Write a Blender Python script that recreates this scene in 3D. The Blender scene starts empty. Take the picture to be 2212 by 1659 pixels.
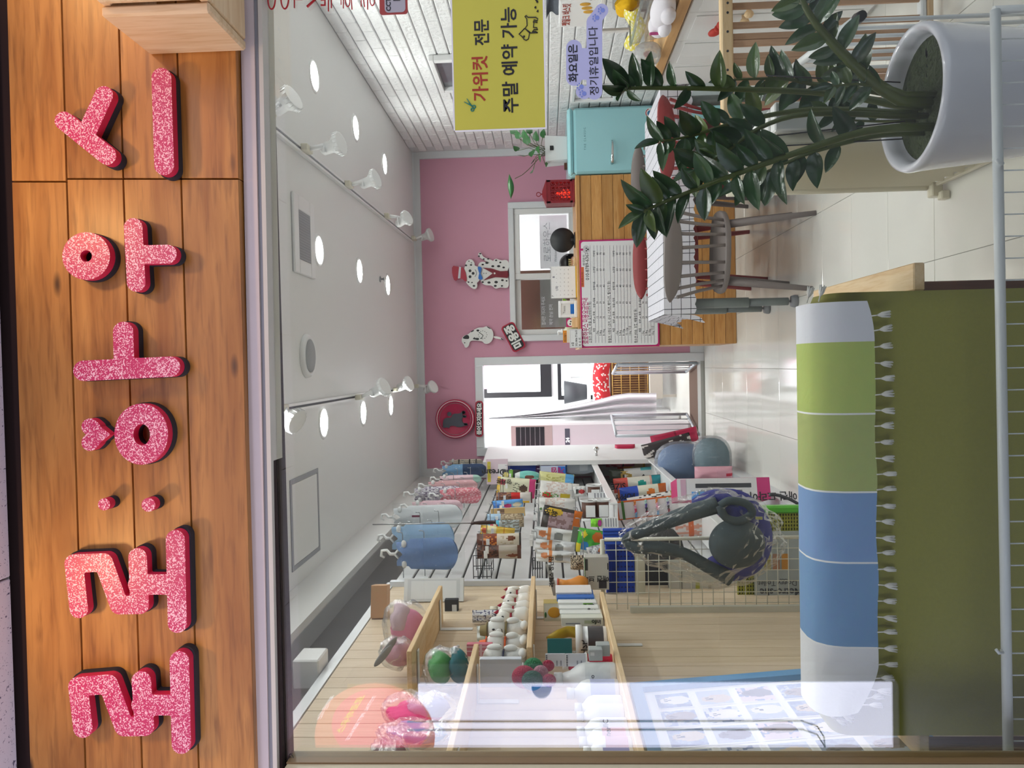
import bpy, bmesh, math, random
from mathutils import Vector as V, Matrix, noise
R = random.Random(7)
SC = bpy.context.scene
COL = SC.collection
PI = math.pi

# ------------------------------------------------------------------ camera (a phone turned on its side), world, exposure
F, HC, VX, VY, ROLL = 1680.0, 1.41, 869.0, 1179.0, math.radians(1.2)
_y = V((VX - 829.5, VY - 1106.0, F)).normalized()
_k = -(_y.x * math.sin(ROLL) + _y.y * math.cos(ROLL)) / _y.z
_z = -V((math.sin(ROLL), math.cos(ROLL), _k)).normalized()
_x = _y.cross(_z)
if _x.x < 0: _x = -_x
CAMP = V((0, 0, HC))
def _w(v): return V((_x.dot(v), _y.dot(v), _z.dot(v)))
cam = bpy.data.cameras.new('camera')
camo = bpy.data.objects.new('camera', cam)
COL.objects.link(camo)
cx, cy, cz = _w(V((0, 1, 0))), _w(V((1, 0, 0))), _w(V((0, 0, -1)))
camo.matrix_world = Matrix(((cx.x, cy.x, cz.x, 0), (cx.y, cy.y, cz.y, 0), (cx.z, cy.z, cz.z, HC), (0, 0, 0, 1)))
cam.sensor_width = 36.0
cam.lens = F / 2212 * 36.0
cam.clip_start = 0.02
SC.camera = camo

world = bpy.data.worlds.new('world')
SC.world = world
world.use_nodes = True
_bg = world.node_tree.nodes['Background']
_bg.inputs[0].default_value = (0.80, 0.84, 1.0, 1)
_bg.inputs[1].default_value = 2.1
vs = SC.view_settings
vs.view_transform = 'Standard'
vs.look = 'None'
vs.gamma = 1.0
vs.use_curve_mapping = False
vs.exposure = 0.0
SC.cycles.transparent_max_bounces = 24
SC.cycles.max_bounces = 10
SC.cycles.sample_clamp_indirect = 6.0

DOWNLIGHT = 122.0       # emission of the ceiling downlights
SPOT_W = 5.0           # the three warm spots over the sign

# ------------------------------------------------------------------ photograph pixel -> a point on a plane of the room
def ray(px, py): return _w(V((1659 - py - 829.5, px - 1106, F)))
def aY(px, py, Y):
    d = ray(px, py); return CAMP + d * (Y / d.y)
def aX(px, py, X):
    d = ray(px, py); return CAMP + d * (X / d.x)
def aZ(px, py, Z):
    d = ray(px, py); return CAMP + d * ((Z - HC) / d.z)

# ------------------------------------------------------------------ materials
def lin(h):
    if isinstance(h, (tuple, list)): return tuple(h)[:3]
    h = h.lstrip('#')
    c = [int(h[i:i + 2], 16) / 255 for i in (0, 2, 4)]
    return tuple(x / 12.92 if x <= 0.04045 else ((x + 0.055) / 1.055) ** 2.4 for x in c)
MATS = {}
def _new(name):
    m = bpy.data.materials.new(name); m.use_nodes = True
    MATS[name] = m
    nt = m.node_tree
    return m, nt, nt.nodes['Principled BSDF']
def _n(nt, t, **kw):
    n = nt.nodes.new(t)
    for k, v in kw.items():
        if k.startswith('i_'):
            n.inputs[k[2:].replace('_', ' ')].default_value = v
        else: setattr(n, k, v)
    return n
def _mix(nt, fac, a, b, mode='MIX'):
    n = nt.nodes.new('ShaderNodeMix'); n.data_type = 'RGBA'; n.blend_type = mode
    for s, v in ((0, fac), (6, a), (7, b)):
        if hasattr(v, 'is_linked') or hasattr(v, 'links'): nt.links.new(v, n.inputs[s])
        elif isinstance(v, (int, float)): n.inputs[s].default_value = v
        else: n.inputs[s].default_value = (*v, 1)
    return n.outputs[2]
def _pos(nt, scale=(1, 1, 1), rnd=True):
    g = nt.nodes.new('ShaderNodeNewGeometry')
    mp = nt.nodes.new('ShaderNodeMapping'); mp.inputs['Scale'].default_value = scale
    if rnd:
        oi = nt.nodes.new('ShaderNodeObjectInfo')
        m = _n(nt, 'ShaderNodeMath', operation='MULTIPLY'); m.inputs[1].default_value = 17.0
        nt.links.new(oi.outputs['Random'], m.inputs[0])
        ad = _n(nt, 'ShaderNodeVectorMath', operation='ADD')
        nt.links.new(g.outputs['Position'], ad.inputs[0]); nt.links.new(m.outputs[0], ad.inputs[1])
        nt.links.new(ad.outputs[0], mp.inputs['Vector'])
    else: nt.links.new(g.outputs['Position'], mp.inputs['Vector'])
    return mp.outputs[0]
def _bump(nt, b, h, s, d=0.002):
    n = nt.nodes.new('ShaderNodeBump'); n.inputs['Strength'].default_value = s; n.inputs['Distance'].default_value = d
    nt.links.new(h, n.inputs['Height']); nt.links.new(n.outputs[0], b.inputs['Normal'])
def M(name, c, rough=.5, metal=0.0, var=.05, scale=25, bump=0.0, bscale=120, spec=.5, emis=0.0, coat=0.0, sheen=0.0, bd=.002, rv=0.0):
    m, nt, b = _new(name)
    c = lin(c)
    no = _n(nt, 'ShaderNodeTexNoise', i_Scale=scale, i_Detail=3.0)
    nt.links.new(_pos(nt), no.inputs['Vector'])
    col = _mix(nt, no.outputs['Fac'], tuple(x * (1 - var) for x in c), tuple(min(1, x * (1 + var)) for x in c))
    if rv:
        oi = nt.nodes.new('ShaderNodeObjectInfo')
        mr = _n(nt, 'ShaderNodeMapRange'); mr.inputs[3].default_value = 1 - rv; mr.inputs[4].default_value = 1 + rv
        nt.links.new(oi.outputs['Random'], mr.inputs[0])
        col = _mix(nt, 1.0, col, mr.outputs[0], 'MULTIPLY')
    nt.links.new(col, b.inputs['Base Color'])
    b.inputs['Roughness'].default_value = rough; b.inputs['Metallic'].default_value = metal
    b.inputs['Specular IOR Level'].default_value = spec
    b.inputs['Coat Weight'].default_value = coat
    b.inputs['Sheen Weight'].default_value = sheen
    if emis:
        nt.links.new(col, b.inputs['Emission Color']); b.inputs['Emission Strength'].default_value = emis
    if bump:
        n2 = _n(nt, 'ShaderNodeTexNoise', i_Scale=bscale, i_Detail=4.0)
        nt.links.new(_pos(nt), n2.inputs['Vector'])
        _bump(nt, b, n2.outputs['Fac'], bump, bd)
    return m
def WOOD(name, c1, c2, c3, axis='x', rough=.45, grain=1.0, spec=.4, knots=0.0, rv=.12, s=1.0):
    m, nt, b = _new(name)
    st = {'x': (1.2, 14, 14), 'y': (14, 1.2, 14), 'z': (14, 14, 1.2)}[axis]
    p = _pos(nt, tuple(x * s for x in st))
    n1 = _n(nt, 'ShaderNodeTexNoise', i_Scale=1.6, i_Detail=5.0, i_Distortion=1.2)
    nt.links.new(p, n1.inputs['Vector'])
    n2 = _n(nt, 'ShaderNodeTexNoise', i_Scale=9.0, i_Detail=3.0, i_Distortion=.4)
    nt.links.new(p, n2.inputs['Vector'])
    r1 = nt.nodes.new('ShaderNodeValToRGB')
    r1.color_ramp.elements[0].position = .33; r1.color_ramp.elements[1].position = .68
    r1.color_ramp.elements[0].color = (*lin(c1), 1); r1.color_ramp.elements[1].color = (*lin(c2), 1)
    nt.links.new(n1.outputs['Fac'], r1.inputs[0])
    r2 = nt.nodes.new('ShaderNodeValToRGB')
    r2.color_ramp.elements[0].position = .48; r2.color_ramp.elements[1].position = .72
    r2.color_ramp.elements[0].color = (0, 0, 0, 1); r2.color_ramp.elements[1].color = (.6 * grain, .6 * grain, .6 * grain, 1)
    nt.links.new(n2.outputs['Fac'], r2.inputs[0])
    col = _mix(nt, r2.outputs[0], r1.outputs[0], lin(c3))
    if knots:
        vo = _n(nt, 'ShaderNodeTexVoronoi', i_Scale=1.0)
        kk = {'x': (2.6, 0.0, 7.5), 'y': (0, 2.6, 7.5), 'z': (7.5, 7.5, 2.6)}[axis]
        nt.links.new(_pos(nt, tuple(x * knots for x in kk)), vo.inputs['Vector'])
        r3 = nt.nodes.new('ShaderNodeValToRGB')
        r3.color_ramp.elements[0].position = .03; r3.color_ramp.elements[1].position = .085
        r3.color_ramp.elements[0].color = (1, 1, 1, 1); r3.color_ramp.elements[1].color = (0, 0, 0, 1)
        nt.links.new(vo.outputs['Distance'], r3.inputs[0])
        col = _mix(nt, r3.outputs[0], col, tuple(x * .25 for x in lin(c3)))
    oi = nt.nodes.new('ShaderNodeObjectInfo')
    mr = _n(nt, 'ShaderNodeMapRange'); mr.inputs[3].default_value = 1 - rv; mr.inputs[4].default_value = 1 + rv
    nt.links.new(oi.outputs['Random'], mr.inputs[0])
    col = _mix(nt, 1.0, col, mr.outputs[0], 'MULTIPLY')
    nt.links.new(col, b.inputs['Base Color'])
    b.inputs['Roughness'].default_value = rough; b.inputs['Specular IOR Level'].default_value = spec
    _bump(nt, b, n2.outputs['Fac'], .25, .001)
    return m
def FILM(name, tint='#ffffff', gloss=.16, crinkle=1.0, scale=26, body=0.0, rough=.08):
    """clear plastic film: mostly see-through, with crinkled glossy highlights and a little milky body"""
    m, nt, b = _new(name)
    nt.nodes.remove(b)
    out = nt.nodes['Material Output']
    tr = _n(nt, 'ShaderNodeBsdfTransparent'); tr.inputs[0].default_value = (*lin(tint), 1)
    gl = _n(nt, 'ShaderNodeBsdfGlossy'); gl.inputs['Roughness'].default_value = rough
    no = _n(nt, 'ShaderNodeTexNoise', i_Scale=scale, i_Detail=4.0, i_Distortion=1.5)
    nt.links.new(_pos(nt), no.inputs['Vector'])
    bu = nt.nodes.new('ShaderNodeBump'); bu.inputs['Strength'].default_value = crinkle; bu.inputs['Distance'].default_value = .02
    nt.links.new(no.outputs['Fac'], bu.inputs['Height']); nt.links.new(bu.outputs[0], gl.inputs['Normal'])
    lw = _n(nt, 'ShaderNodeLayerWeight', i_Blend=.25)
    ma = _n(nt, 'ShaderNodeMath', operation='MULTIPLY_ADD'); ma.inputs[1].default_value = .5; ma.inputs[2].default_value = gloss
    nt.links.new(lw.outputs['Fresnel'], ma.inputs[0])
    mx = nt.nodes.new('ShaderNodeMixShader')
    nt.links.new(ma.outputs[0], mx.inputs[0]); nt.links.new(tr.outputs[0], mx.inputs[1]); nt.links.new(gl.outputs[0], mx.inputs[2])
    if body:
        df = _n(nt, 'ShaderNodeBsdfDiffuse'); df.inputs[0].default_value = (.85, .86, .88, 1)
        m2 = nt.nodes.new('ShaderNodeMixShader'); m2.inputs[0].default_value = body
        nt.links.new(mx.outputs[0], m2.inputs[1]); nt.links.new(df.outputs[0], m2.inputs[2])
        mx = m2
    nt.links.new(mx.outputs[0], out.inputs[0])
    return m
def PRINT(name, rough=.35, spec=.5, bump=.0):
    """packaging print: flat colours stored per face"""
    m, nt, b = _new(name)
    a = _n(nt, 'ShaderNodeAttribute', attribute_name='print')
    no = _n(nt, 'ShaderNodeTexNoise', i_Scale=60.0)
    nt.links.new(_pos(nt), no.inputs['Vector'])
    col = _mix(nt, .06, a.outputs['Color'], no.outputs['Color'], 'OVERLAY')
    nt.links.new(col, b.inputs['Base Color'])
    b.inputs['Roughness'].default_value = rough; b.inputs['Specular IOR Level'].default_value = spec
    if bump:
        n2 = _n(nt, 'ShaderNodeTexNoise', i_Scale=22.0, i_Detail=3.0, i_Distortion=1.0)
        nt.links.new(_pos(nt), n2.inputs['Vector']); _bump(nt, b, n2.outputs['Fac'], bump, .012)
    return m

# ------------------------------------------------------------------ mesh building
ORG = {}
class MB:
    def __init__(s): s.v = []; s.f = []; s.m = []; s.s = []; s.c = []
    def add(s, vs_, fs, m=0, sm=False, c=None):
        o = len(s.v); s.v += [V(p) for p in vs_]
        for k, f in enumerate(fs):
            s.f.append([o + i for i in f]); s.m.append(m); s.s.append(sm)
            s.c.append(c[k] if isinstance(c, list) else c)
        return s
    def box(s, x0, x1, y0, y1, z0, z1, m=0, c=None):
        p = [(x, y, z) for z in (z0, z1) for y in (y0, y1) for x in (x0, x1)]
        return s.add(p, [(0, 2, 3, 1), (4, 5, 7, 6), (0, 1, 5, 4), (2, 6, 7, 3), (0, 4, 6, 2), (1, 3, 7, 5)], m, c=c)
    def hexa(s, p, m=0, c=None):      # p: 8 points ordered like box
        return s.add(p, [(0, 2, 3, 1), (4, 5, 7, 6), (0, 1, 5, 4), (2, 6, 7, 3), (0, 4, 6, 2), (1, 3, 7, 5)], m, c=c)
    def bbox(s, x0, x1, y0, y1, z0, z1, b=.004, m=0, c=None):   # box with chamfered edges
        b = min(b, (x1 - x0) * .45, (y1 - y0) * .45, (z1 - z0) * .45)
        P = []
        for sx, X, dx in ((0, x0, 1), (1, x1, -1)):
            for sy, Y, dy in ((0, y0, 1), (1, y1, -1)):
                for sz, Z, dz in ((0, z0, 1), (1, z1, -1)):
                    P += [(X, Y + dy * b, Z + dz * b), (X + dx * b, Y, Z + dz * b), (X + dx * b, Y + dy * b, Z)]
        def I(a, b_, c_, k): return ((a * 2 + b_) * 2 + c_) * 3 + k
        fs = []
        for a in (0, 1):
            q = [I(a, 0, 0, 0), I(a, 1, 0, 0), I(a, 1, 1, 0), I(a, 0, 1, 0)]; fs.append(q if a else q[::-1])
            q = [I(0, a, 0, 1), I(1, a, 0, 1), I(1, a, 1, 1), I(0, a, 1, 1)]; fs.append(q[::-1] if a else q)
            q = [I(0, 0, a, 2), I(1, 0, a, 2), I(1, 1, a, 2), I(0, 1, a, 2)]; fs.append(q if a else q[::-1])
        for a in (0, 1):
            for d in (0, 1):
                fs.append([I(a, d, 0, 0), I(a, d, 1, 0), I(a, d, 1, 1), I(a, d, 0, 1)])
                fs.append([I(a, 0, d, 0), I(a, 1, d, 0), I(a, 1, d, 2), I(a, 0, d, 2)])
                fs.append([I(0, a, d, 1), I(1, a, d, 1), I(1, a, d, 2), I(0, a, d, 2)])
                for e in (0, 1): fs.append([I(a, d, e, 0), I(a, d, e, 1), I(a, d, e, 2)])
        return s.add(P, fs, m, c=c)
    def xf(s, n0, mat):               # transform vertices added since n0
        for i in range(n0, len(s.v)): s.v[i] = mat @ s.v[i]
        return s
    def tube(s, pts, r, n=8, m=0, caps=True, sm=True, c=None):
        pts = [V(p) for p in pts]; k = len(pts)
        rs = r if isinstance(r, (list, tuple)) else [r] * k
        vs_, fs = [], []
        t0 = (pts[1] - pts[0]).normalized()
        up = V((0, 0, 1)) if abs(t0.z) < .9 else V((1, 0, 0))
        a = t0.cross(up).normalized()
        for i in range(k):
            t = ((pts[min(i + 1, k - 1)] - pts[max(i - 1, 0)])).normalized()
            a = (a - t * a.dot(t))
            a = a.normalized() if a.length > 1e-6 else t.orthogonal().normalized()
            b = t.cross(a)
            for j in range(n):
                w = 2 * PI * j / n
                vs_.append(pts[i] + (a * math.cos(w) + b * math.sin(w)) * rs[i])
        for i in range(k - 1):
            for j in range(n):
                j2 = (j + 1) % n
                fs.append((i * n + j, i * n + j2, (i + 1) * n + j2, (i + 1) * n + j))
        o = len(s.v); s.add(vs_, fs, m, sm, c)
        if caps:
            s.f.append([o + j for j in range(n)][::-1]); s.m.append(m); s.s.append(False); s.c.append(c)
            s.f.append([o + (k - 1) * n + j for j in range(n)]); s.m.append(m); s.s.append(False); s.c.append(c)
        return s
    def cyl(s, p0, p1, r0, r1=None, n=16, m=0, caps=True, sm=True, c=None):
        return s.tube([p0, p1], [r0, r0 if r1 is None else r1], n, m, caps, sm, c)
    def lathe(s, prof, cen=(0, 0, 0), n=24, m=0, sm=True, c=None, ax=None, sx=1, sy=1, caps=True):
        """prof: list of (r, z); ax: 3x3/4x4 matrix to turn the axis"""
        cen = V(cen); vs_, fs = [], []
        for r, z in prof:
            for j in range(n):
                w = 2 * PI * j / n
                p = V((r * math.cos(w) * sx, r * math.sin(w) * sy, z))
                if ax is not None: p = ax @ p
                vs_.append(cen + p)
        for i in range(len(prof) - 1):
            for j in range(n):
                j2 = (j + 1) % n
                fs.append((i * n + j, i * n + j2, (i + 1) * n + j2, (i + 1) * n + j))
        if caps and prof[0][0] > 1e-5: fs.append(tuple(range(n))[::-1])
        if caps and prof[-1][0] > 1e-5: fs.append(tuple((len(prof) - 1) * n + j for j in range(n)))
        return s.add(vs_, fs, m, sm, c)
    def ell(s, cen, rad, nu=16, nv=10, m=0, rot=None, c=None, pw=1.0):
        cen = V(cen); vs_, fs = [], []
        if isinstance(rad, (int, float)): rad = (rad,) * 3
        def P(x): return math.copysign(abs(x) ** pw, x)
        for i in range(nv + 1):
            th = PI * i / nv
            for j in range(nu):
                w = 2 * PI * j / nu
                p = V((rad[0] * P(math.sin(th)) * P(math.cos(w)), rad[1] * P(math.sin(th)) * P(math.sin(w)), rad[2] * P(math.cos(th))))
                if rot is not None: p = rot @ p
                vs_.append(cen + p)
        for i in range(nv):
            for j in range(nu):
                j2 = (j + 1) % nu
                fs.append((i * nu + j, (i + 1) * nu + j, (i + 1) * nu + j2, i * nu + j2))
        return s.add(vs_, fs, m, True, c)
    def prism(s, pts, o, ux, uy, un, d, m=0, ms=None, c=None):
        """polygon pts (2D) in the frame o, ux, uy; extruded by d along un (front face at o, back at o + un*d)"""
        o, ux, uy, un = V(o), V(ux), V(uy), V(un)
        n = len(pts)
        a = sum(pts[i][0] * pts[(i + 1) % n][1] - pts[(i + 1) % n][0] * pts[i][1] for i in range(n))
        if a < 0: pts = pts[::-1]
        fr = [o + ux * p[0] + uy * p[1] for p in pts]
        bk = [q + un * d for q in fr]
        s.add(fr + bk, [tuple(range(n)), tuple(range(2 * n - 1, n - 1, -1))], m, c=c)
        oo = len(s.v) - 2 * n
        for i in range(n):
            j = (i + 1) % n
            s.f.append([oo + i, oo + n + i, oo + n + j, oo + j]); s.m.append(m if ms is None else ms); s.s.append(False); s.c.append(c)
        return s
    def quad(s, a, b, c_, d, m=0, c=None): return s.add([a, b, c_, d], [(0, 1, 2, 3)], m, c=c)
    def grid(s, fn, nu, nv, m=0, sm=True, cf=None, cu=False):
        """fn(u,v) in 0..1 -> point; cf(u,v) -> colour of the face"""
        vs_ = [fn(i / nu, j / nv) for j in range(nv + 1) for i in range(nu + 1)]
        fs, cs = [], []
        for j in range(nv):
            for i in range(nu):
                a = j * (nu + 1) + i
                fs.append((a, a + 1, a + nu + 2, a + nu + 1))
                cs.append(cf((i + .5) / nu, (j + .5) / nv) if cf else None)
        return s.add(vs_, fs, m, sm, cs)
    def build(s, name, mats, parent=None, label=None, cat=None, group=None, kind=None, org=None, link=True):
        me = bpy.data.meshes.new(name)
        if parent is not None: o0 = ORG[parent.name]
        elif org is not None: o0 = V(org)
        else:
            xs = [p.x for p in s.v]; ys = [p.y for p in s.v]; zs = [p.z for p in s.v]
            o0 = V(((min(xs) + max(xs)) / 2, (min(ys) + max(ys)) / 2, min(zs)))
        me.from_pydata([p - o0 for p in s.v], [], s.f)
        if not isinstance(mats, (list, tuple)): mats = [mats]
        for m in mats: me.materials.append(m)
        me.polygons.foreach_set('material_index', s.m)
        me.polygons.foreach_set('use_smooth', s.s)
        if any(c is not None for c in s.c):
            at = me.attributes.new('print', 'FLOAT_COLOR', 'FACE')
            d = []
            for c in s.c: d += [*(lin(c) if c is not None else (.8, .8, .8)), 1.0]
            at.data.foreach_set('color', d)
        me.update()
        o = bpy.data.objects.new(name, me)
        COL.objects.link(o)
        ORG[o.name] = o0
        if parent is not None: o.parent = parent
        else: o.location = o0
        tag(o, label, cat, group, kind)
        return o
def tag(o, label=None, cat=None, group=None, kind=None):
    if label: o['label'] = label
    if cat: o['category'] = cat
    if group: o['group'] = group
    if kind: o['kind'] = kind
    return o
def thing(name, loc, label=None, cat=None, group=None, kind=None):
    o = bpy.data.objects.new(name, None); COL.objects.link(o)
    o.location = V(loc); o.empty_display_size = .05
    ORG[o.name] = V(loc)
    return tag(o, label, cat, group, kind)
def dup(o, loc, label=None, rz=None, group=None, par=None):
    c = o.copy(); COL.objects.link(c)
    if par is None:
        c.location = V(loc)
        if rz is not None: c.rotation_euler = (0, 0, rz)
        if label: c['label'] = label
        if group: c['group'] = group
    else: c.parent = par
    ORG[c.name] = ORG.get(o.name, V((0, 0, 0)))
    for ch in list(o.children): dup(ch, None, par=c)
    return c
_tc = bpy.data.curves.new('_text', 'FONT')
_to = bpy.data.objects.new('_text', _tc)
_ts = bpy.data.scenes.new('_text'); _ts.collection.objects.link(_to)
_tcache = {}
def text(mb, body, o, ux, uy, size, m=0, bold=0.0, align='LEFT', res=2, sx=1.0, c=None, sp=1.0, ln=1.0, cell=None):
    """lettering laid into mb: o origin (baseline), ux reading direction, uy up"""
    key = (body, res, bold, align, sp, ln)
    if key not in _tcache:
        _tc.body = body; _tc.size = 1; _tc.resolution_u = res; _tc.offset = bold; _tc.align_x = align; _tc.space_character = sp; _tc.space_line = ln
        vl = _ts.view_layers[0]; vl.update()
        me = bpy.data.meshes.new_from_object(_to.evaluated_get(vl.depsgraph))
        _tcache[key] = ([(p.co.x, p.co.y) for p in me.vertices], [list(p.vertices) for p in me.polygons])
        bpy.data.meshes.remove(me)
    pv, pf = _tcache[key]
    o, ux, uy = V(o), V(ux), V(uy)
    mb.add([o + ux * (x * size * sx) + uy * (y * size) for x, y in pv], pf, m, c=c)
    return mb
def arc(cx_, cy_, r, a0, a1, n=8):
    return [(cx_ + r * math.cos(a0 + (a1 - a0) * i / n), cy_ + r * math.sin(a0 + (a1 - a0) * i / n)) for i in range(n + 1)]
def rrect(x0, x1, y0, y1, r, n=5):
    return arc(x1 - r, y0 + r, r, -PI / 2, 0, n) + arc(x1 - r, y1 - r, r, 0, PI / 2, n) + arc(x0 + r, y1 - r, r, PI / 2, PI, n) + arc(x0 + r, y0 + r, r, PI, 1.5 * PI, n)
def circ(cx_, cy_, r, n=20, ry=None):
    ry = r if ry is None else ry
    return [(cx_ + r * math.cos(2 * PI * i / n), cy_ + ry * math.sin(2 * PI * i / n)) for i in range(n)]
def outline(f, x0, x1, y0, y1, n):
    """longest closed contour f = 0 (f < 0 inside), by marching squares"""
    hx = (x1 - x0) / n; ny = int((y1 - y0) / hx) + 1
    g = [[f(x0 + i * hx, y0 + j * hx) for i in range(n + 1)] for j in range(ny + 1)]
    seg = {}
    def E(i, j, d):
        a = g[j][i]; b = g[j][i + 1] if d == 0 else g[j + 1][i]
        t = a / (a - b)
        return (x0 + (i + t) * hx, y0 + j * hx) if d == 0 else (x0 + i * hx, y0 + (j + t) * hx)
    for j in range(ny):
        for i in range(n):
            k = (g[j][i] < 0) | (g[j][i + 1] < 0) << 1 | (g[j + 1][i + 1] < 0) << 2 | (g[j + 1][i] < 0) << 3
            e = {'b': (i, j, 0), 't': (i, j + 1, 0), 'l': (i, j, 1), 'r': (i + 1, j, 1)}
            for a, b in {1: ['lb'], 2: ['br'], 3: ['lr'], 4: ['rt'], 5: ['lt', 'rb'], 6: ['bt'], 7: ['lt'], 8: ['tl'], 9: ['tb'], 10: ['tr', 'bl'], 11: ['tr'], 12: ['rl'], 13: ['rb'], 14: ['bl']}.get(k, []):
                seg.setdefault(e[a], []).append(e[b]); seg.setdefault(e[b], []).append(e[a])
    best = []
    left = set(seg)
    while left:
        st = left.pop(); lp = [st]; cur = st; prev = None
        while True:
            nx = [q for q in seg[cur] if q != prev and (q in left or q == st)]
            if not nx or nx[0] == st: break
            prev, cur = cur, nx[0]; lp.append(cur); left.discard(cur)
        if len(lp) > len(best): best = lp
    return [E(*q) for q in best]
def cap(x, y, ax, ay, bx, by, r):
    dx, dy = bx - ax, by - ay
    t = max(0, min(1, ((x - ax) * dx + (y - ay) * dy) / (dx * dx + dy * dy + 1e-12)))
    return math.hypot(x - ax - t * dx, y - ay - t * dy) - r
def inbox(u, v, a): return a[0] <= u <= a[1] and a[2] <= v <= a[3]
EX, EY, EZ = V((1, 0, 0)), V((0, 1, 0)), V((0, 0, 1))
# ================================================================== materials of the setting
WHITE = M('white_paint', '#e8e8e8', .45, var=.02, bump=.05, bscale=300)
CEILM = M('ceiling_paint', '#e6e6e4', .4, var=.02, bump=.08, bscale=180)
PINKW = M('pink_wallpaper', '#d79bb2', .6, var=.02, bump=.05, bscale=400)
TRIMM = M('white_trim', '#e3e6ea', .35, var=.02)
PVC = M('white_plastic', '#ececec', .3, var=.015)
BRICKM = M('foam_brick', '#f2f2f2', .42, var=.03, bump=1.0, bscale=42, bd=.010, rv=.03)
MORTAR = M('white_mortar', '#d9dadc', .7)
TILEM = M('floor_tile', '#e6e4dd', .09, var=.025, scale=3, spec=.55, rv=.02)
GROUT = M('grout', '#8f8d88', .8)
PLANKM = WOOD('light_plank', '#d9c3a6', '#e3cfb4', '#cdb494', 'z', .5, .6, rv=.07)
PINE_SIGN = WOOD('sign_pine', '#a0662c', '#c88d48', '#7a4a1e', 'x', .38, 1.0, .5, knots=1.0, rv=.14, s=.8)
PINE_X = WOOD('counter_pine', '#c48a48', '#d9a564', '#a86d30', 'x', .45, .9, knots=1.0, rv=.12)
PINE_RAW = WOOD('raw_pine_depth', '#dcb98c', '#e8cda4', '#c79c68', 'y', .55, .8, rv=.06)
PINE_RAWX = WOOD('raw_pine_across', '#dcb98c', '#e8cda4', '#c79c68', 'x', .55, .8, rv=.06)
PINE_RAWZ = WOOD('raw_pine_upright', '#dcb98c', '#e8cda4', '#c79c68', 'z', .55, .8, rv=.06)
WORKTOP = WOOD('worktop', '#c99a63', '#d8ad78', '#b88650', 'y', .4, .6, rv=.05)
ALU = M('beige_aluminium', '#c9c4b8', .4, metal=.0, var=.03)
ALU2 = M('grey_aluminium', '#aeb0ac', .35, metal=.5, var=.03)
FRAMEP = M('frame_paint', '#c8bcb9', .5, var=.03)
DARKGAP = M('dark_gap', '#2a1614', .9)
SLATM = M('slatwall_panel', '#d2d2d2', .4, var=.05, scale=6)
GREYW = M('grey_recess', '#b9b7b4', .6, var=.08, scale=5)
STREET = M('street_floor', '#6b6a68', .8)
CHROME = M('chrome', '#d8d8d8', .12, metal=1.0, var=.02)
STEEL = M('steel_wire', '#a9abae', .28, metal=.9, var=.03)
WIREW = M('white_wire', '#dfe2e4', .35, var=.02)
BLACK = M('black_plastic', '#15161a', .4, var=.1)
DARKGREY = M('dark_grey', '#3c3d42', .55, var=.08)
GREY = M('mid_grey', '#8d8f93', .45, var=.05)

# ------------------------------------------------------------------ floor with its tiles
fl = thing('floor', (0.4, 4.2, 0), kind='structure')
MB().box(-1.6, 2.0, 1.55, 7.12, -.06, -.004).build('screed', GROUT, fl)
tb = MB().bbox(0, .398, 0, .3765, -.012, 0, .0012)
t0 = None
for i in range(-3, 5):
    for j in range(14):
        x, y = -.05 + .4 * i + .001, 1.745 + .379 * j + .001
        if x < -1.3 or y > 6.9: continue
        if t0 is None:
            t0 = tb.build('tile', TILEM, fl); t0.location = V((x, y, 0)); t0.data.transform(Matrix.Translation(ORG['floor']))
        else:
            c = t0.copy(); COL.objects.link(c); c.parent = fl; c.location = V((x, y, 0))
        (t0 if len(fl.children) == 2 else c).location = V((x, y, 0)) - ORG['floor']
# ------------------------------------------------------------------ ceiling and the dropped band over the goods wall
MB().box(-1.0, 2.0, 1.68, 7.02, 2.575, 2.66).build('ceiling', CEILM, kind='structure')
MB().box(-1.02, -.985, 1.68, 7.02, 2.385, 2.575).box(-1.36, -1.02, 1.68, 7.02, 2.60, 2.66).build('trim_1', CEILM, kind='structure')
# ------------------------------------------------------------------ right wall of white foam bricks
wr = thing('wall_right', (1.97, 4.4, 0), kind='structure')
MB().box(1.945, 2.05, 1.6, 7.12, 0, 2.66).build('backing', MORTAR, wr)
bw, bh = .235, .0765
bm_ = MB(); bm_.bbox(-.014, 0, .003, bw - .003, .003, bh - .003, .005)
b0 = None; nb = 0; far = MB()
for k in range(33, 7, -1):
    z = 2.575 - (33 - k + 1) * bh
    for j in range(-1, 24):
        y = 1.75 + bw * j + (bw / 2 if k % 2 else 0)
        if y < 1.75 or y + bw > 7.0: continue
        near = y > 3.15 and z > .93
        if near and nb < 298:
            nb += 1
            if b0 is None:
                b0 = bm_.build('brick', BRICKM, wr); b0.data.transform(Matrix.Translation(ORG['wall_right']))
                c = b0
            else:
                c = b0.copy(); COL.objects.link(c); c.parent = wr
            c.location = V((1.945, y, z)) - ORG['wall_right']
        else:
            n0 = len(far.v); far.bbox(-.014, 0, .003, bw - .003, .003, bh - .003, .005)
            far.xf(n0, Matrix.Translation((1.945, y, z)))
far.build('bricks_beyond', BRICKM, wr, kind='stuff')
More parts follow.
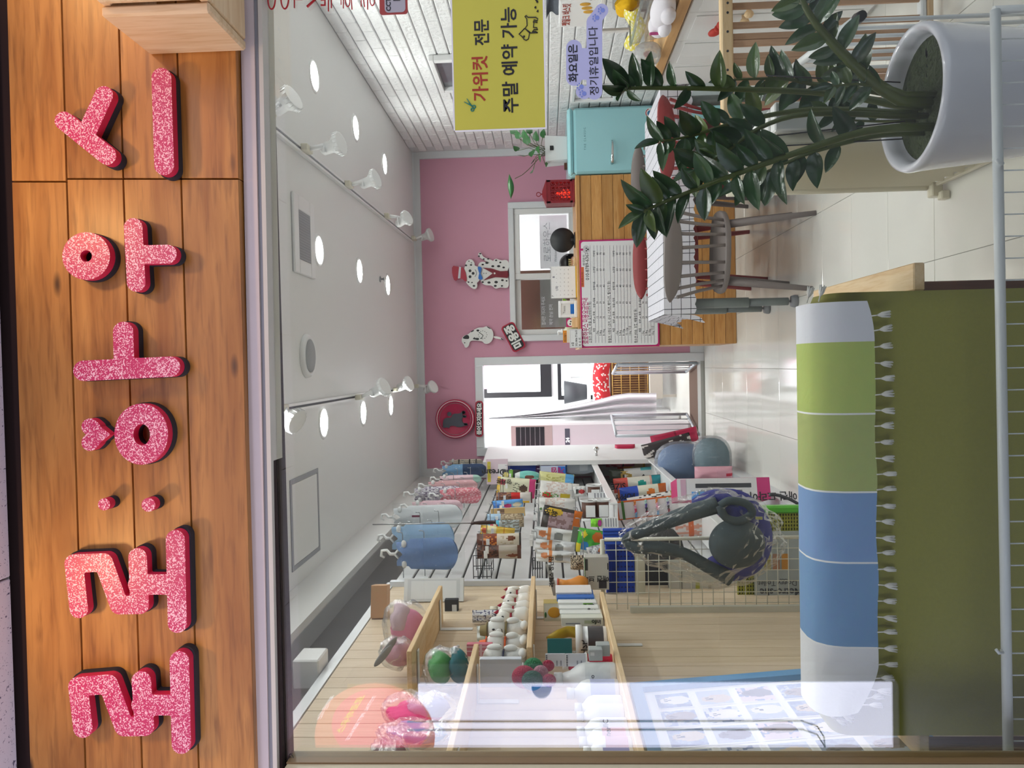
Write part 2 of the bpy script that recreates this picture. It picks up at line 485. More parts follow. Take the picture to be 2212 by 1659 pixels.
# ------------------------------------------------------------------ back wall, pink, with window and door
wx0, wx1, wz0, wz1 = .224, 1.465, 1.08, 1.72
dx0, dx1, dz1 = -.805, .088, 2.05
MB().box(-1.4, dx0, 7.02, 7.12, 0, 2.66).box(dx0, dx1, 7.02, 7.12, dz1, 2.66).box(dx1, wx0, 7.02, 7.12, 0, 2.66) \
    .box(wx0, wx1, 7.02, 7.12, wz1, 2.66).box(wx0, wx1, 7.02, 7.12, 0, wz0).box(wx1, 2.0, 7.02, 7.12, 0, 2.66).build('wall_back', PINKW, kind='structure')
MB().box(-1.0, 1.945, 7.0, 7.02, 2.508, 2.575).build('trim_2', TRIMM, kind='structure')
MB().box(1.885, 1.945, 6.995, 7.02, .12, 2.508).build('trim_3', TRIMM, kind='structure')
MB().box(-1.0, -.912, 6.995, 7.02, .12, 2.508).build('trim_4', TRIMM, kind='structure')
MB().box(dx1 + .001, 1.94, 7.0, 7.02, 0, .12).build('baseboard_back', TRIMM, kind='structure')
d1 = thing('door_1', (-.36, 7.02, 0), kind='structure')
MB().bbox(dx0, dx0 + .075, 6.99, 7.12, 0, dz1, .004).build('jamb', TRIMM, d1)
MB().bbox(dx1 - .075, dx1, 6.99, 7.12, 0, dz1, .004).build('jamb', TRIMM, d1)
MB().bbox(dx0 + .076, dx1 - .076, 6.99, 7.12, dz1 - .07, dz1, .004).build('lintel', TRIMM, d1)
MB().box(dx0 + .076, dx1 - .076, 6.99, 7.14, 0.0, .035).build('threshold', ALU2, d1)
w1 = thing('window_1', ((wx0 + wx1) / 2, 7.0, wz0), kind='structure')
for nm, a in (('side_casing', (wx0, wx0 + .055, wz0, wz1)), ('side_casing', (wx1 - .055, wx1, wz0, wz1)), ('head_casing', (wx0 + .055, wx1 - .055, wz1 - .05, wz1)), ('sill', (wx0 + .055, wx1 - .055, wz0, wz0 + .05))):
    MB().bbox(a[0], a[1], 6.965, 7.12, a[2], a[3], .006).build(nm, TRIMM, w1)
GLASSP = FILM('clear_glass', '#f6f8f8', .05, .0, body=0)
wm = aY(1180, 590, 7.0).x
def sash(x0, x1, y):
    f = MB(); z0, z1, w = wz0 + .05, wz1 - .05, .05
    f.bbox(x0, x0 + w, y, y + .035, z0, z1).bbox(x1 - w, x1, y, y + .035, z0, z1).bbox(x0 + w, x1 - w, y, y + .035, z0, z0 + w).bbox(x0 + w, x1 - w, y, y + .035, z1 - w, z1)
    o = f.build('sash', PVC, w1)
    MB().box(x0 + w, x1 - w, y + .014, y + .02, z0 + w, z1 - w).build('pane', GLASSP, o)
sash(wm - .05, wx1 - .056, 6.99); sash(wx0 + .056, wm + .0, 7.03)
# ------------------------------------------------------------------ left wall: planks, then the slatted goods wall
wl = thing('wall_left', (-1.06, 4, 0), kind='structure')
MB().box(-1.5, -1.36, 1.6, 7.12, 0, 2.66).box(-1.36, -1.046, 1.72, 7.02, 0, 2.15).build('backing', GREYW, wl)
p0 = None
for i in range(24):
    y = 1.72 + .0842 * i
    if y > 3.60: break
    if p0 is None:
        p0 = MB().bbox(0, .014, .0012, .083, 0, 2.158, .0015).build('plank', PLANKM, wl); p0.data.transform(Matrix.Translation(ORG['wall_left'])); c = p0
    else:
        c = p0.copy(); COL.objects.link(c); c.parent = wl
    c.location = V((-1.046, y, 0)) - ORG['wall_left']
MB().box(-1.10, -1.028, 1.72, 3.70, 2.16, 2.195).build('ledge', TRIMM, wl)
sl0 = None
MB().box(-1.046, -1.03, 3.67, 7.0, 0, 2.158).build('slat_backing', DARKGREY, wl)
for i in range(26):
    z = .05 + .081 * i
    if sl0 is None:
        sl0 = MB().bbox(0, .016, 3.67, 7.0, .005, .076, .003).build('slat', SLATM, wl); sl0.data.transform(Matrix.Translation(ORG['wall_left'])); c = sl0
    else:
        c = sl0.copy(); COL.objects.link(c); c.parent = wl
    c.location = V((-1.03, 0, z)) - ORG['wall_left']
MB().box(-1.046, -1.008, 3.635, 3.67, 0, 2.17).build('slat_edge', TRIMM, wl)
MB().box(-1.012, -.79, 3.1, 7.0, 0, .10).build('baseboard_left', TRIMM, kind='structure')
# ------------------------------------------------------------------ shop front: sign boards, frames, glass
YF = 1.6
wf = thing('wall_front', (0, YF, 2.0), kind='structure')
MB().box(-1.6, 2.05, 1.605, 1.68, 1.985, 2.66).build('backing', DARKGAP, wf)
MB().box(-1.6, -.85, 1.58, 1.68, -.3, 1.985).build('pier', M('green_tile', '#c9cdb4', .4), wf)
seam = [(17, 27, 66.5), (136, 146.5, 187), (258, 268.5, 309), (381, 393, 431), (512, 518, 553)]
for r_ in range(4):
    jy = 393 if r_ == 0 else 387
    a, b = seam[r_], seam[r_ + 1]
    def sx(s, y): return s[0] + (s[2] - s[0]) * (y / 1659.0) if y < 0 else (s[0] + (s[1] - s[0]) * y / 390 if y < 390 else s[1] + (s[2] - s[1]) * (y - 390) / 1269)
    for y0, y1 in ((-330, jy - 1), (jy + 1, 1780)):
        p = [aY(sx(a, y0) + 1.2, y0, 1.58), aY(sx(a, y1) + 1.2, y1, 1.58), aY(sx(b, y1) - 1.2, y1, 1.58), aY(sx(b, y0) - 1.2, y0, 1.58)]
        q = [V((t.x, 1.603, t.z)) for t in p]
        c_ = (p[0] + p[1] + p[2] + p[3]) / 4
        f_ = [V((c_.x + (t.x - c_.x) * .998, 1.576, c_.z + (t.z - c_.z) * .985)) for t in p]
        MB().add(f_ + p + q, [(0, 1, 2, 3)] + [(i, i + 4, (i + 1) % 4 + 4, (i + 1) % 4) for i in range(4)] + [(i + 4, i + 8, (i + 1) % 4 + 8, (i + 1) % 4 + 4) for i in range(4)]).build('plank', PINE_SIGN, wf)
def hbar(x0a, x1a, x0b, x1b, Y0, Y1):     # bar across the front, photo x limits at y=0 and y=1659
    f_ = [aY(x0a, -330, Y0), aY(x0b, 1780, Y0), aY(x1b, 1780, Y0), aY(x1a, -330, Y0)]
    b_ = [V((p.x, Y1, p.z)) for p in f_]
    return MB().add(f_ + b_, [(0, 1, 2, 3), (7, 6, 5, 4)] + [(i, i + 4, (i + 1) % 4 + 4, (i + 1) % 4) for i in range(4)])
hbar(511, 541, 556, 583, 1.595, 1.68).build('lintel_cover', FRAMEP, wf)
hbar(542, 550, 584, 592, 1.60, 1.68).build('frame_groove', GREY, wf)
hbar(550, 559, 592, 601, 1.59, 1.66).build('frame_rail', ALU, wf)
hbar(559.5, 562, 601.5, 604, 1.6, 1.66).build('gasket', M('brown_gasket', '#5a4a3e', .7), wf)
lx = -.845
MB().bbox(-.88, aY(1100, 1651, YF).x, 1.57, 1.66, -.3, 1.975, .003).build('frame_stile', M('sand_aluminium', '#c9c2a4', .4), wf)
MB().bbox(aY(1100, 1651, YF).x, aY(1100, 1647.5, YF).x, 1.6, 1.65, -.3, 1.975, .001).build('stile_edge', M('bronze_edge', '#7d6440', .45), wf)
w2 = thing('window_2', (.4, 1.625, -.1), kind='structure')
PANE = FILM('shop_glass', '#f7faf8', .095, .0, rough=.0)
MB().box(-.84, 2.0, 1.622, 1.628, -.12, 1.985).build('pane', PANE, w2)
# soffit tiles over the pavement
so = thing('soffit', (0, .6, 2.535), kind='structure')
SPECK, nt, b = _new('speckled_tile')
vo = _n(nt, 'ShaderNodeTexNoise', i_Scale=70.0, i_Detail=4.0, i_Distortion=3.0); nt.links.new(_pos(nt), vo.inputs['Vector'])
rp = nt.nodes.new('ShaderNodeValToRGB'); rp.color_ramp.elements[0].position = .34; rp.color_ramp.elements[1].position = .37
rp.color_ramp.elements[0].color = (.12, .10, .16, 1); rp.color_ramp.elements[1].color = (.72, .66, .72, 1)
nt.links.new(vo.outputs['Fac'], rp.inputs[0]); nt.links.new(rp.outputs[0], b.inputs['Base Color']); b.inputs['Roughness'].default_value = .8
zs = aY(8, 0, 1.58).z
xs_ = [aY(30, 648, 1.58).x - .58 * k for k in range(-3, 4)]
sb = MB().bbox(.002, .577, 0, .58, 0, .02, .002)
s0 = None
for x in xs_:
    for j in range(3):
        if s0 is None:
            s0 = sb.build('tile', SPECK, so); s0.data.transform(Matrix.Translation(ORG['soffit'])); c = s0
        else:
            c = s0.copy(); COL.objects.link(c); c.parent = so
        c.location = V((x, 1.575 - .582 * (j + 1), 2.54)) - ORG['soffit']
MB().box(-2.2, 2.6, -.2, 1.6, 2.562, 2.7).build('slab', GREYW, so)
MB().box(-3, 3, -4, 1.57, -.32, -.15).build('pavement', STREET, kind='structure')
ARC_ = M('unseen_dark_wall', '#4a4744', .8)
MB().box(-3, 3, -4.2, -4, -.15, 2.7).box(2.8, 3, -4, -2.6, -.15, 2.7).box(-3, -2.8, -4, -2.3, -.15, 2.7).build('wall_unseen', ARC_, kind='structure')  # unseen walls added to darken the glass reflections, open at the sides for daylight
MB().box(-3, 3, -4.2, -.2, 2.6, 2.7).build('ceiling_street', GREYW, kind='structure')
# ------------------------------------------------------------------ the room behind the door
MB().box(-2.2, -2.1, 7.12, 9.8, 0, 2.6).build('wall_left.001', WHITE, kind='structure')
MB().box(2.1, 2.2, 7.12, 9.8, 0, 2.6).build('wall_right.001', WHITE, kind='structure')
MB().box(-2.1, 2.1, 7.12, 9.8, 2.55, 2.6).build('ceiling.001', WHITE, kind='structure')
MB().box(-2.1, 2.1, 7.12, 9.8, -.06, 0).build('floor.001', TILEM, kind='structure')

# ================================================================== the lights the place has, and two added fill lights
LED = M('led_disc', '#ffffff', .5, var=0, emis=DOWNLIGHT)
def downlight(x, y, lab, grp):
    t = thing('ceiling_downlight', (x, y, 2.575), lab, 'ceiling light', grp)
    MB().lathe([(.068, -.001), (.07, -.006), (.084, -.006), (.088, -.001)], (x, y, 2.575), 28, caps=False).build('trim_ring', PVC, t)
    MB().lathe([(.067, -.004), (.0001, -.0041)][::-1], (x, y, 2.575), 28).build('diffuser', LED, t)
    return t
rows = (('right', 1.52), ('middle', .623), ('left', -.272))
for nm, x in rows:
    for k, y in enumerate((4.0, 4.876, 5.755)):
        o_ = ('nearest the glass', 'in the middle', 'nearest the pink wall')[k]
        downlight(x, y, 'lit round ceiling downlight of the %s row, %s' % ({'right': 'brick wall', 'middle': 'middle', 'left': 'goods wall'}[nm], o_), 'round ceiling downlights')
    for y in (2.25, 3.12):
        downlight(x, y, 'lit round ceiling downlight of the %s row, %s' % ({'right': 'brick wall', 'middle': 'middle', 'left': 'goods wall'}[nm], 'just inside the glass' if y < 3 else 'fourth from the pink wall'), 'downlights above the window')
def lamp(name, kind, loc, **kw):
    d = bpy.data.lights.new(name, kind)
    for k, v in kw.items(): setattr(d, k, v)
    o = bpy.data.objects.new(name, d); COL.objects.link(o); o.location = loc
    return o
def aim(o, to): o.rotation_euler = (V(to) - o.location).to_track_quat('-Z', 'Y').to_euler()
for py_ in (-200, 428, 1300):
    x = aY(250, py_, 1.58).x
    s = lamp('sign_spot', 'SPOT', (x, 1.19, 2.52), energy=SPOT_W, color=(1, .60, .22), spot_size=math.radians(125), spot_blend=.8, shadow_soft_size=.03)
    aim(s, (x, 1.58, 2.18))
al = lamp('arcade_fill', 'AREA', (0.3, .72, 2.50), energy=9, color=(.84, .80, 1), shape='RECTANGLE', size=3.2, size_y=.3)  # unseen cool fill light, added to brighten the shop front and sofa
aim(al, (0.2, 1.45, 1.4))
bl = lamp('back_room_fill', 'AREA', (0, 8.4, 2.52), energy=150, color=(.95, .97, 1), shape='RECTANGLE', size=2.4, size_y=1.6)  # added area light standing in for the back room's window daylight
# ================================================================== glitter letters on the sign boards
GLIT, nt, b = _new('pink_glitter')
vo = _n(nt, 'ShaderNodeTexVoronoi', i_Scale=520.0); nt.links.new(_pos(nt), vo.inputs['Vector'])
sp_ = nt.nodes.new('ShaderNodeSeparateColor'); nt.links.new(vo.outputs['Color'], sp_.inputs[0])
no = _n(nt, 'ShaderNodeTexNoise', i_Scale=16.0, i_Detail=3.0); nt.links.new(_pos(nt), no.inputs['Vector'])
ad = _n(nt, 'ShaderNodeMath', operation='MULTIPLY_ADD'); ad.inputs[1].default_value = .55; nt.links.new(no.outputs['Fac'], ad.inputs[0]); nt.links.new(sp_.outputs[0], ad.inputs[2])
rp = nt.nodes.new('ShaderNodeValToRGB'); rp.color_ramp.elements[0].position = .98; rp.color_ramp.elements[1].position = 1.12
rp.color_ramp.elements[0].color = (.58, .025, .12, 1); rp.color_ramp.elements[1].color = (.95, .55, .62, 1)
rp.color_ramp.elements[1].position = 1.0; rp.color_ramp.elements[0].position = .93
nt.links.new(ad.outputs[0], rp.inputs[0]); nt.links.new(rp.outputs[0], b.inputs['Base Color'])
b.inputs['Roughness'].default_value = .42; b.inputs['Specular IOR Level'].default_value = .6
bu = nt.nodes.new('ShaderNodeBump'); bu.inputs['Strength'].default_value = .9; bu.inputs['Distance'].default_value = .004
nt.links.new(sp_.outputs[1], bu.inputs['Height']); nt.links.new(bu.outputs[0], b.inputs['Normal'])
FOAM = M('pink_foam', '#d8244f', .6, var=.06)
FOAMD = M('charcoal_foam', '#2c2b31', .85, var=.1)
LF = 1.538
def letter(f, bx, name, lab, hole=None, n=64):
    pts = f if isinstance(f, list) else outline(f, *bx, n)
    fr = [aY(x, y, LF) for x, y in pts]
    t = thing(name, sum(fr, V((0, 0, 0))) / len(fr) + V((0, .04, 0)), lab, 'sign letter', 'glitter letters of the shop sign')
    for nm, y0, y1, mats in (('face_layer', LF, LF + .02, [GLIT, FOAM]), ('backing_layer', LF + .0205, 1.5755, [FOAMD, FOAMD])):
        mb = MB()
        g = 1.0 if nm == 'face_layer' else 1.03
        c = sum(fr, V((0, 0, 0))) / len(fr)
        ff = [V((c.x + (p.x - c.x) * g, y0, c.z + (p.z - c.z) * g)) for p in fr]
        k = len(ff)
        if hole is None:
            a = sum(ff[i].x * ff[(i + 1) % k].z - ff[(i + 1) % k].x * ff[i].z for i in range(k))
            if a < 0: ff = ff[::-1]
            mb.add(ff + [V((p.x, y1, p.z)) for p in ff], [tuple(range(k)), tuple(range(2 * k - 1, k - 1, -1))], 0)
            for i in range(k): mb.f.append([i, k + i, k + (i + 1) % k, (i + 1) % k]); mb.m.append(1); mb.s.append(False); mb.c.append(None)
        else:
            hh = [aY(x, y, LF) for x, y in hole]
            hh = [V((p.x, y0, p.z)) for p in hh]
            P = ff + hh + [V((p.x, y1, p.z)) for p in ff] + [V((p.x, y1, p.z)) for p in hh]
            fs, ms = [], []
            for i in range(k):
                j = (i + 1) % k
                fs += [(i, j, k + j, k + i), (2 * k + i, 3 * k + i, 3 * k + j, 2 * k + j), (i, 2 * k + i, 2 * k + j, j), (k + i, k + j, 3 * k + j, 3 * k + i)]; ms += [0, 0, 1, 1]
            for f_, m_ in zip(fs, ms): mb.add([], []); mb.f.append(list(f_)); mb.m.append(m_); mb.s.append(False); mb.c.append(None)
            mb.v += P
        o = mb.build(nm, mats, t)
        bmm = bmesh.new(); bmm.from_mesh(o.data); bmesh.ops.recalc_face_normals(bmm, faces=bmm.faces); bmm.to_mesh(o.data); bmm.free()
    return t
def L(s, ox, oy): return [(x / 3.687 + ox, y / 3.687 + oy) for x, y in s]
def poly(caps): return lambda x, y: min(cap(x, y, *c) for c in caps)
def chain(p, r): return [(*p[i], *p[i + 1], r) for i in range(len(p) - 1)]
ro2 = chain(L([(627, 392), (587, 32), (825, 22), (948, 362), (1112, 360), (1095, -18)], 0, 1209), 20) + chain(L([(1100, 198), (1400, 198)], 0, 1209), 22) + chain(L([(1396, -160), (1412, 508)], 0, 1209), 20.5)
ro1 = chain(L([(660, 1342), (620, 1012), (862, 992), (988, 1330), (1150, 1328), (1125, 965)], 0, 1209), 21) + chain(L([(1130, 1158), (1430, 1158)], 0, 1209), 22.5) + chain(L([(1428, 806), (1444, 1470)], 0, 1209), 21)
letter(poly(ro1), (125, 440, 1380, 1650), 'sign_letter', 'pink glitter letter shaped 로 at the far left of the sign, the first of the two', n=90)
letter(poly(ro2), (125, 440, 1120, 1400), 'sign_letter', 'second pink glitter letter 로, the one beside the two dots', n=90)
letter(circ(224.6, 1089.7, 13), None, 'sign_dot', 'upper small pink glitter dot between 로 and the heart')
letter(circ(320.5, 1090.5, 15), None, 'sign_dot', 'lower small pink glitter dot between 로 and the ring')
def heart(x, y):
    d = min(cap(x, y, 194, 922, 200, 927, 18), cap(x, y, 194, 956, 200, 950, 18))
    t = (238 - x) / 42
    if 0 <= t <= 1: d = min(d, abs(y - 938.5) - 34 * t)
    return d
letter(heart, (165, 245, 895, 985), 'sign_heart', 'pink glitter heart above the big ring on the sign', n=60)
letter(circ(305, 938, 58, 40, 66), None, 'sign_letter', 'big pink glitter ring below the heart on the sign', hole=circ(306, 939, 18, 40, 23))
letter(poly([(180, 801, 367, 792, 22), (266, 717, 268, 795, 22)]), (140, 410, 680, 840), 'sign_letter', 'pink glitter letter ㅏ, a long upright bar with one arm', n=80)
letter(circ(186, 553, 51.5, 40), None, 'sign_letter', 'small pink glitter ring with a tiny hole above the ㅜ', hole=circ(186, 553, 12.5, 40))
letter(poly([(287.5, 491, 294, 610, 20), (294, 550.5, 361, 549, 20.5)]), (255, 395, 455, 645), 'sign_letter', 'pink glitter letter ㅜ below the small ring', n=80)
letter(poly([(138, 261, 231, 336, 20), (190, 280, 224, 206, 20)]), (105, 260, 175, 370), 'sign_letter', 'pink glitter letter ㅅ, the forked one at the right end of the sign', n=80)
letter(poly([(348.5, 168, 354.5, 357, 21.3)]), (315, 390, 130, 395), 'sign_letter', 'pink glitter level bar below the forked ㅅ', n=60)
# wooden box at the right end of the sign boards
p1, p2 = aY(452, 22, 1.40), aY(218, 36, 1.40)
wb = thing('wooden_box', (p1.x + .12, 1.5, p1.z), 'open pine box fixed to the sign boards at their right end', 'box')
xa, za, zb = p2.x, p1.z, p2.z
MB().bbox(xa, xa + .02, 1.40, 1.575, za, zb).build('side_board', PINE_RAWZ, wb)
MB().bbox(xa + .021, xa + .34, 1.40, 1.575, za, za + .02).build('bottom_board', PINE_RAWX, wb)
MB().bbox(xa + .021, xa + .34, 1.40, 1.575, zb - .02, zb).build('top_board', PINE_RAWX, wb)
MB().bbox(xa + .021, xa + .34, 1.385, 1.40, za, zb).build('front_board', PINE_RAWX, wb)
for k in range(3):
    x = xa + .06 + k * .07
    MB().cyl((x, 1.47, za - .0015), (x, 1.47, za + .002), .004, n=10).build('screw', GREY, wb)
# ================================================================== reception counter, price board, fridge, table, chairs
YC = 5.80
cx0, cx1 = aY(1400, 746, YC).x, 1.40
ct = thing('reception_counter', ((cx0 + cx1) / 2, 6.1, 0), 'reception counter clad in level pine boards under the inner window', 'counter')
MB().box(cx0 + .021, cx1, YC + .021, YC + .04, .0, 1.13).box(cx1 - .02, cx1, YC + .04, 6.42, 0, 1.13).build('carcass', PINE_RAWX, ct)
ph = 1.13 / 14
p0 = None
for i in range(14):
    MB().bbox(cx0, cx1, YC, YC + .02, i * ph + .001, (i + 1) * ph - .001, .003).build('plank', PINE_X, ct)
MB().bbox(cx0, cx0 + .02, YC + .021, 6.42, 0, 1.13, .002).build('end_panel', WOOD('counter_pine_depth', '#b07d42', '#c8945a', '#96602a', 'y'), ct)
MB().bbox(cx0 - .01, cx1, YC - .012, 6.44, 1.131, 1.163, .004).build('top', WOOD('counter_top_pine', '#c99257', '#d7a76c', '#a8723a', 'x', knots=1), ct)

# ---- price board
PBW = M('board_white', '#f3f3f4', .25, var=.01)
MAG = M('magenta_print', '#c2186e', .4)
INK = M('black_ink', '#1a1a1e', .5)
NAVY = M('navy_ink', '#2b2f55', .5)
REDI = M('red_ink', '#b3181f', .45)
YB = YC - .016
pa, pb = aY(1425, 748, YB), aY(1251, 519, YB)
pbd = thing('price_board', (pa.x, YB, pa.z), 'white grooming price board with a magenta edge leaning on the pine counter', 'sign')
MB().bbox(pa.x, pb.x, YB, YB + .004, pa.z, pb.z, .001).build('border', MAG, pbd)
MB().prism(rrect(pa.x + .012, pb.x - .012, pa.z + .012, pb.z - .012, .02), (0, YB - .0015, 0), EX, EZ, EY, .0012).build('panel', PBW, pbd)
def at2(px, py): return aY(px, py, YB - .0021)
tm, tn, tl = MB(), MB(), MB()
def row(mb, px, py, s, h, **k): text(mb, s, at2(px, py), EX, EZ, h, **k)
row(tm, 1271, 743, '로로하우스 미용요금안내', .053, bold=.014, sx=.62)
heads = [('체중', 713), ('부분 or 목욕', 685.5), ('부분+목욕', 653.7), ('전체미용', 617.5), ('스포팅', 582.7), ('가위컷', 548)]
groups = [('소형견 (말티즈, 푸들, 요크셔테리어 등)', 1278, 1285.5, [1292.5, 1299.5, 1306.5], [('~5kg', 15, 20, 30, 50, 60), ('5-8kg', 20, 25, 35, 60, 70), ('8-10kg', 25, 30, 40, 70, 80)]),
          ('중형견, 이중모 (코카, 슈나, 스피츠, 페키니즈, 웰시코기 등)', 1320, 1328, [1335, 1342, 1349, 1356, 1363], [('~5kg', 20, 25, 35, 50, 60), ('5-8kg', 25, 30, 40, 60, 70), ('8-10kg', 30, 35, 45, 70, 80), ('10-12kg', 35, 40, 50, 80, 90), ('12kg 이상', 40, 45, 55, 90, 100)]),
          ('특수견 (비숑, 꼬똥, 베들링턴 등)', 1376.5, 1384.5, [1391.5, 1398.5, 1405.5, 1412.5], [('~5kg', 25, 30, 40, 60, 70), ('5-8kg', 30, 35, 45, 70, 80), ('8-10kg', 35, 40, 50, 80, 90), ('10kg 이상', 40, 45, 55, 90, 100)])]
for ti, sx_, hx, rx, rws in groups:
    row(tn, sx_, 741, ti, .0245, sx=.78, bold=.006)
    for h_, py in heads: row(tn, hx, py, h_, .020, align='CENTER', sx=.85, bold=.004)
    for k, (x, r) in enumerate(zip(rx, rws)):
        row(tn, x, heads[0][1] + 12, r[0], .0215, sx=.85)
        for (h_, py), val in zip(heads[1:], r[1:]): row(tn, x, py, str(val), .0215, align='CENTER', sx=.9)
    for x in [hx - 7.0] + [hx + 1.2] + [q + 1.2 for q in rx]:
        a, b_ = at2(x, 741), at2(x, 530)
        tl.box(a.x, b_.x, YB - .0022, YB - .0016, a.z - .0008, a.z + .0008)
row(tn, 1272.5, 605, '010-8789-6367', .036, bold=.006, sx=.92)
row(tn, 1264, 574, '예약문의', .022, bold=.006)
tm.build('title_lettering', MAG, pbd); tn.build('lettering', INK, pbd); tl.build('rule', NAVY, pbd)
lo = MB(); c_ = at2(1266, 539)
lo.prism(circ(0, 0, .03, 18, .026), c_ + V((0, -.0002, 0)), EX, EZ, EY, .0006, 0)
for dx, dz, r_ in ((-.009, -.002, .005), (.009, -.002, .005), (0, -.014, .006), (.0, .030, .009)): lo.prism(circ(dx, dz, r_, 10), c_ + V((0, -.0012, 0)), EX, EZ, EY, .0008, 1 if dz < .02 else 2)
lo.build('dog_emblem', [M('pale_grey_print', '#cfcdd2'), INK, MAG], pbd)
ors = thing('paper_strip', at2(1262, 620), 'orange paper strip stuck on the price board beside the phone number', 'note')
a, b_ = at2(1262, 620), at2(1254.5, 577)
MB().bbox(a.x, b_.x, YB - .0026, YB - .0016, a.z, b_.z, .0002).build('paper', M('orange_paper', '#d9683c', .6), ors)
st = MB(); row(st, 1260, 617, '미용 예약제 3시 마감', .016, sx=.72); 
for p in st.v: p.y = YB - .0030
st.build('lettering', INK, ors)

# ---- retro fridge
TEAL = M('teal_enamel', '#a6dbe2', .22, var=.015, coat=.3)
TEAL2 = M('teal_seam', '#3f6f77', .6)
fx0, fx1 = aY(1300, 375, YC).x, aY(1300, 229, YC).x
fg = thing('fridge', ((fx0 + fx1) / 2, 6.1, 0), 'small pale teal retro fridge with a chrome handle beside the pine counter', 'fridge')
fzt = aY(1226, 300, YC).z
zl = aY(1420, 300, YC).z
MB().bbox(fx0, fx1, YC + .06, 6.36, .03, fzt, .025).build('body', TEAL, fg)
MB().bbox(fx0 + .004, fx1 - .004, YC, YC + .055, zl + .006, aY(1238, 300, YC).z - .003, .018).build('door', TEAL, fg)
MB().bbox(fx0, fx1, YC, YC + .055, aY(1238, 300, YC).z, fzt, .018).build('top_trim', TEAL, fg)
MB().bbox(fx0 + .004, fx1 - .004, YC, YC + .055, .05, zl - .006, .018).build('lower_door', TEAL, fg)
MB().box(fx0 + .02, fx1 - .02, YC + .03, YC + .06, .04, fzt - .03).build('gasket', BLACK, fg)
ha, hb = aY(1322, 352, YC), aY(1322, 304, YC)
MB().tube([ha + V((0, 0, 0)), ha + V((.005, -.035, 0)), ha + V((.03, -.05, 0)), (hb + ha) / 2 + V((.02, -.048, 0)), hb + V((-.02, -.03, 0)), hb + V((0, -.004, 0))], [.012, .012, .011, .010, .008, .006], 10).build('handle', CHROME, fg)
tt = MB(); text(tt, 'THE CLASSIC', aY(1266, 324, YC - .0005), EX, EZ, .021, sp=1.55, sx=.92, bold=.008); tt.build('lettering', TEAL2, fg)
sk = MB(); c_ = aY(1404, 244, YC)
sk.prism(circ(0, 0, .036, 22), c_ + V((0, -.0012, 0)), EX, EZ, EY, .001, 0); sk.prism(circ(-.002, 0, .02, 16), c_ + V((0, -.002, 0)), EX, EZ, EY, .0008, 1)
sk.prism(arc(0, 0, .033, .3, 2.2, 10) + arc(0, 0, .027, 2.2, .3, 10), c_ + V((0, -.002, 0)), EX, EZ, EY, .0008, 2)
sk.build('round_sticker', [PBW, M('sticker_blue', '#2e7fb0'), REDI], fg)

# ---- table with its checked cloth
tx0, tx1, ty0, ty1, tz = .27, 1.52, 4.36, 5.02, .748
tb_ = thing('dining_table', ((tx0 + tx1) / 2, (ty0 + ty1) / 2, 0), 'long table on grey telescopic legs under a checked cloth', 'table')
MB().bbox(tx0 + .01, tx1 - .01, ty0 + .01, ty1 - .01, tz - .03, tz - .004, .006).build('tabletop', PVC, tb_)
LEGM = M('grey_leg', '#7f8786', .4, metal=.2)
for x, y in ((tx0 + .06, ty0 + .06), (tx0 + .06, ty1 - .06), (tx1 - .06, ty0 + .06), (tx1 - .06, ty1 - .06)):
    lg = MB().cyl((x, y, .27), (x, y, tz - .031), .028, n=20).cyl((x, y, .05), (x, y, .28), .022, n=20).build('leg', LEGM, tb_)
    MB().cyl((x, y, .034), (x, y, .05), .006, n=8).lathe([(.0, .0), (.034, 0), (.036, .012), (.03, .034), (.0, .036)], (x, y, 0), 18).build('foot', GREY, lg)
CLOTH, nt, b = _new('checked_cloth')
sp_ = nt.nodes.new('ShaderNodeSeparateXYZ'); nt.links.new(_pos(nt, rnd=False), sp_.inputs[0])
gn_ = nt.nodes.new('ShaderNodeNewGeometry'); sn_ = nt.nodes.new('ShaderNodeSeparateXYZ'); nt.links.new(gn_.outputs['True Normal'], sn_.inputs[0])
prev = None
for k, per, off in ((0, .0615, .012), (1, .0615, .02), (2, .052, .0225)):
    a1 = _n(nt, 'ShaderNodeMath', operation='MULTIPLY_ADD'); a1.inputs[1].default_value = 1 / per; a1.inputs[2].default_value = off / per; nt.links.new(sp_.outputs[k], a1.inputs[0])
    a2 = _n(nt, 'ShaderNodeMath', operation='FRACT'); nt.links.new(a1.outputs[0], a2.inputs[0])
    a3 = _n(nt, 'ShaderNodeMath', operation='LESS_THAN'); a3.inputs[1].default_value = .06; nt.links.new(a2.outputs[0], a3.inputs[0])
    ab = _n(nt, 'ShaderNodeMath', operation='ABSOLUTE'); nt.links.new(sn_.outputs[k], ab.inputs[0])
    lt = _n(nt, 'ShaderNodeMath', operation='LESS_THAN'); lt.inputs[1].default_value = .66; nt.links.new(ab.outputs[0], lt.inputs[0])
    a4 = _n(nt, 'ShaderNodeMath', operation='MULTIPLY'); nt.links.new(a3.outputs[0], a4.inputs[0]); nt.links.new(lt.outputs[0], a4.inputs[1]); a3 = a4
    if prev is None: prev = a3
    else:
        mx = _n(nt, 'ShaderNodeMath', operation='MAXIMUM'); nt.links.new(prev.outputs[0], mx.inputs[0]); nt.links.new(a3.outputs[0], mx.inputs[1]); prev = mx
nt.links.new(_mix(nt, prev.outputs[0], lin('#dfdde6'), lin('#1b1b28')), b.inputs['Base Color']); b.inputs['Roughness'].default_value = .75
cm = MB()
tz2 = tz + .0
cm.grid(lambda u, v: V((tx0 + (tx1 - tx0) * u, ty0 + (ty1 - ty0) * v, tz2)), 12, 8)
def scal(s, per): return .010 * abs(math.sin(PI * s / per))
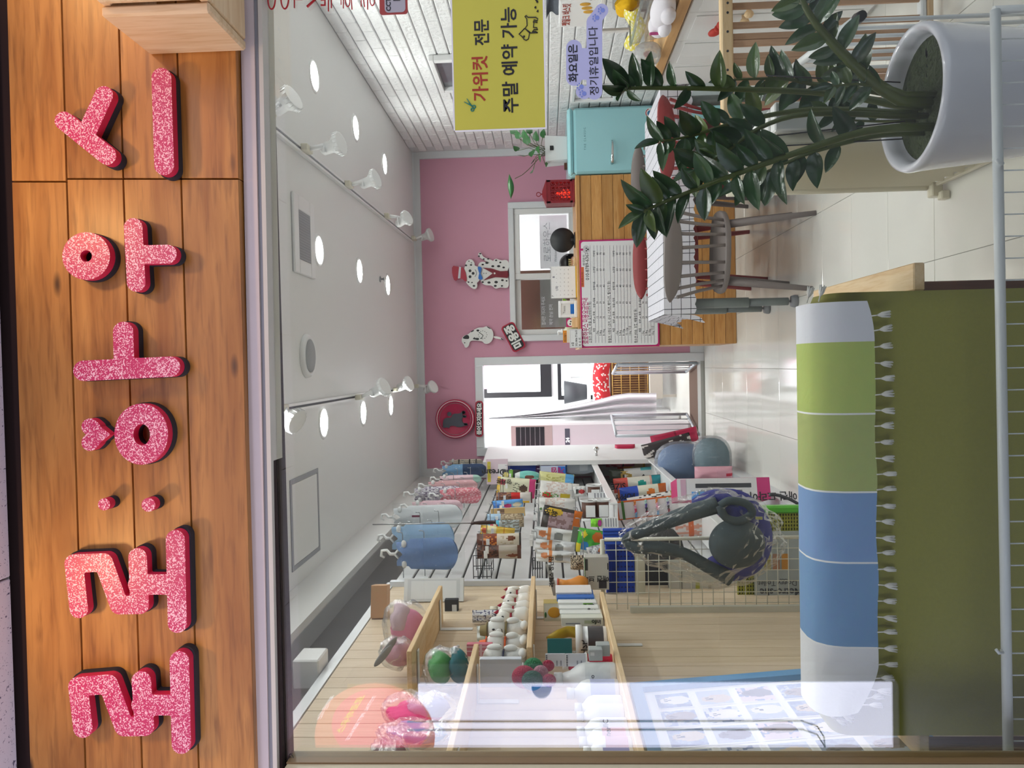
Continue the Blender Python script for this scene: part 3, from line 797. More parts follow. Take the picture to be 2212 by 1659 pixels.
def skirt(p0, p1, out, drop, nseg):
    p0, p1, out = V(p0), V(p1), V(out); ln = (p1 - p0).length
    def fn(u, v):
        d = drop + scal(u * ln, .052)
        w = .006 * math.sin(u * ln * 14) + .004 * math.sin(u * ln * 37)
        return p0.lerp(p1, u) + out * ((.004 + .012 * v + w * v)) + V((0, 0, -d * v))
    cm.grid(fn, nseg, 5)
skirt((tx0, ty0, tz2), (tx1, ty0, tz2), (0, -1, 0), .165, 150)
skirt((tx1, ty1, tz2), (tx0, ty1, tz2), (0, 1, 0), .165, 110)
skirt((tx0, ty1, tz2), (tx0, ty0, tz2), (-1, 0, 0), .16, 80)
skirt((tx1, ty0, tz2), (tx1, ty1, tz2), (1, 0, 0), .16, 80)
# folded corners hang lower and stand out
for (x, y, sx_, sy_) in ((tx0, ty0, -1, -1), (tx1, ty0, 1, -1), (tx0, ty1, -1, 1), (tx1, ty1, 1, 1)):
    c0 = V((x, y, tz2))
    cm.grid(lambda u, v: c0 + V((sx_ * (.004 + .05 * math.sin(PI * u) + .016 * v) * v * (.4 + .6 * u if sx_ < 0 else 1), sy_ * (.012 * (1 - u) + .002) * v, -(.165 + .05 * math.sin(PI * u) + .008 * abs(math.sin(9 * u))) * v)), 24, 6)
clo = cm.build('tablecloth', CLOTH, label='white cloth with a black check and scalloped edge over the long table', cat='tablecloth')

# ---- spindle chairs
def chair(x, y, rz, col, lab, mat):
    t = thing('spindle_chair', (0, 0, 0), lab, 'chair', 'spindle chairs around the table')
    def seatp(w): return V((.225 * math.copysign(abs(math.cos(w)) ** .75, math.cos(w)), .205 * math.copysign(abs(math.sin(w)) ** .75, math.sin(w)), 0))
    sm = MB(); N = 32
    prof = [(.0, .444), (.5, .444), (.86, .45), (.97, .458), (1.0, .448), (.985, .432), (.9, .424), (.0, .422)]
    for r_, z_ in prof:
        for j in range(N): sm.v.append(seatp(2 * PI * j / N) * max(r_, .002) + V((0, 0, z_)))
    for i in range(len(prof) - 1):
        for j in range(N):
            j2 = (j + 1) % N
            sm.f.append([i * N + j, (i + 1) * N + j, (i + 1) * N + j2, i * N + j2]); sm.m.append(0); sm.s.append(True); sm.c.append(None)
    sm.build('seat', mat, t)
    # the back stands at -y; curved top rail
    def rail(a): return V((.235 * math.sin(a), -.155 - .085 * math.cos(a), 0))
    rm = MB(); n = 18; A = 1.22
    for i in range(n + 1):
        a = -A + 2 * A * i / n; p = rail(a); o_ = V((math.sin(a) * .6, -math.cos(a), 0)).normalized()
        e = (1 - abs(a / A) ** 2.6)
        lo_, hi = .735 - .045 * e, .752 + .038 * e
        for (d, z) in ((-.008, lo_ + .006), (-.008, hi - .006), (0, hi), (.01, hi - .006), (.01, lo_ + .006), (0, lo_)):
            rm.v.append(p + o_ * d + o_ * (z - .6) * .16 + V((0, 0, z)))
    for i in range(n):
        for k in range(6):
            k2 = (k + 1) % 6
            rm.f.append([i * 6 + k, i * 6 + k2, i * 6 + 6 + k2, i * 6 + 6 + k]); rm.m.append(0); rm.s.append(True); rm.c.append(None)
    for q in (0, n): rm.f.append([q * 6 + k for k in range(6)]); rm.m.append(0); rm.s.append(False); rm.c.append(None)
    rm.build('top_rail', mat, t)
    for i in range(8):
        a = -1.08 + 2.16 * i / 7; p = rail(a); o_ = V((math.sin(a) * .6, -math.cos(a), 0)).normalized()
        b_ = seatp(-PI / 2 + a * .86) * .90
        MB().tube([b_ + V((0, 0, .444)), (b_ + p) / 2 + o_ * .004 + V((0, 0, .58)), p + o_ * .018 + V((0, 0, .708))], [.0085, .0088, .0095], 8).build('spindle', mat, t)
    for sx_, sy_ in ((-1, -1), (1, -1), (-1, 1), (1, 1)):
        a = V((sx_ * .15, sy_ * .13, .43)); b_ = V((sx_ * .195, sy_ * .20, 0))
        MB().tube([a, a.lerp(b_, .5), b_], [.021, .019, .0135], 10).build('leg', mat, t)
    for ch in t.children: pass
    t.location = (x, y, 0); t.rotation_euler = (0, 0, rz)
    return t
CG = M('taupe_chair', '#7d7370', .5, var=.04)
CR = M('brick_red_chair', '#963a3c', .5, var=.05)
chair(.60, 4.33, -.17, 'taupe', 'taupe spindle-back chair on the near side of the table, its back to the window', CG)
chair(1.19, 4.47, .10, 'red', 'brick red spindle-back chair on the near side of the table, behind the plant', CR)
chair(.70, 5.20, PI + .05, 'red', 'brick red chair on the far side of the table, in front of the price board', CR)
chair(1.24, 5.22, PI - .08, 'taupe', 'taupe chair on the far side of the table, in front of the fridge', CG)
# ================================================================== what stands behind the glass: plant, fence, sofa, throw
POT = M('glazed_white_pot', '#dcdce6', .16, var=.01, coat=.4)
MOSS = M('moss_soil', '#3f4a2c', .95, var=.5, scale=60, bump=1.0, bscale=90, bd=.02)
STEM = M('plant_stem', '#4d5a22', .4, var=.25, scale=12)
LEAFM, nt, b = _new('plant_leaf')
oi = nt.nodes.new('ShaderNodeObjectInfo'); rp = nt.nodes.new('ShaderNodeValToRGB')
rp.color_ramp.elements[0].color = (.016, .05, .018, 1); rp.color_ramp.elements[1].color = (.10, .15, .03, 1)
e = rp.color_ramp.elements.new(.75); e.color = (.028, .085, .025, 1)
nt.links.new(oi.outputs['Random'], rp.inputs[0])
no = _n(nt, 'ShaderNodeTexNoise', i_Scale=40.0, i_Detail=3.0); nt.links.new(_pos(nt), no.inputs['Vector'])
nt.links.new(_mix(nt, .18, rp.outputs[0], no.outputs['Color'], 'OVERLAY'), b.inputs['Base Color'])
b.inputs['Roughness'].default_value = .24; b.inputs['Specular IOR Level'].default_value = .6
_bump(nt, b, no.outputs['Fac'], .4, .004)
pc = V((.645, 2.0, 0))
pl = thing('potted_plant', pc, 'tall leafy green plant in a glossy white pot behind the glass', 'potted plant')
MB().lathe([(.0, .0), (.11, 0), (.118, .01), (.138, .12), (.158, .28), (.170, .40), (.176, .455), (.179, .475), (.175, .488), (.166, .490), (.156, .482), (.150, .462), (.146, .43), (.0, .425)], pc, 56).build('pot', POT, pl)
so_ = MB()
so_.grid(lambda u, v: pc + V((.151 * v * math.cos(2 * PI * u), .151 * v * math.sin(2 * PI * u), .446 + .010 * noise.noise(V((u * 30 % 30 * math.cos(v), v * 22, u * 9))) * (1 - v ** 6))), 60, 14)
so_.build('moss', MOSS, pl, kind='stuff')
lf = MB(); NL, NW = 9, 4
for i in range(NL + 1):
    t = i / NL
    w = .225 * (math.sin(PI * t ** .80) ** .8) * (1 if t < 1 else 0)
    for j in range(-NW // 2, NW // 2 + 1):
        s_ = j / (NW / 2)
        lf.v.append(V((t, s_ * w, .10 * abs(s_) ** 1.3 * w * 4 - .14 * t * t)))
for i in range(NL):
    for j in range(NW):
        a = i * (NW + 1) + j
        lf.f.append([a, a + NW + 1, a + NW + 2, a + 1]); lf.m.append(0); lf.s.append(True); lf.c.append(None)
LEAF0 = None
nleaf = 0
def leaf(stem, p, d, nrm, L):
    global LEAF0, nleaf
    d = d.normalized(); s_ = nrm.cross(d).normalized(); n_ = d.cross(s_)
    mt = Matrix(((d.x * L, s_.x * L, n_.x * L, p.x), (d.y * L, s_.y * L, n_.y * L, p.y), (d.z * L, s_.z * L, n_.z * L, p.z), (0, 0, 0, 1)))
    if LEAF0 is None:
        me = bpy.data.meshes.new('leaf'); me.from_pydata([tuple(q) for q in lf.v], [], lf.f); me.materials.append(LEAFM)
        me.polygons.foreach_set('use_smooth', [True] * len(lf.f)); LEAF0 = me
    o = bpy.data.objects.new('leaf', LEAF0); COL.objects.link(o); o.parent = stem
    mt.translation = p - ORG[pl.name]
    o.matrix_local = mt; nleaf += 1
def bez(P, t):
    n = len(P) - 1; x = t * n; i = min(int(x), n - 1); f = x - i
    p0, p1, p2, p3 = P[max(i - 1, 0)], P[i], P[i + 1], P[min(i + 2, n)]
    return .5 * (2 * p1 + (p2 - p0) * f + (2 * p0 - 5 * p1 + 4 * p2 - p3) * f * f + (3 * p1 - p0 - 3 * p2 + p3) * f ** 3)
# px, py, distance; leaves start at t0, number, length; side bias
stems = [([(1962, 232, 2.02), (1800, 203, 2.06), (1600, 193, 2.06), (1385, 190, 2.02), (1352, 195, 2.0)], .013, .50, 15, .075, -1),
         ([(1955, 222, 1.98), (1880, 172, 1.95), (1800, 95, 1.92), (1745, 25, 1.90), (1715, -45, 1.90)], .021, .28, 20, .075, 0),
         ([(1965, 246, 2.05), (1760, 236, 2.12), (1600, 262, 2.16), (1500, 292, 2.14), (1425, 306, 2.12)], .011, .42, 20, .080, 0),
         ([(1966, 252, 2.0), (1750, 246, 2.0), (1640, 277, 2.0), (1560, 335, 2.0), (1500, 366, 2.0)], .010, .45, 16, .072, 0),
         ([(1962, 275, 1.97), (1860, 286, 1.95), (1720, 330, 1.93), (1580, 380, 1.92), (1440, 434, 1.92), (1390, 458, 1.92)], .013, .42, 26, .080, 0),
         ([(1960, 288, 2.02), (1880, 296, 2.0), (1760, 327, 1.98), (1680, 360, 1.97), (1610, 392, 1.97)], .009, .30, 12, .085, 1),
         ([(1955, 212, 2.08), (1880, 196, 2.12), (1760, 182, 2.15), (1690, 170, 2.16), (1585, 172, 2.16)], .012, .22, 22, .075, 0),
         ([(1950, 262, 2.06), (1900, 262, 2.1), (1830, 258, 2.12), (1790, 240, 2.12)], .006, .35, 7, .06, 0),
         ([(1958, 205, 1.96), (1920, 190, 1.95), (1850, 182, 1.95), (1800, 186, 1.95)], .008, .4, 8, .06, 0)]
for P_, r_, t0, n_, L_, sd in stems:
    P = [aY(*q) for q in P_]
    m = 16
    pts = [bez(P, i / m) for i in range(m + 1)]
    if pts[0].z > .45: pts[0].z = .44
    sm = MB().tube(pts, [r_ * .68 * (1.25 - .9 * i / m) for i in range(m + 1)], 8)
    so = sm.build('stem', STEM, pl)
    for k in range(n_):
        t = t0 + (1 - t0) * (k + .5) / n_
        p = bez(P, t); d = (bez(P, min(1, t + .02)) - bez(P, max(0, t - .02))).normalized()
        view = (p - CAMP).normalized()
        side = d.cross(view).normalized() * (1 if (k % 2) else -1)
        if sd and R.random() < .75: side = d.cross(view).normalized() * sd
        back = view * R.uniform(-.45, .45)
        dd = d * R.uniform(.2, 1.0) + side * R.uniform(.5, 1.1) + back + V((0, 0, -.15 * R.random()))
        nn = (-view * R.uniform(.45, 1.2) + V((0, 0, 1)) * R.uniform(.0, .8) + V((R.uniform(-.6, .6), 0, 0)))
        leaf(so, p, dd, nn, L_ * R.uniform(.75, 1.35) * (1 if t < .9 else .85))
    leaf(so, P[-1], (P[-1] - bez(P, .93)), V((.2, -.6, .8)), L_ * .9)
# ---- support wires in the pot
for a_, b_ in (((1955, 262, 1.99), (1560, 306, 2.05)), ((1950, 300, 1.99), (1640, 318, 1.99)), ((1945, 178, 2.0), (1655, 163, 2.02))):
    MB().tube([aY(*a_), aY(*b_)], .0018, 6).build('wire', BLACK, pl)

# ---- low white wire fence along the glass
YW = 1.70
fa, fb = aY(2150, 22, YW), aY(2181, 1700, YW)
fe = thing('wire_fence', ((fa.x + fb.x) / 2, YW, 0), 'low white wire fence standing along the glass in front of the sofa', 'fence')
zt = fa.z
MB().tube([(fb.x - .2, YW, fb.z), (fa.x, YW, fa.z)], .0105, 10).build('top_rail', WIREW, fe)
MB().tube([(fa.x, YW, fa.z + .004), (fa.x, YW, 0)], .009, 10).build('end_post', WIREW, fe)
MB().tube([(fb.x - .2, YW, .05), (fa.x, YW, .05)], .006, 8).build('bottom_rail', WIREW, fe)
for k in range(36):
    x = aY(2170, 84 + 47.4 * k, YW).x
    MB().tube([(x, YW, .05), (x, YW, zt - .004 + (fb.z - fa.z) * (fa.x - x) / (fa.x - fb.x))], .0016, 6).build('upright', WIREW, fe)
for py_ in (356, 1405):
    q = aY(2163, py_, YW - .006)
    MB().tube([q, q + V((0, -.012, .004)), q + V((0, -.016, .014)), q + V((.008, -.016, .02))], .0035, 6).build('hook', WIREW, fe)

# ---- sofa seen from behind
OLIVE = M('olive_cloth', '#94903c', .85, var=.08, scale=160, bump=.25, bscale=600, sheen=.1)
sx0, sx1, ys, yb = -.87, .152, 1.80, 1.97
sofa = thing('sofa', (-.35, 2.2, 0), 'olive green sofa with pale pine arms, its back to the glass', 'sofa')
def rbox(mb, x0, x1, y0, y1, z0, z1, r, n=6, nx=16, bul=0.0):
    pr = [(y, z) for y, z in rrect(y0, y1, z0, z1, r, n)]
    k = len(pr); xs = [x0 + (x1 - x0) * i / nx for i in range(nx + 1)]
    vs_ = []
    for i, x in enumerate(xs):
        e = min(1, min(i, nx - i) / 2.0); g = 1 - (1 - e) ** 2 * .12
        cy_, cz_ = (y0 + y1) / 2, (z0 + z1) / 2
        for y, z in pr: vs_.append(V((x, cy_ + (y - cy_) * g * (1 + bul * math.sin(PI * i / nx)), cz_ + (z - cz_) * g)))
    fs = [(i * k + j, i * k + (j + 1) % k, (i + 1) * k + (j + 1) % k, (i + 1) * k + j) for i in range(nx) for j in range(k)]
    mb.add(vs_, fs, 0, True)
    mb.f.append(list(range(len(mb.v) - len(vs_), len(mb.v) - len(vs_) + k))); mb.m.append(0); mb.s.append(False); mb.c.append(None)
    mb.f.append(list(range(len(mb.v) - k, len(mb.v)))[::-1]); mb.m.append(0); mb.s.append(False); mb.c.append(None)
    return mb
rbox(MB(), sx0, sx1, ys, yb, .22, .792, .045).build('backrest', OLIVE, sofa)
rbox(MB(), sx0 + .01, sx1 - .01, yb + .004, 2.52, .27, .43, .04, bul=.02).build('seat_cushion', OLIVE, sofa)
DKW = WOOD('dark_brown_wood', '#5d3522', '#75482f', '#4a2617', 'z', .5)
MB().bbox(sx0, sx1, ys + .03, 2.5, .19, .216, .004).build('frame', PINE_RAWX, sofa)
for xa, xb, nm in ((sx1 + .002, sx1 + .066, 'right'), (sx0 - .066, sx0 - .002, 'left')):
    MB().bbox(xa, xb, 1.83, 2.50, .536, .562, .003).build('armrest', PINE_RAW, sofa)
    MB().bbox(xa + .004, xa + .05, 2.42, 2.47, 0, .535, .003).build('leg', PINE_RAWZ, sofa)
    MB().bbox(xa - (.03 if nm == 'right' else -.0), xa + .022, 1.845, 1.90, 0, .535, .003).build('leg', DKW, sofa)  # rear legs of brown wood, with the shade on them put into the colour

# ---- striped throw over the sofa back
THROW = PRINT('throw_weave', .85, .2, bump=.12)
bands = [(600, 738, '#e6e6ee'), (738, 892, '#bccb74'), (892, 897, '#f2f2f2'), (897, 1062, '#b3bd78'), (1062, 1068, '#f2f2f2'), (1068, 1214, '#86a6d4'), (1214, 1220, '#f2f2f2'), (1220, 1396, '#7ea2cc'), (1396, 1400, '#f4f4f4'), (1400, 1700, '#ececf0')]
tx = lambda py: aY(1800, py, 1.79).x
px_ = [(tx(b), tx(a), c) for a, b, c in bands]
prof = [(yb + .006, .56), (yb + .008, .66), (yb + .006, .75), (yb - .012, .788), (yb - .05, .801), (ys + .06, .803), (ys + .028, .797), (ys + .004, .775), (ys - .008, .74), (ys - .010, .70), (ys - .011, .668)]
th = thing('throw_blanket', (-.35, 1.9, .56), 'striped throw in white, lime and blue with white tassels over the sofa back', 'blanket')
X0, X1 = tx(1553), tx(652)
def thf(u, v):
    k = v * (len(prof) - 1); i = min(int(k), len(prof) - 2); f = k - i
    y, z = (prof[i][0] * (1 - f) + prof[i + 1][0] * f, prof[i][1] * (1 - f) + prof[i + 1][1] * f)
    x = X0 + (X1 - X0) * u
    drop = max(0, (v - .70) / .30)
    e0, e1 = max(0, 1 - u / .13), max(0, 1 - (1 - u) / .10)
    x += e0 * drop * .02 - e1 * drop * .0
    z += drop * (e0 ** 1.5 * .052 + e1 ** 2 * .018)
    z += .004 * noise.noise(V((x * 9, v * 3, 0))) * drop
    y += -.005 * abs(noise.noise(V((x * 7, v * 4, 3)))) * (v > .6) - .010 * (e0 * drop) - .004 * e1 * drop
    return V((x, y, z))
def thc(u, v):
    x = X0 + (X1 - X0) * u
    for a, b_, c in px_:
        if a <= x <= b_: return c
    return '#ececf0'
cuts = MB(); cuts.grid(thf, 230, 26, cf=thc); bl_ = cuts.build('cloth', THROW, th)
TAS = M('white_tassel', '#ebe8e2', .9, var=.06, bump=.5, bscale=500)
ta0 = MB().tube([(0, 0, 0), (0, -.001, -.016)], .0016, 5)
for k in range(7):
    a = 2 * PI * k / 7
    ta0.tube([(0, -.001, -.014), (.004 * math.cos(a), -.001 + .003 * math.sin(a), -.024), (.0075 * math.cos(a), -.001 + .004 * math.sin(a), -.041)], [.002, .0028, .0014], 5)
ts0 = None
for py_ in (685, 717, 752, 786, 820, 855, 888, 922, 957, 991, 1026, 1059, 1093, 1126, 1162, 1195, 1230, 1263, 1298, 1332, 1365, 1399, 1435, 1469, 1496, 1518, 1533):
    u = (tx(py_) - X0) / (X1 - X0); p = thf(u, 1.0) + V((0, -.002, .002))
    if ts0 is None:
        ts0 = ta0.build('tassel', TAS, th); ts0.data.transform(Matrix.Translation(ORG[th.name])); c = ts0
    else:
        c = ts0.copy(); COL.objects.link(c); c.parent = th
    c.location = p - ORG[th.name]; c.rotation_euler = (R.uniform(-.05, .1), R.uniform(-.18, .18), R.uniform(0, 3))
for q in ((.0, .72), (.01, .78)):
    p = thf(q[0], q[1]); c = ts0.copy(); COL.objects.link(c); c.parent = th; c.location = p - ORG[th.name]; c.rotation_euler = (.2, .5, 0)
for q in ((1.0, .55), (1.0, .66)):
    p = thf(q[0], q[1]); c = ts0.copy(); COL.objects.link(c); c.parent = th; c.location = p - ORG[th.name] + V((.003, 0, 0)); c.rotation_euler = (.3, -1.2, 0)

# ---- pine slat fence in front of the drawers
YP = 2.82
zt, zb_ = aY(1556, 100, YP).z, aY(2012, 60, YP).z
pf = thing('slat_fence', (1.3, YP, 0), 'pine slat fence standing before the white drawers at the right', 'fence')
MB().bbox(.80, 1.935, YP - .02, YP + .02, zt - .042, zt, .005).build('top_rail', PINE_RAWX, pf)
MB().bbox(.80, 1.935, YP - .02, YP + .02, max(zb_, 0.0), .055, .004).build('bottom_rail', PINE_RAWX, pf)
MB().bbox(.80, 1.935, YP - .018, YP + .018, .056, .075, .004).build('lower_strip', WIREW, pf)
for py_ in (-150, -112, -75, -35, 6.8, 48.6, 73.5, 88, 116, 129, 156, 172, 222, 300):
    x = aY(1760, py_, YP).x
    MB().bbox(x - .011, x + .011, YP - .006, YP + .006, .056, zt - .043, .002).build('slat', WOOD('slat_pine', '#b98f6c', '#c9a180', '#a67c5a', 'z', .55) if 'slat_pine' not in MATS else MATS['slat_pine'], pf)
for py_, dz in ((6, .02), (27, .02), (68, .02), (110, .02), (151, .02)):
    q = aY(1572, py_, YP - .021); MB().cyl(q, q + V((0, .003, 0)), .0045, n=10).build('screw', DARKGREY, pf)

# ---- white metal rack, seen end on
p1, p2 = aZ(1853, 40, .55), aZ(1640, 202, .55)
rk = thing('metal_rack', ((p1.x + p2.x) / 2, (p1.y + p2.y) / 2, 0), 'white barred metal panel with a black end cap beside the plant pot', 'rack')
MB().tube([p1, p2], .013, 10).build('top_rail', WIREW, rk)
dd = (p2 - p1).normalized()
MB().tube([p1 - dd * .03, p1 + dd * .004], [.013, .016], 10).build('end_cap', BLACK, rk)
for t in (.02, .10, .19, .28, .38, .48, .60, .75, .92):
    q = p1.lerp(p2, t); MB().tube([q, (q.x, q.y, .03)], .006, 8).build('bar', WIREW, rk)
MB().tube([(p1.x, p1.y, .03), (p2.x, p2.y, .03)], .008, 8).build('bottom_rail', WIREW, rk)

# ---- cream folding gate
CREAM = M('cream_plastic', '#d8d2bd', .35, var=.02)
gx = aZ(2025, 410, 0).x
gt = thing('folding_gate', (gx + .06, 2.5, 0), 'cream plastic folding gate, half folded, behind the plant', 'gate')
MB().tube([(gx + .01, 2.83, .05), (gx + .01, 2.83, .75)], .017, 14).build('end_post', CREAM, gt)
ft = MB().bbox(gx - .035, gx + .015, 2.79, 2.83, .012, .05, .004).bbox(gx - .05, gx - .02, 2.765, 2.80, 0, .03, .004); ft.build('foot', CREAM, gt)
for k in range(9):
    y0 = 2.80 - .064 * k
    pts = [(0, 0), (.035, -.032), (0, -.064), (.008, -.064), (.043, -.032), (.008, 0)]
    MB().prism(pts, (gx + .004, y0, .04), EX, EY, EZ, .70).build('fold', CREAM, gt)
    MB().bbox(gx + .05, gx + .13, y0 - .054, y0 - .008, .06, .752, .004).build('rib', PVC, gt)
MB().bbox(gx + .0, gx + .014, 2.22, 2.80, .02, .038, .003).build('bottom_track', CREAM, gt)
# ================================================================== lit panel across the pavement, seen only as a reflection in the glass
def mirror(px, py, Yv=3.5):
    p = aY(px, py, Yv); return V((p.x, 3.25 - Yv, p.z))
YL = 3.25 - 3.5
LBW = M('lightbox_white', '#e4e4fb', .4, var=.0, emis=4.2)
LBP = M('lightbox_pink', '#d8426c', .4, var=.0, emis=3.2)
LBS = M('lightbox_salmon', '#d87a66', .4, var=.0, emis=2.2)
LBT = M('lightbox_tan', '#9a8050', .4, var=.0, emis=1.1)
LBY = M('lightbox_yellow', '#f0d83a', .4, var=.0, emis=2.0)
LBB = M('lightbox_blue', '#3f8fe0', .4, var=0, emis=1.6)
SEAM = M('panel_seam', '#141210', .8)
lbx0, lbx1 = -2.15, mirror(1200, 1476).x
lbz0, lbz1 = -.15, 2.35
lb = thing('lightbox', ((lbx0 + lbx1) / 2, YL - .1, lbz0), 'tall lit white advertising panel on the pavement, mirrored in the glass', 'lightbox')
MB().prism(rrect(lbx0 - .03, lbx1 + .03, lbz0 + .02, lbz1 + .03, .06), (0, YL - .16, 0), EX, EZ, EY, .155).build('housing', M('lightbox_housing', '#9b9aa2', .4), lb)
zsp = mirror(905, 1560).z
MB().box(lbx0, lbx1, YL - .004, YL, lbz0 + .05, zsp).build('lit_face', LBW, lb)
MB().box(lbx0, lbx1, YL - .004, YL, zsp + .001, lbz1).build('tan_face', LBT, lb)
def lb_poly(pts, mat, nm, dy):
    q = [mirror(*p) for p in pts]; q = [V((p.x, YL + dy, p.z)) for p in q]
    mb = MB(); mb.add(q, [tuple(range(len(q)))]); mb.build(nm, mat, lb)
lb_poly([(700 + 250 * math.cos(a) * .52 + 110, 1590 + 115 * math.sin(a)) for a in [2 * PI * k / 40 for k in range(40)]], LBS, 'salmon_disc', .001)
lb_poly([(822 + 105 * math.cos(a), 1565 + 80 * math.sin(a)) for a in [2 * PI * k / 40 for k in range(40)]], LBP, 'pink_disc', .002)
tm = MB(); p0_, p1_ = mirror(775, 1500), mirror(725, 1580)
ux = V((p1_.x - p0_.x, 0, p1_.z - p0_.z)); ln = ux.length; ux.normalize(); ux = -ux if ux.x > 0 else ux
text(tm, '로로하우스', mirror(790, 1500) + V((0, .006, 0)), ux, V((-.25, 0, 1)), ln / 4.6, bold=.03); tm.build('lettering', LBY, lb)
tm = MB(); text(tm, '예약문의는', mirror(725, 1500) + V((0, .006, 0)), ux, V((-.25, 0, 1)), ln / 7); text(tm, 'TOTAL PET SERVICE', mirror(815, 1500) + V((0, .006, 0)), ux, V((-.25, 0, 1)), ln / 7.5)
tm.build('small_lettering', LBW, lb)
for py_ in (1558, 1576):
    a, b_ = mirror(880, py_), mirror(1735, py_)
    MB().box(a.x - .004, a.x + .004, YL + .0005, YL + .003, b_.z, a.z).build('seam', SEAM, lb)
    c0 = mirror(1735, py_)
    MB().tube([(c0.x, YL + .002, c0.z), (c0.x - .02, YL + .002, c0.z - .06), (c0.x - .07, YL + .002, c0.z - .09), (c0.x - .16, YL + .002, c0.z - .095)], .0035, 5).build('seam', SEAM, lb)
lb_poly([mirror_ for mirror_ in [(1170 + 22 * math.cos(a), 1482 + 26 * math.sin(a)) for a in [PI * k / 12 for k in range(13)]]], LBB, 'blue_dot', .002)

# ================================================================== on the pink wall
YK = 7.0
DW = M('ornament_white', '#ececea', .35, var=.02)
DBK = M('ornament_black', '#15161b', .4)
DRED = M('ornament_crimson', '#b1203c', .3, var=.08)
DMAR = M('ornament_maroon', '#7d1226', .3, var=.08)
DBLU = M('ornament_blue', '#1f6fc9', .35, var=.1)
def Q(l, ox=880, oy=500, s=5.53): return [(ox + x / s, oy + y / s) for x, y in l]
def smooth(p, n=2):
    for _ in range(n):
        q = []
        for i in range(len(p)):
            a, b_ = p[i], p[(i + 1) % len(p)]
            q += [(a[0] * .75 + b_[0] * .25, a[1] * .75 + b_[1] * .25), (a[0] * .25 + b_[0] * .75, a[1] * .25 + b_[1] * .75)]
        p = q
    return p
def plate(mb, pts, y0, th_, m=0, sm=2):
    pp = [aY(x, y, y0) for x, y in (smooth(pts, sm) if sm else pts)]
    return mb.prism([(p.x, p.z) for p in pp], (0, y0, 0), EX, EZ, EY, th_, m)
dg_ = thing('dalmatian_plaque', aY(1098, 590, 6.96), 'dalmatian cutout in a red top hat and blue bow tie on the inner window frame', 'ornament')
m_ = MB(); plate(m_, Q([(690, 420), (700, 350), (760, 325), (805, 370), (800, 410), (850, 420), (885, 500), (860, 590), (825, 610), (840, 650), (815, 690), (770, 680), (715, 630), (685, 580), (660, 500)]), 6.955, .016); m_.build('head', DW, dg_)
m_ = MB(); plate(m_, Q([(835, 440), (860, 365), (930, 360), (1010, 385), (1045, 315), (1120, 350), (1180, 335), (1215, 370), (1215, 430), (1190, 475), (1205, 540), (1215, 640), (1190, 680), (1110, 665), (1050, 690), (1010, 640), (920, 645), (870, 590), (850, 520)]), 6.972, .02); m_.build('body', DW, dg_)
m_ = MB(); plate(m_, Q([(1010, 390), (900, 335), (850, 300), (842, 265), (868, 245), (888, 268), (910, 312), (1040, 350)]), 6.976, .012); m_.build('tail', DW, dg_)
m_ = MB(); plate(m_, Q([(530, 405), (610, 420), (640, 435), (650, 420), (690, 460), (715, 590), (690, 600), (655, 565), (615, 560), (565, 600), (535, 520)]), 6.945, .012, sm=1); m_.build('top_hat', DRED, dg_)
m_ = MB(); plate(m_, Q([(618, 422), (640, 424), (632, 560), (604, 562)]), 6.942, .003, sm=0); m_.build('hat_band', M('silver_glitter', '#c9c9d2', .3, metal=.6, bump=.6, bscale=900), dg_)
m_ = MB(); plate(m_, Q([(900, 432), (1000, 440), (1110, 475), (1195, 470), (1212, 520), (1195, 555), (1050, 545), (960, 570), (905, 585), (1020, 500)]), 6.960, .011, sm=0); m_.build('waistcoat', DMAR, dg_)
m_ = MB(); plate(m_, Q([(835, 415), (890, 425), (880, 480), (872, 500), (880, 515), (905, 575), (845, 575), (852, 520), (860, 498), (850, 480)]), 6.950, .008, sm=1); m_.build('bow_tie', DBLU, dg_)
m_ = MB()
for x, y, r_ in ((735, 355, 9), (765, 375, 7), (700, 405, 15), (760, 400, 14), (730, 605, 12), (772, 610, 11), (795, 650, 16)): m_.prism([(aY(*q, 6.953).x, aY(*q, 6.953).z) for q in Q(circ(x, y, r_, 10, r_ * .7))], (0, 6.953, 0), EX, EZ, EY, .002)
for x, y, r_ in ((900, 395, 15), (950, 375, 20), (1020, 415, 18), (1060, 345, 14), (1090, 415, 20), (1110, 370, 14), (1150, 430, 16), (900, 605, 14), (975, 610, 20), (1060, 605, 22), (1135, 582, 17), (1185, 590, 12), (1050, 650, 18), (1130, 650, 14)):
    m_.prism([(aY(*q, 6.970).x, aY(*q, 6.970).z) for q in Q(circ(x, y, r_, 10, r_ * .7))], (0, 6.970, 0), EX, EZ, EY, .002)
for x, y in ((870, 265), (855, 295), (912, 330), (965, 328)): m_.prism([(aY(*q, 6.974).x, aY(*q, 6.974).z) for q in Q(circ(x, y, 13, 8, 9))], (0, 6.974, 0), EX, EZ, EY, .002)
for x, y, r_ in ((748, 470, 17), (748, 540, 17), (785, 500, 17)): m_.prism([(aY(*q, 6.952).x, aY(*q, 6.952).z) for q in Q(circ(x, y, r_, 12))], (0, 6.952, 0), EX, EZ, EY, .003)
pp = [aY(*q, 6.953) for q in Q([(808, 455), (822, 480), (826, 500), (820, 520), (806, 540)])]; m_.tube(pp, .002, 5)
for y in (0, 30): 
    q = aY(*Q([(912 + y, 500)])[0], 6.959); m_.ell(q, .004, 8, 6)
m_.build('black_marks', DBK, dg_, kind='stuff')
q = aY(*Q([(1042, 500)])[0], 6.957); MB().ell(q, (.009, .004, .009), 10, 8).build('button', DW, dg_)
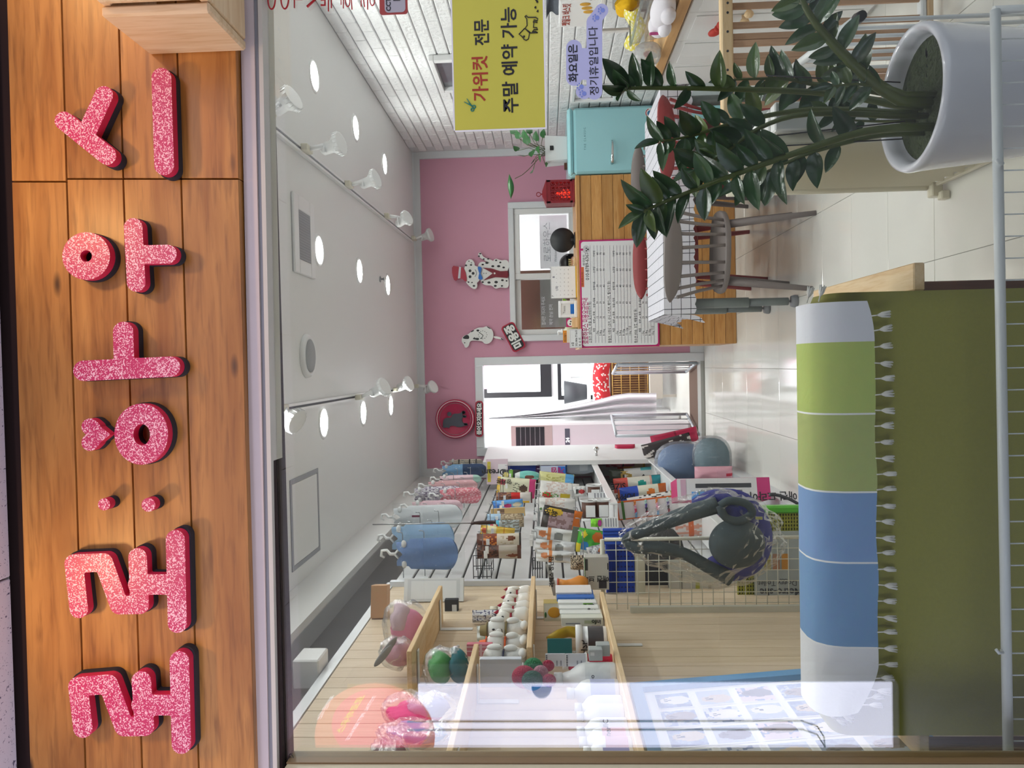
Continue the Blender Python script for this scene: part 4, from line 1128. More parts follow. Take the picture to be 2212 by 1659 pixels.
# ---- dalmatian clock
dc = thing('wall_clock', aY(1060, 725, 6.985), 'white dalmatian-shaped wall clock beside the 미용중 plate on the pink wall', 'clock')
m_ = MB(); plate(m_, Q([(650, 1275), (680, 1240), (720, 1235), (780, 1180), (850, 1145), (905, 1150), (940, 1130), (985, 1145), (1020, 1190), (1030, 1240), (1010, 1310), (960, 1345), (915, 1340), (900, 1310), (790, 1300), (745, 1310), (735, 1360), (710, 1390), (685, 1385), (675, 1350), (648, 1320)]), 6.975, .02); m_.build('body', DW, dc)
m_ = MB(); plate(m_, Q([(1030, 1245), (1120, 1265), (1160, 1295), (1115, 1290), (1030, 1272)]), 6.982, .01, sm=1); m_.build('tail', DW, dc)
m_ = MB()
for l in ([(655, 1275), (690, 1240), (725, 1235), (740, 1260), (735, 1285), (690, 1285)], [(755, 1195), (795, 1175), (795, 1190), (760, 1205)], [(825, 1175), (850, 1170), (862, 1185), (845, 1198), (825, 1190)], [(775, 1285), (810, 1255), (800, 1275), (850, 1270), (860, 1290), (835, 1300), (812, 1290)], [(945, 1132), (985, 1150), (1000, 1170), (960, 1150)], [(1115, 1270), (1160, 1297), (1118, 1288)]):
    plate(m_, Q(l), 6.973, .002, sm=1)
for k in range(12):
    a = 2 * PI * k / 12; q = aY(*Q([(900 + 50 * math.cos(a), 1235 + 48 * math.sin(a))])[0], 6.973); m_.box(q.x - .003, q.x + .003, q.y, q.y + .002, q.z - .003, q.z + .003)
q = aY(*Q([(684, 1330)])[0], 6.973); m_.ell(q, .005, 8, 6)
m_.build('black_marks', DBK, dc, kind='stuff')
c_ = aY(*Q([(905, 1242)])[0], 6.970)
for x, y in ((858, 1205), (880, 1283)): MB().tube([c_, aY(*Q([(x, y)])[0], 6.970)], .0025, 5).build('hand', DBK, dc)
# ---- lettered door plates
def plate_sign(px, py, lab, s, L_, W_, ux, uy):
    c = aY(px, py, 6.955); ux, uy = V(ux).normalized(), V(uy).normalized()
    t = thing('letter_plate', c + V((0, .02, -.04)), lab, 'sign', 'red rimmed letter plates')
    MB().prism(rrect(-L_ / 2 - .012, L_ / 2 + .012, -W_ / 2 - .012, W_ / 2 + .012, .03), c + V((0, .004, 0)), ux, uy, EY, .012).build('red_rim', DRED, t)
    MB().prism(rrect(-L_ / 2, L_ / 2, -W_ / 2, W_ / 2, .025), c + V((0, .0, 0)), ux, uy, EY, .005).build('black_panel', DBK, t)
    mb = MB(); text(mb, s, c + V((0, -.002, 0)) - ux * (L_ / 2 - .008) - uy * W_ * .36, ux, uy, W_ * .92, bold=.05, sx=L_ * .95 / (len(s) * W_ * .92 * .92)); mb.build('lettering', DW, t)
plate_sign(1109, 728, 'small black 미용중 plate with a red rim tilted at the window corner', '미용중', .235, .105, (1, 0, .50), (-.50, 0, 1))
plate_sign(1035, 905, 'long black letter plate with a red rim above the inner doorway', '들어오지마세요', .30, .05, (1, 0, -.03), (.03, 0, 1))
# ---- round plaque with a poodle
c_ = aY(983, 905, 6.96)
pq = thing('round_plaque', c_ + V((0, .03, -.17)), 'round crimson wall plaque with a grey poodle on it', 'ornament')
axm = Matrix.Rotation(PI / 2, 3, 'X')
MB().lathe([(.0, .0), (.150, 0), (.156, .010), (.172, .012), (.176, .004), (.176, -.03)], c_, 56, ax=axm).build('disc', M('plaque_crimson', '#b8214f', .45, var=.06), pq)
MB().lathe([(.160, .0125), (.1625, .0145), (.165, .0125)], c_, 56, ax=axm, caps=False).build('rim_line', DW, pq)
gd = MB()
for k in range(64):
    a = 2 * PI * k / 64; gd.box(*(lambda x, z: (x - .003, x + .003, c_.y - .004, c_.y - .0005, z - .003, z + .003))(c_.x + .142 * math.cos(a), c_.z + .142 * math.sin(a)))
gd.build('dotted_ring', GREY, pq, kind='stuff')
def QP(l): return [(900 + x / 5.53, 730 + y / 5.53) for x, y in l]
m_ = MB()
m_.v = []
for l in ([(320, 975), (345, 955), (415, 955), (430, 905), (520, 905), (545, 870), (580, 880), (575, 905), (545, 915), (545, 925), (585, 935), (600, 945), (570, 955), (540, 950), (545, 1015), (605, 1025), (615, 1045), (570, 1050), (545, 1060), (500, 1068), (450, 1050), (400, 1050), (385, 1085), (370, 1065), (320, 1080), (310, 1040)], circ(390, 910, 26, 14), circ(562, 890, 20, 12), circ(572, 935, 20, 12, 14), circ(585, 1030, 22, 12, 14)):
    plate(m_, QP(l), 6.9465, .013, sm=1)
m_.build('poodle', M('poodle_grey', '#4b4c58', .6, var=.1), pq)

# ================================================================== on the counter top and the fridge
ZT = 1.1635
def card(name, par, px0, px1, py0, py1, Y, th_, mat, b=.0008):
    a, c = aY(px1, py1, Y), aY(px0, py0, Y)
    return MB().bbox(a.x, c.x, Y, Y + th_, a.z, c.z, b).build(name, mat, par)
# vanity mirror seen from behind
Ym = 6.05; c_ = aY(1215, 519, Ym); r_ = 25 / 1680 * Ym * 1.03
vm = thing('vanity_mirror', (c_.x, Ym, ZT), 'round black vanity mirror on a stand on the pine counter', 'mirror')
MB().lathe([(.0, .0), (r_, 0), (r_ + .003, .005), (r_, .010), (0, .012)], c_, 40, ax=axm).build('disc', BLACK, vm)
MB().tube([(c_.x, Ym + .01, c_.z - r_ * .6), (c_.x, Ym + .012, ZT + .01)], .009, 10).bbox(c_.x - .012, c_.x + .012, Ym - .012, Ym + .004, c_.z - r_ - .012, c_.z - r_ + .03, .003).build('stem', BLACK, vm)
MB().lathe([(.0, .0), (.062, 0), (.06, .007), (.0, .011)], (c_.x, Ym + .01, ZT + .0005), 28).build('base', BLACK, vm)
# desk calendar
Yk = 5.92
a, c = aY(1252, 643, Yk), aY(1189, 576, Yk)
dk = thing('desk_calendar', ((a.x + c.x) / 2, Yk + .03, ZT), 'white spiral desk calendar with a yellow foot on the pine counter', 'calendar')
zb2 = aY(1243, 600, Yk).z
MB().bbox(a.x, c.x, Yk, Yk + .004, ZT, zb2 - .001, .0006).build('yellow_foot', M('calendar_yellow', '#e8bd28', .5), dk)
MB().bbox(a.x, c.x, Yk, Yk + .004, zb2, c.z, .0006).build('page', PBW, dk)
MB().hexa([(a.x, Yk + .01, c.z - .01), (c.x, Yk + .01, c.z - .01), (a.x, Yk + .013, c.z - .01), (c.x, Yk + .013, c.z - .01), (a.x, Yk + .006, c.z), (c.x, Yk + .006, c.z), (a.x, Yk + .009, c.z), (c.x, Yk + .009, c.z)]).hexa([(a.x, Yk + .09, ZT), (c.x, Yk + .09, ZT), (a.x, Yk + .094, ZT), (c.x, Yk + .094, ZT), (a.x, Yk + .006, c.z - .004), (c.x, Yk + .006, c.z - .004), (a.x, Yk + .01, c.z - .004), (c.x, Yk + .01, c.z - .004)]).build('back_board', M('board_grey', '#b9b4ac', .7), dk)
sp2 = MB()
for k in range(24):
    x = a.x + (c.x - a.x) * (k + .5) / 24; sp2.tube([(x, Yk - .002, c.z - .006), (x, Yk - .004, c.z + .003), (x, Yk + .006, c.z + .005)], .0012, 5)
sp2.build('spiral', GREY, dk, kind='stuff')
cl = MB()
for i in range(7):
    for j in range(5):
        q = aY(1203 + 8.6 * j, 638 - 9 * i, Yk - .0006)
        text(cl, str(1 + j * 7 + i) if 1 + j * 7 + i <= 30 else ' ', q, EX, EZ, .010)
text(cl, '7', aY(1196, 641, Yk - .0006), EX, EZ, .02, bold=.02)
cl.build('dates', INK, dk)
hw = MB(); text(hw, '1차', aY(1206, 628, Yk - .0008), EX, EZ, .026, bold=.01); text(hw, '휴', aY(1198, 601, Yk - .0008), EX, EZ, .018, bold=.02); hw.build('handwriting', NAVY, dk)
# bowl, photo frame, small carton, pump bottle with cards
Yq = 6.12; c_ = aY(1205, 662, Yq)
gb = thing('green_bowl', (c_.x, Yq, ZT), 'lime green and cream bowl behind the photo frame on the counter', 'bowl')
MB().lathe([(.0, .0), (.03, 0), (.032, .006), (.028, .055), (0, .056)], (c_.x, Yq, ZT), 24).build('stand', PBW, gb)
MB().lathe([(.0, 0), (.032, 0), (.05, .015), (.066, .045), (.064, .045), (.048, .017), (0, .004)], (c_.x, Yq, ZT + .057), 28).build('bowl', M('lime_plastic', '#86c824', .3), gb)
MB().lathe([(.066, .0), (.069, .004), (.060, .004)], (c_.x, Yq, ZT + .102), 28, caps=False).build('rim', M('cream_rim', '#e8e0c0', .4), gb)
Yf = 5.89
pfm = thing('framed_card', aY(1248, 667, Yf), 'white photo frame with a blue seascape card on the pine counter', 'picture frame')
a, c = aY(1250, 685, Yf), aY(1206, 650, Yf); w_ = .022
MB().bbox(a.x, c.x, Yf, Yf + .02, ZT, ZT + w_, .003).bbox(a.x, c.x, Yf, Yf + .02, c.z - w_, c.z, .003).bbox(a.x, a.x + w_, Yf, Yf + .02, ZT + w_, c.z - w_, .003).bbox(c.x - w_, c.x, Yf, Yf + .02, ZT + w_, c.z - w_, .003).build('frame', PBW, pfm)
MB().box(a.x + w_, c.x - w_, Yf + .008, Yf + .012, ZT + w_, c.z - w_).build('card', DW, pfm)
MB().box(a.x + w_ + .004, c.x - w_ - .004, Yf + .0065, Yf + .0078, ZT + w_ + .002, ZT + w_ + .03).build('blue_band', DBLU, pfm)
hw = MB(); text(hw, 'Yoons', V((a.x + w_ + .008, Yf + .0075, ZT + .09)), EX, EZ, .028, sx=.8); hw.build('lettering', INK, pfm)
MB().hexa([(a.x + .03, Yf + .07, ZT), (a.x + .06, Yf + .07, ZT), (a.x + .03, Yf + .074, ZT), (a.x + .06, Yf + .074, ZT), (a.x + .03, Yf + .02, c.z - .05), (a.x + .06, Yf + .02, c.z - .05), (a.x + .03, Yf + .024, c.z - .05), (a.x + .06, Yf + .024, c.z - .05)]).build('easel_leg', DW, pfm)
a, c = aY(1250, 707, Yf), aY(1223, 686.5, Yf)
sb_ = thing('card_box', ((a.x + c.x) / 2, Yf + .03, ZT), 'small wooden card box with a pink dog card next to the photo frame', 'box')
MB().bbox(a.x, c.x, Yf, Yf + .06, ZT, ZT + .045, .002).build('box', PINE_RAWX, sb_)
MB().bbox(a.x + .004, c.x - .004, Yf + .01, Yf + .013, ZT + .0455, c.z, .0005).build('card', MAG, sb_)
MB().prism(circ(0, 0, .026, 18, .022), V(((a.x + c.x) / 2, Yf + .0088, c.z - .03)), EX, EZ, EY, .001).build('dog_face', DW, sb_)
MB().prism(circ(.008, -.004, .006, 8), V(((a.x + c.x) / 2, Yf + .0076, c.z - .03)), EX, EZ, EY, .001).prism(circ(-.01, .0, .006, 8), V(((a.x + c.x) / 2, Yf + .0076, c.z - .03)), EX, EZ, EY, .001).build('dog_marks', DBK, sb_)
Yp = 5.96; c_ = aY(1225, 715, Yp)
pb_ = thing('pump_bottle', (c_.x, Yp, ZT), 'clear pump bottle with a white pump at the left end of the counter', 'bottle')
MB().lathe([(.0, 0), (.033, 0), (.036, .005), (.036, .075), (.03, .092), (.015, .10), (.015, .108), (0, .108)], (c_.x, Yp, ZT), 24).build('bottle', M('soap_clear', '#d9dec0', .15), pb_)
MB().lathe([(.0, .0), (.017, 0), (.017, .012), (.006, .016), (.006, .04), (.0, .04)], (c_.x, Yp, ZT + .1085), 16).tube([(c_.x, Yp, ZT + .148), (c_.x - .03, Yp - .005, ZT + .144)], .006, 8).build('pump', PVC, pb_)
for nm, lab, pxa, pxb, pya, pyb, Y_, mat, s_, sz in (('price_card', 'orange topped price card in front of the pump bottle', 1216, 1232, 714, 740, 5.885, M('card_cream', '#e9e2d2', .6), '5~2개', .026), ('account_card', 'white card with a bank account number at the left end of the price board', 1230, 1257, 711, 751, 5.76, PBW, '농협', .02)):
    a, c = aY(pxb, pyb, Y_), aY(pxa, pya, Y_)
    t = thing(nm, ((a.x + c.x) / 2, Y_, a.z), lab, 'card')
    if nm == 'price_card': a.z = ZT + .0005
    MB().bbox(a.x, c.x, Y_, Y_ + .002, a.z, c.z, .0003).build('card', mat, t)
    mb = MB()
    if nm == 'price_card':
        MB().bbox(a.x, c.x, Y_ - .001, Y_ - .0002, c.z - .028, c.z, .0002).build('orange_band', M('card_orange', '#e8942a', .5), t)
        text(mb, '카드단말기', V((a.x + .006, Y_ - .0014, c.z - .024)), EX, EZ, .02, sx=.7, bold=.02); text(mb, s_, V((a.x + .006, Y_ - .0006, a.z + .006)), EX, EZ, sz, bold=.01)
    else:
        for k, l in enumerate(('농협', '302-0406-7716-03', '박  승  민')): text(mb, l, V((a.x + .012, Y_ - .0006, c.z - .03 - .027 * k)), EX, EZ, .022, sx=.72, bold=.012)
        for (x0, x1, z0, z1) in ((a.x + .006, c.x - .006, a.z + .005, a.z + .006), (a.x + .006, c.x - .006, c.z - .006, c.z - .005), (a.x + .005, a.x + .006, a.z + .005, c.z - .005), (c.x - .006, c.x - .005, a.z + .005, c.z - .005)): mb.box(x0, x1, Y_ - .0007, Y_ - .0002, z0, z1)
    mb.build('lettering', INK, t)
pn = thing('pencil_tray', aY(1243, 571, 6.0), 'low pale wooden pencil tray between mirror and calendar', 'tray')
a = aY(1243, 576, 6.0); MB().bbox(a.x, a.x + .07, 5.98, 6.04, ZT, ZT + .018, .002).build('tray', PINE_RAWX, pn)
for k in range(4): MB().tube([(a.x + .01 + .015 * k, 6.01, ZT + .025), (a.x + .015 + .014 * k, 6.0, ZT + .055)], .0035, 6).build('pencil', M('pencil_paint', '#d8c68a', .5) if 'pencil_paint' not in MATS else MATS['pencil_paint'], pn)
# lantern
Yn = 5.93; LRED = M('lantern_red', '#8e1f2b', .35, metal=.2, var=.06)
GLOWR = M('lantern_glow', '#ff3b22', .5, emis=1.6)
a, c = aY(1245, 437, Yn), aY(1180, 389, Yn)
ln_ = thing('lantern', ((a.x + c.x) / 2, Yn + .08, ZT), 'crimson pierced metal lantern glowing red on the pine counter', 'lantern')
lw, ld, zz = c.x - a.x, c.x - a.x, c.z
MB().bbox(a.x, c.x, Yn, Yn + ld, ZT, ZT + .018, .003).build('base', LRED, ln_)
fr_ = MB()
for x in (a.x, c.x - .014):
    for y in (Yn, Yn + ld - .014): fr_.box(x, x + .014, y, y + .014, ZT + .018, zz)
fr_.box(a.x, c.x, Yn, Yn + .006, zz - .03, zz).box(a.x, c.x, Yn, Yn + .006, ZT + .018, ZT + .035); fr_.build('frame', LRED, ln_)
fil = MB(); x0, x1, z0, z1 = a.x + .014, c.x - .014, ZT + .035, zz - .03
for i in range(4):
    for j in range(5):
        cx_, cz_ = x0 + (x1 - x0) * (i + .5) / 4, z0 + (z1 - z0) * (j + .5) / 5
        rr = .0165
        fil.tube([(cx_ + rr * math.cos(w), Yn + .004, cz_ + rr * math.sin(w)) for w in [2 * PI * k / 10 for k in range(9)]], .0032, 5)
        fil.tube([(cx_ + .4 * rr * math.cos(w), Yn + .004, cz_ + .4 * rr * math.sin(w)) for w in [2 * PI * k / 8 for k in range(7)]], .003, 5)
        fil.tube([(cx_ - rr, Yn + .004, cz_ - rr), (cx_ + rr, Yn + .004, cz_ + rr)], .0022, 4)
for k in range(5): fil.box(x0 + (x1 - x0) * k / 4 - .0025, x0 + (x1 - x0) * k / 4 + .0025, Yn + .002, Yn + .006, z0, z1)
fil.build('filigree', LRED, ln_, kind='stuff')
MB().box(a.x + .002, a.x + .005, Yn + .014, Yn + ld - .014, ZT + .018, zz).box(c.x - .005, c.x - .002, Yn + .014, Yn + ld - .014, ZT + .018, zz).box(a.x + .014, c.x - .014, Yn + ld - .006, Yn + ld, ZT + .018, zz).build('side_panel', LRED, ln_)
m_ = MB(); ap = V(((a.x + c.x) / 2, Yn + ld / 2, aY(1171, 413, Yn).z))
P4 = [V((a.x - .006, Yn - .006, zz)), V((c.x + .006, Yn - .006, zz)), V((c.x + .006, Yn + ld + .006, zz)), V((a.x - .006, Yn + ld + .006, zz))]
m_.add(P4 + [ap + V((s * .02, t * .02, 0)) for s, t in ((-1, -1), (1, -1), (1, 1), (-1, 1))], [(0, 1, 5, 4), (1, 2, 6, 5), (2, 3, 7, 6), (3, 0, 4, 7), (4, 5, 6, 7), (3, 2, 1, 0)]); m_.build('roof', LRED, ln_)
MB().tube([ap, ap + V((0, 0, .012))], .006, 8).tube([ap + V((.016 * math.sin(w), 0, .028 - .016 * math.cos(w))) for w in [2 * PI * k / 16 for k in range(17)]], .0035, 6).build('ring', LRED, ln_)
MB().cyl((ap.x, ap.y, ZT + .019), (ap.x, ap.y, ZT + .10), .03, n=18).ell((ap.x, ap.y, ZT + .125), (.012, .012, .022), 10, 8).build('candle', GLOWR, ln_)
pl_ = lamp('lantern_flame', 'POINT', (ap.x, Yn + .06, ZT + .11), energy=.2, color=(1, .12, .06), shadow_soft_size=.02)
# white pot with pothos on the fridge
Yo = 6.0; c_ = aY(1220, 326, Yo); zo = fzt
pw = thing('potted_pothos', (c_.x, Yo, zo), 'trailing heart-leaved pothos in a square white pot on top of the fridge', 'potted plant')
a, c = aY(1221, 353, Yo - .08), aY(1177, 300, Yo - .08)
hw_ = (c.x - a.x) / 2
zt = c.z
m_ = MB(); m_.add([V((c_.x + s * hw_ * f, Yo + t * hw_ * f, z)) for f, z in ((.90, zo + .001), (1.0, zt), (.93, zt), (.88, zt - .03)) for s, t in ((-1, -1), (1, -1), (1, 1), (-1, 1))], [(3, 2, 1, 0)] + [(k * 4 + i, k * 4 + (i + 1) % 4, k * 4 + 4 + (i + 1) % 4, k * 4 + 4 + i) for k in range(3) for i in range(4)] + [(12, 13, 14, 15)]); m_.build('pot', PVC, pw)
q = V((c_.x + .0, Yo - hw_ * .975, zt - .05)); MB().box(q.x - .017, q.x + .017, q.y - .004, q.y - .001, q.z - .014, q.z + .014).build('black_tag', BLACK, pw)
hl = MB()
hp = [(0, 0), (.10, .06), (.16, .20), (.22, .24), (.36, .27), (.6, .22), (.85, .09), (1, 0)]
prof2 = [(-.06 + x, w) for x, w in hp]
for i, (x, w) in enumerate(prof2):
    for s_ in (-1, -.5, 0, .5, 1): hl.v.append(V((x, s_ * w * 1.25, .12 * abs(s_) * w - .10 * x * x)))
for i in range(len(prof2) - 1):
    for j in range(4): hl.f.append([i * 5 + j, (i + 1) * 5 + j, (i + 1) * 5 + j + 1, i * 5 + j + 1]); hl.m.append(0); hl.s.append(True); hl.c.append(None)
LEAFP = M('pothos_leaf', '#2f6a34', .3, var=.3, scale=30, rv=.3)
hm = bpy.data.meshes.new('leaf'); hm.from_pydata([tuple(v) for v in hl.v], [], hl.f); hm.materials.append(LEAFP); hm.polygons.foreach_set('use_smooth', [True] * len(hl.f))
base = V((c_.x, Yo, zt))
for px, py, L_, ang in ((1122, 300, .08, 2.6), (1140, 312, .10, 1.9), (1130, 338, .085, 3.6), (1150, 325, .09, 1.2), (1158, 305, .09, .4), (1165, 345, .08, 4.4), (1152, 365, .10, 4.9), (1172, 298, .08, .2), (1145, 290, .09, 1.5), (1120, 325, .07, 2.9), (1162, 330, .085, 5.5), (1178, 356, .06, 4.5), (1110, 290, .07, 2.0), (1135, 300, .08, .9), (1152, 350, .07, 3.9)):
    p = aY(px, py, Yo - R.uniform(0, .12))
    mid = (p + base) / 2 + V((R.uniform(-.02, .02), -.02, .02))
    so = MB().tube([base + V((R.uniform(-.03, .03), 0, -.02)), mid, p], .0022, 5).build('stem', STEM, pw)
    d = V((math.sin(ang) * .4 * (1 if p.x > base.x else -1) + (p.x - base.x) * 4, -.4, (p.z - base.z) * 2 - .12)).normalized()
    n_ = V((R.uniform(-.3, .3), -1, .5)).normalized(); s_ = n_.cross(d).normalized(); n_ = d.cross(s_)
    o = bpy.data.objects.new('leaf', hm); COL.objects.link(o); o.parent = so
    q = p - ORG[pw.name]
    o.matrix_local = Matrix(((d.x * L_, s_.x * L_, n_.x * L_, q.x), (d.y * L_, s_.y * L_, n_.y * L_, q.y), (d.z * L_, s_.z * L_, n_.z * L_, q.z), (0, 0, 0, 1)))
pts = [base, aY(1142, 366, Yo - .08), aY(1128, 378, Yo - .08), aY(1112, 386, Yo - .08)]
so = MB().tube(pts, .0025, 5).build('stem', STEM, pw)
m_ = MB(); m_.grid(lambda u, v: aY(1100 + 12 * math.sin(PI * u) * (v - .5) * 1.1 + 5 * math.sin(2 * u) , 376 + 54 * u, Yo - .08) + V((0, -.02 * math.sin(PI * v), .004 * u)), 10, 4); m_.build('leaf', LEAFP, so)
wbx = thing('wooden_block', aY(1222, 362, 6.05), 'small dark wooden block beside the white pot on the fridge', 'block')
a = aY(1222, 367, 6.05); MB().bbox(a.x, a.x + .05, 6.02, 6.06, zo + .001, zo + .022, .002).build('block', DKW, wbx)
# ---- someone sitting behind the counter
SKIN = M('skin', '#c98f74', .5, var=.05)
HAIR = M('black_hair', '#0e0c0d', .45, var=.3, scale=120, bump=.5, bscale=300)
SHIRT = M('grey_shirt', '#6d6f78', .85, var=.05)
px0 = aY(1230, 568, 6.62).x
ps = thing('person', (px0, 6.7, 0), 'person with black hair sitting behind the pine counter, only the top of the head showing', 'person')
def skin(verts, edges, mat, name, par):
    me = bpy.data.meshes.new(name); me.from_pydata([v[:3] for v in verts], edges, [])
    o = bpy.data.objects.new(name, me); COL.objects.link(o)
    mo = o.modifiers.new('s', 'SKIN'); sk_ = me.skin_vertices[0].data
    for i, v in enumerate(verts): sk_[i].radius = (v[3], v[4] if len(v) > 4 else v[3])
    sk_[0].use_root = True
    ss = o.modifiers.new('d', 'SUBSURF'); ss.levels = 2; ss.render_levels = 2
    dg = bpy.context.evaluated_depsgraph_get(); dg.update()
    m2 = bpy.data.meshes.new_from_object(o.evaluated_get(dg)); o.modifiers.clear(); o.data = m2
    m2.materials.append(mat); m2.polygons.foreach_set('use_smooth', [True] * len(m2.polygons))
    o.parent = par; ORG[o.name] = ORG[par.name]
    return o
hz = aY(1214, 568, 6.62).z
zz = hz - 1.29
bv = [(0, 0, .52 + zz, .14, .11), (0, 0, .72 + zz, .125, .095), (0, 0, .94 + zz, .15, .10), (0, -.01, 1.02 + zz, .06), (0, -.025, 1.09 + zz, .05), (0, -.04, 1.17 + zz, .075, .09), (0, -.04, 1.225 + zz, .068, .085),
      (.17, 0, .95 + zz, .05), (.21, -.02, .72 + zz, .042), (.16, -.20, .62 + zz, .034), (.13, -.27, .62 + zz, .026), (-.17, 0, .95 + zz, .05), (-.21, -.02, .72 + zz, .042), (-.16, -.20, .62 + zz, .034), (-.13, -.27, .62 + zz, .026),
      (.10, -.02, .50 + zz, .085), (.12, -.40, .50 + zz, .065), (.12, -.42, .10, .045), (.12, -.50, .04, .035), (-.10, -.02, .50 + zz, .085), (-.12, -.40, .50 + zz, .065), (-.12, -.42, .10, .045), (-.12, -.50, .04, .035)]
be = [(0, 1), (1, 2), (2, 3), (3, 4), (4, 5), (5, 6), (2, 7), (7, 8), (8, 9), (9, 10), (2, 11), (11, 12), (12, 13), (13, 14), (0, 15), (15, 16), (16, 17), (17, 18), (0, 19), (19, 20), (20, 21), (21, 22)]
bo = skin(bv, be, SKIN, 'body', ps)
cl_ = [v for v in bv]
m_ = MB(); m_.lathe([(.16, .50), (.155, .62), (.16, .80), (.185, .95), (.13, 1.00), (.07, 1.03)], (px0, 6.7, zz), 24, sy=.72).build('shirt', SHIRT, ps)
hc = V((px0, 6.66, 1.20 + zz))
m_ = MB(); m_.ell(hc + V((0, .014, .018)), (.088, .100, .095), 24, 16)
keep = [(i, f) for i, f in enumerate(m_.f) if not (sum(m_.v[k].y for k in f) / 4 < hc.y - .045 and sum(m_.v[k].z for k in f) / 4 < hc.z + .048)]
m_.m = [0] * len(keep); m_.s = [True] * len(keep); m_.c = [None] * len(keep); m_.f = [f for _, f in keep]; m_.build('hair', HAIR, ps)
m_ = MB()
for s in (-1, 1): m_.ell(hc + V((s * .030, -.080, -.005)), (.012, .006, .007), 10, 8, 0)
m_.build('eye', PVC, ps); m_ = MB()
for s in (-1, 1): m_.ell(hc + V((s * .030, -.0855, -.005)), (.006, .003, .006), 8, 6, 0)
m_.build('iris', HAIR, ps)
MB().ell(hc + V((0, -.09, -.028)), (.011, .016, .018), 10, 8).build('nose', SKIN, ps)
MB().ell(hc + V((0, -.078, -.062)), (.022, .008, .006), 10, 6).build('mouth', M('lips', '#a8584f', .5), ps)
stl = thing('stool', (px0, 6.72, 0), 'low stool behind the pine counter', 'stool')
MB().lathe([(.0, 0), (.15, 0), (.16, .02), (.15, .04), (0, .04)], (px0, 6.72, .355 + zz), 24).build('seat', BLACK, stl)
for s, t in ((-1, -1), (1, -1), (1, 1), (-1, 1)): MB().tube([(px0 + s * .09, 6.72 + t * .09, .36 + zz), (px0 + s * .13, 6.72 + t * .13, 0)], .012, 8).build('leg', CHROME, stl)
# ================================================================== on the ceiling
ZCL = 2.575
def track(pa, pb, lab):
    a, b_ = aZ(*pa, ZCL - .01), aZ(*pb, ZCL - .01)
    d = (b_ - a).normalized(); a = a - d * .4
    s_ = V((-d.y, d.x, 0))
    t = thing('lighting_track', (a + b_) / 2 + V((0, 0, -.02)), lab, 'lighting track')
    def bar(w0, w1, z0, z1, nm, m):
        p = []
        for z in (z0, z1):
            for q in (a, b_):
                for w in (w0, w1): p.append(V((q.x, q.y, z)) + s_ * w)
        MB().hexa(p).build(nm, m, t)
    bar(-.018, -.006, ZCL - .022, ZCL - .001, 'rail_side', PVC); bar(.006, .018, ZCL - .022, ZCL - .001, 'rail_side', PVC); bar(-.006, .006, ZCL - .010, ZCL - .001, 'channel', DARKGREY)
    return t
track((569, 259), (889, 519), 'white lighting track with five lamp heads along the ceiling')
track((596, 886), (890, 836), 'short white lighting track with four lamp heads near the goods wall')
LENS = M('lamp_lens', '#5c5e63', .15, metal=.4, var=.2, scale=200)
def track_head(px, py, hx, hy, lab, sz=1.0, grp='heads of the lighting tracks'):
    """px,py: where it meets the track; hx,hy: photo centre of the lens"""
    a = aZ(px, py, ZCL - .02)
    k = a.y
    h = aY(hx, hy, k + .02)
    t = thing('track_lamp', a, lab, 'track lamp', grp)
    MB().bbox(a.x - .016, a.x + .016, a.y - .045, a.y + .045, a.z - .035, a.z + .0, .004).build('adapter', CREAM, t)
    d = (h - a).normalized(); el = a.lerp(h, .55)
    MB().tube([a + V((0, 0, -.03)), el], .012 * sz, 8).build('arm', PVC, t)
    f = (V((h.x - a.x, -.35 * abs(h.x - a.x) - .02, -.12)) if abs(h.x - a.x) > .02 else V((.05, -.05, -.1))).normalized()
    rot = f.to_track_quat('Z', 'Y').to_matrix()
    c0 = h - f * .075 * sz
    hd = MB().lathe([(.018, -.03), (.028, -.02), (.030, .03), (.050, .055), (.056, .060), (.056, .082), (.050, .082)], c0, 24, ax=rot * sz, caps=True)
    for j in range(18):
        w = 2 * PI * j / 18; u = rot @ V((math.cos(w), math.sin(w), 0)); hd.tube([c0 + (u * .057 + f * .058) * sz, c0 + (u * .057 + f * .083) * sz], .002 * sz, 4)
    hd.build('head', PVC, t)
    MB().lathe([(.0, .076), (.049, .076)], c0, 24, ax=rot * sz, caps=False).build('lens', LENS, t)
    s_ = rot @ V((1, 0, 0))
    MB().tube([el, el + s_ * .04 * sz + (c0 - el) * .5, c0 + s_ * .034 * sz], .006 * sz, 6).tube([el, el - s_ * .04 * sz + (c0 - el) * .5, c0 - s_ * .034 * sz], .006 * sz, 6).build('yoke', PVC, t)
    return t
for i, (px, py, hx, hy, l) in enumerate([(572, 240, 632, 212, 'nearest the glass'), (655, 322, 735, 310, 'second from the glass'), (748, 399, 812, 386, 'third from the glass, beside the air grille'), (832, 467, 880, 470, 'fourth, its lens turned to the window'), (890, 515, 930, 507, 'fifth, hanging low against the pink wall')]):
    track_head(px, py, hx, hy, 'white lamp head on the long track, ' + l)
for i, (px, py, hx, hy, l) in enumerate([(600, 882, 640, 910, 'nearest the glass'), (770, 858, 830, 835, 'second from the glass'), (850, 842, 884, 828, 'third, with its lens showing'), (896, 834, 936, 835, 'fourth, against the pink wall')]):
    track_head(px, py, hx, hy, 'white lamp head on the short track, ' + l)
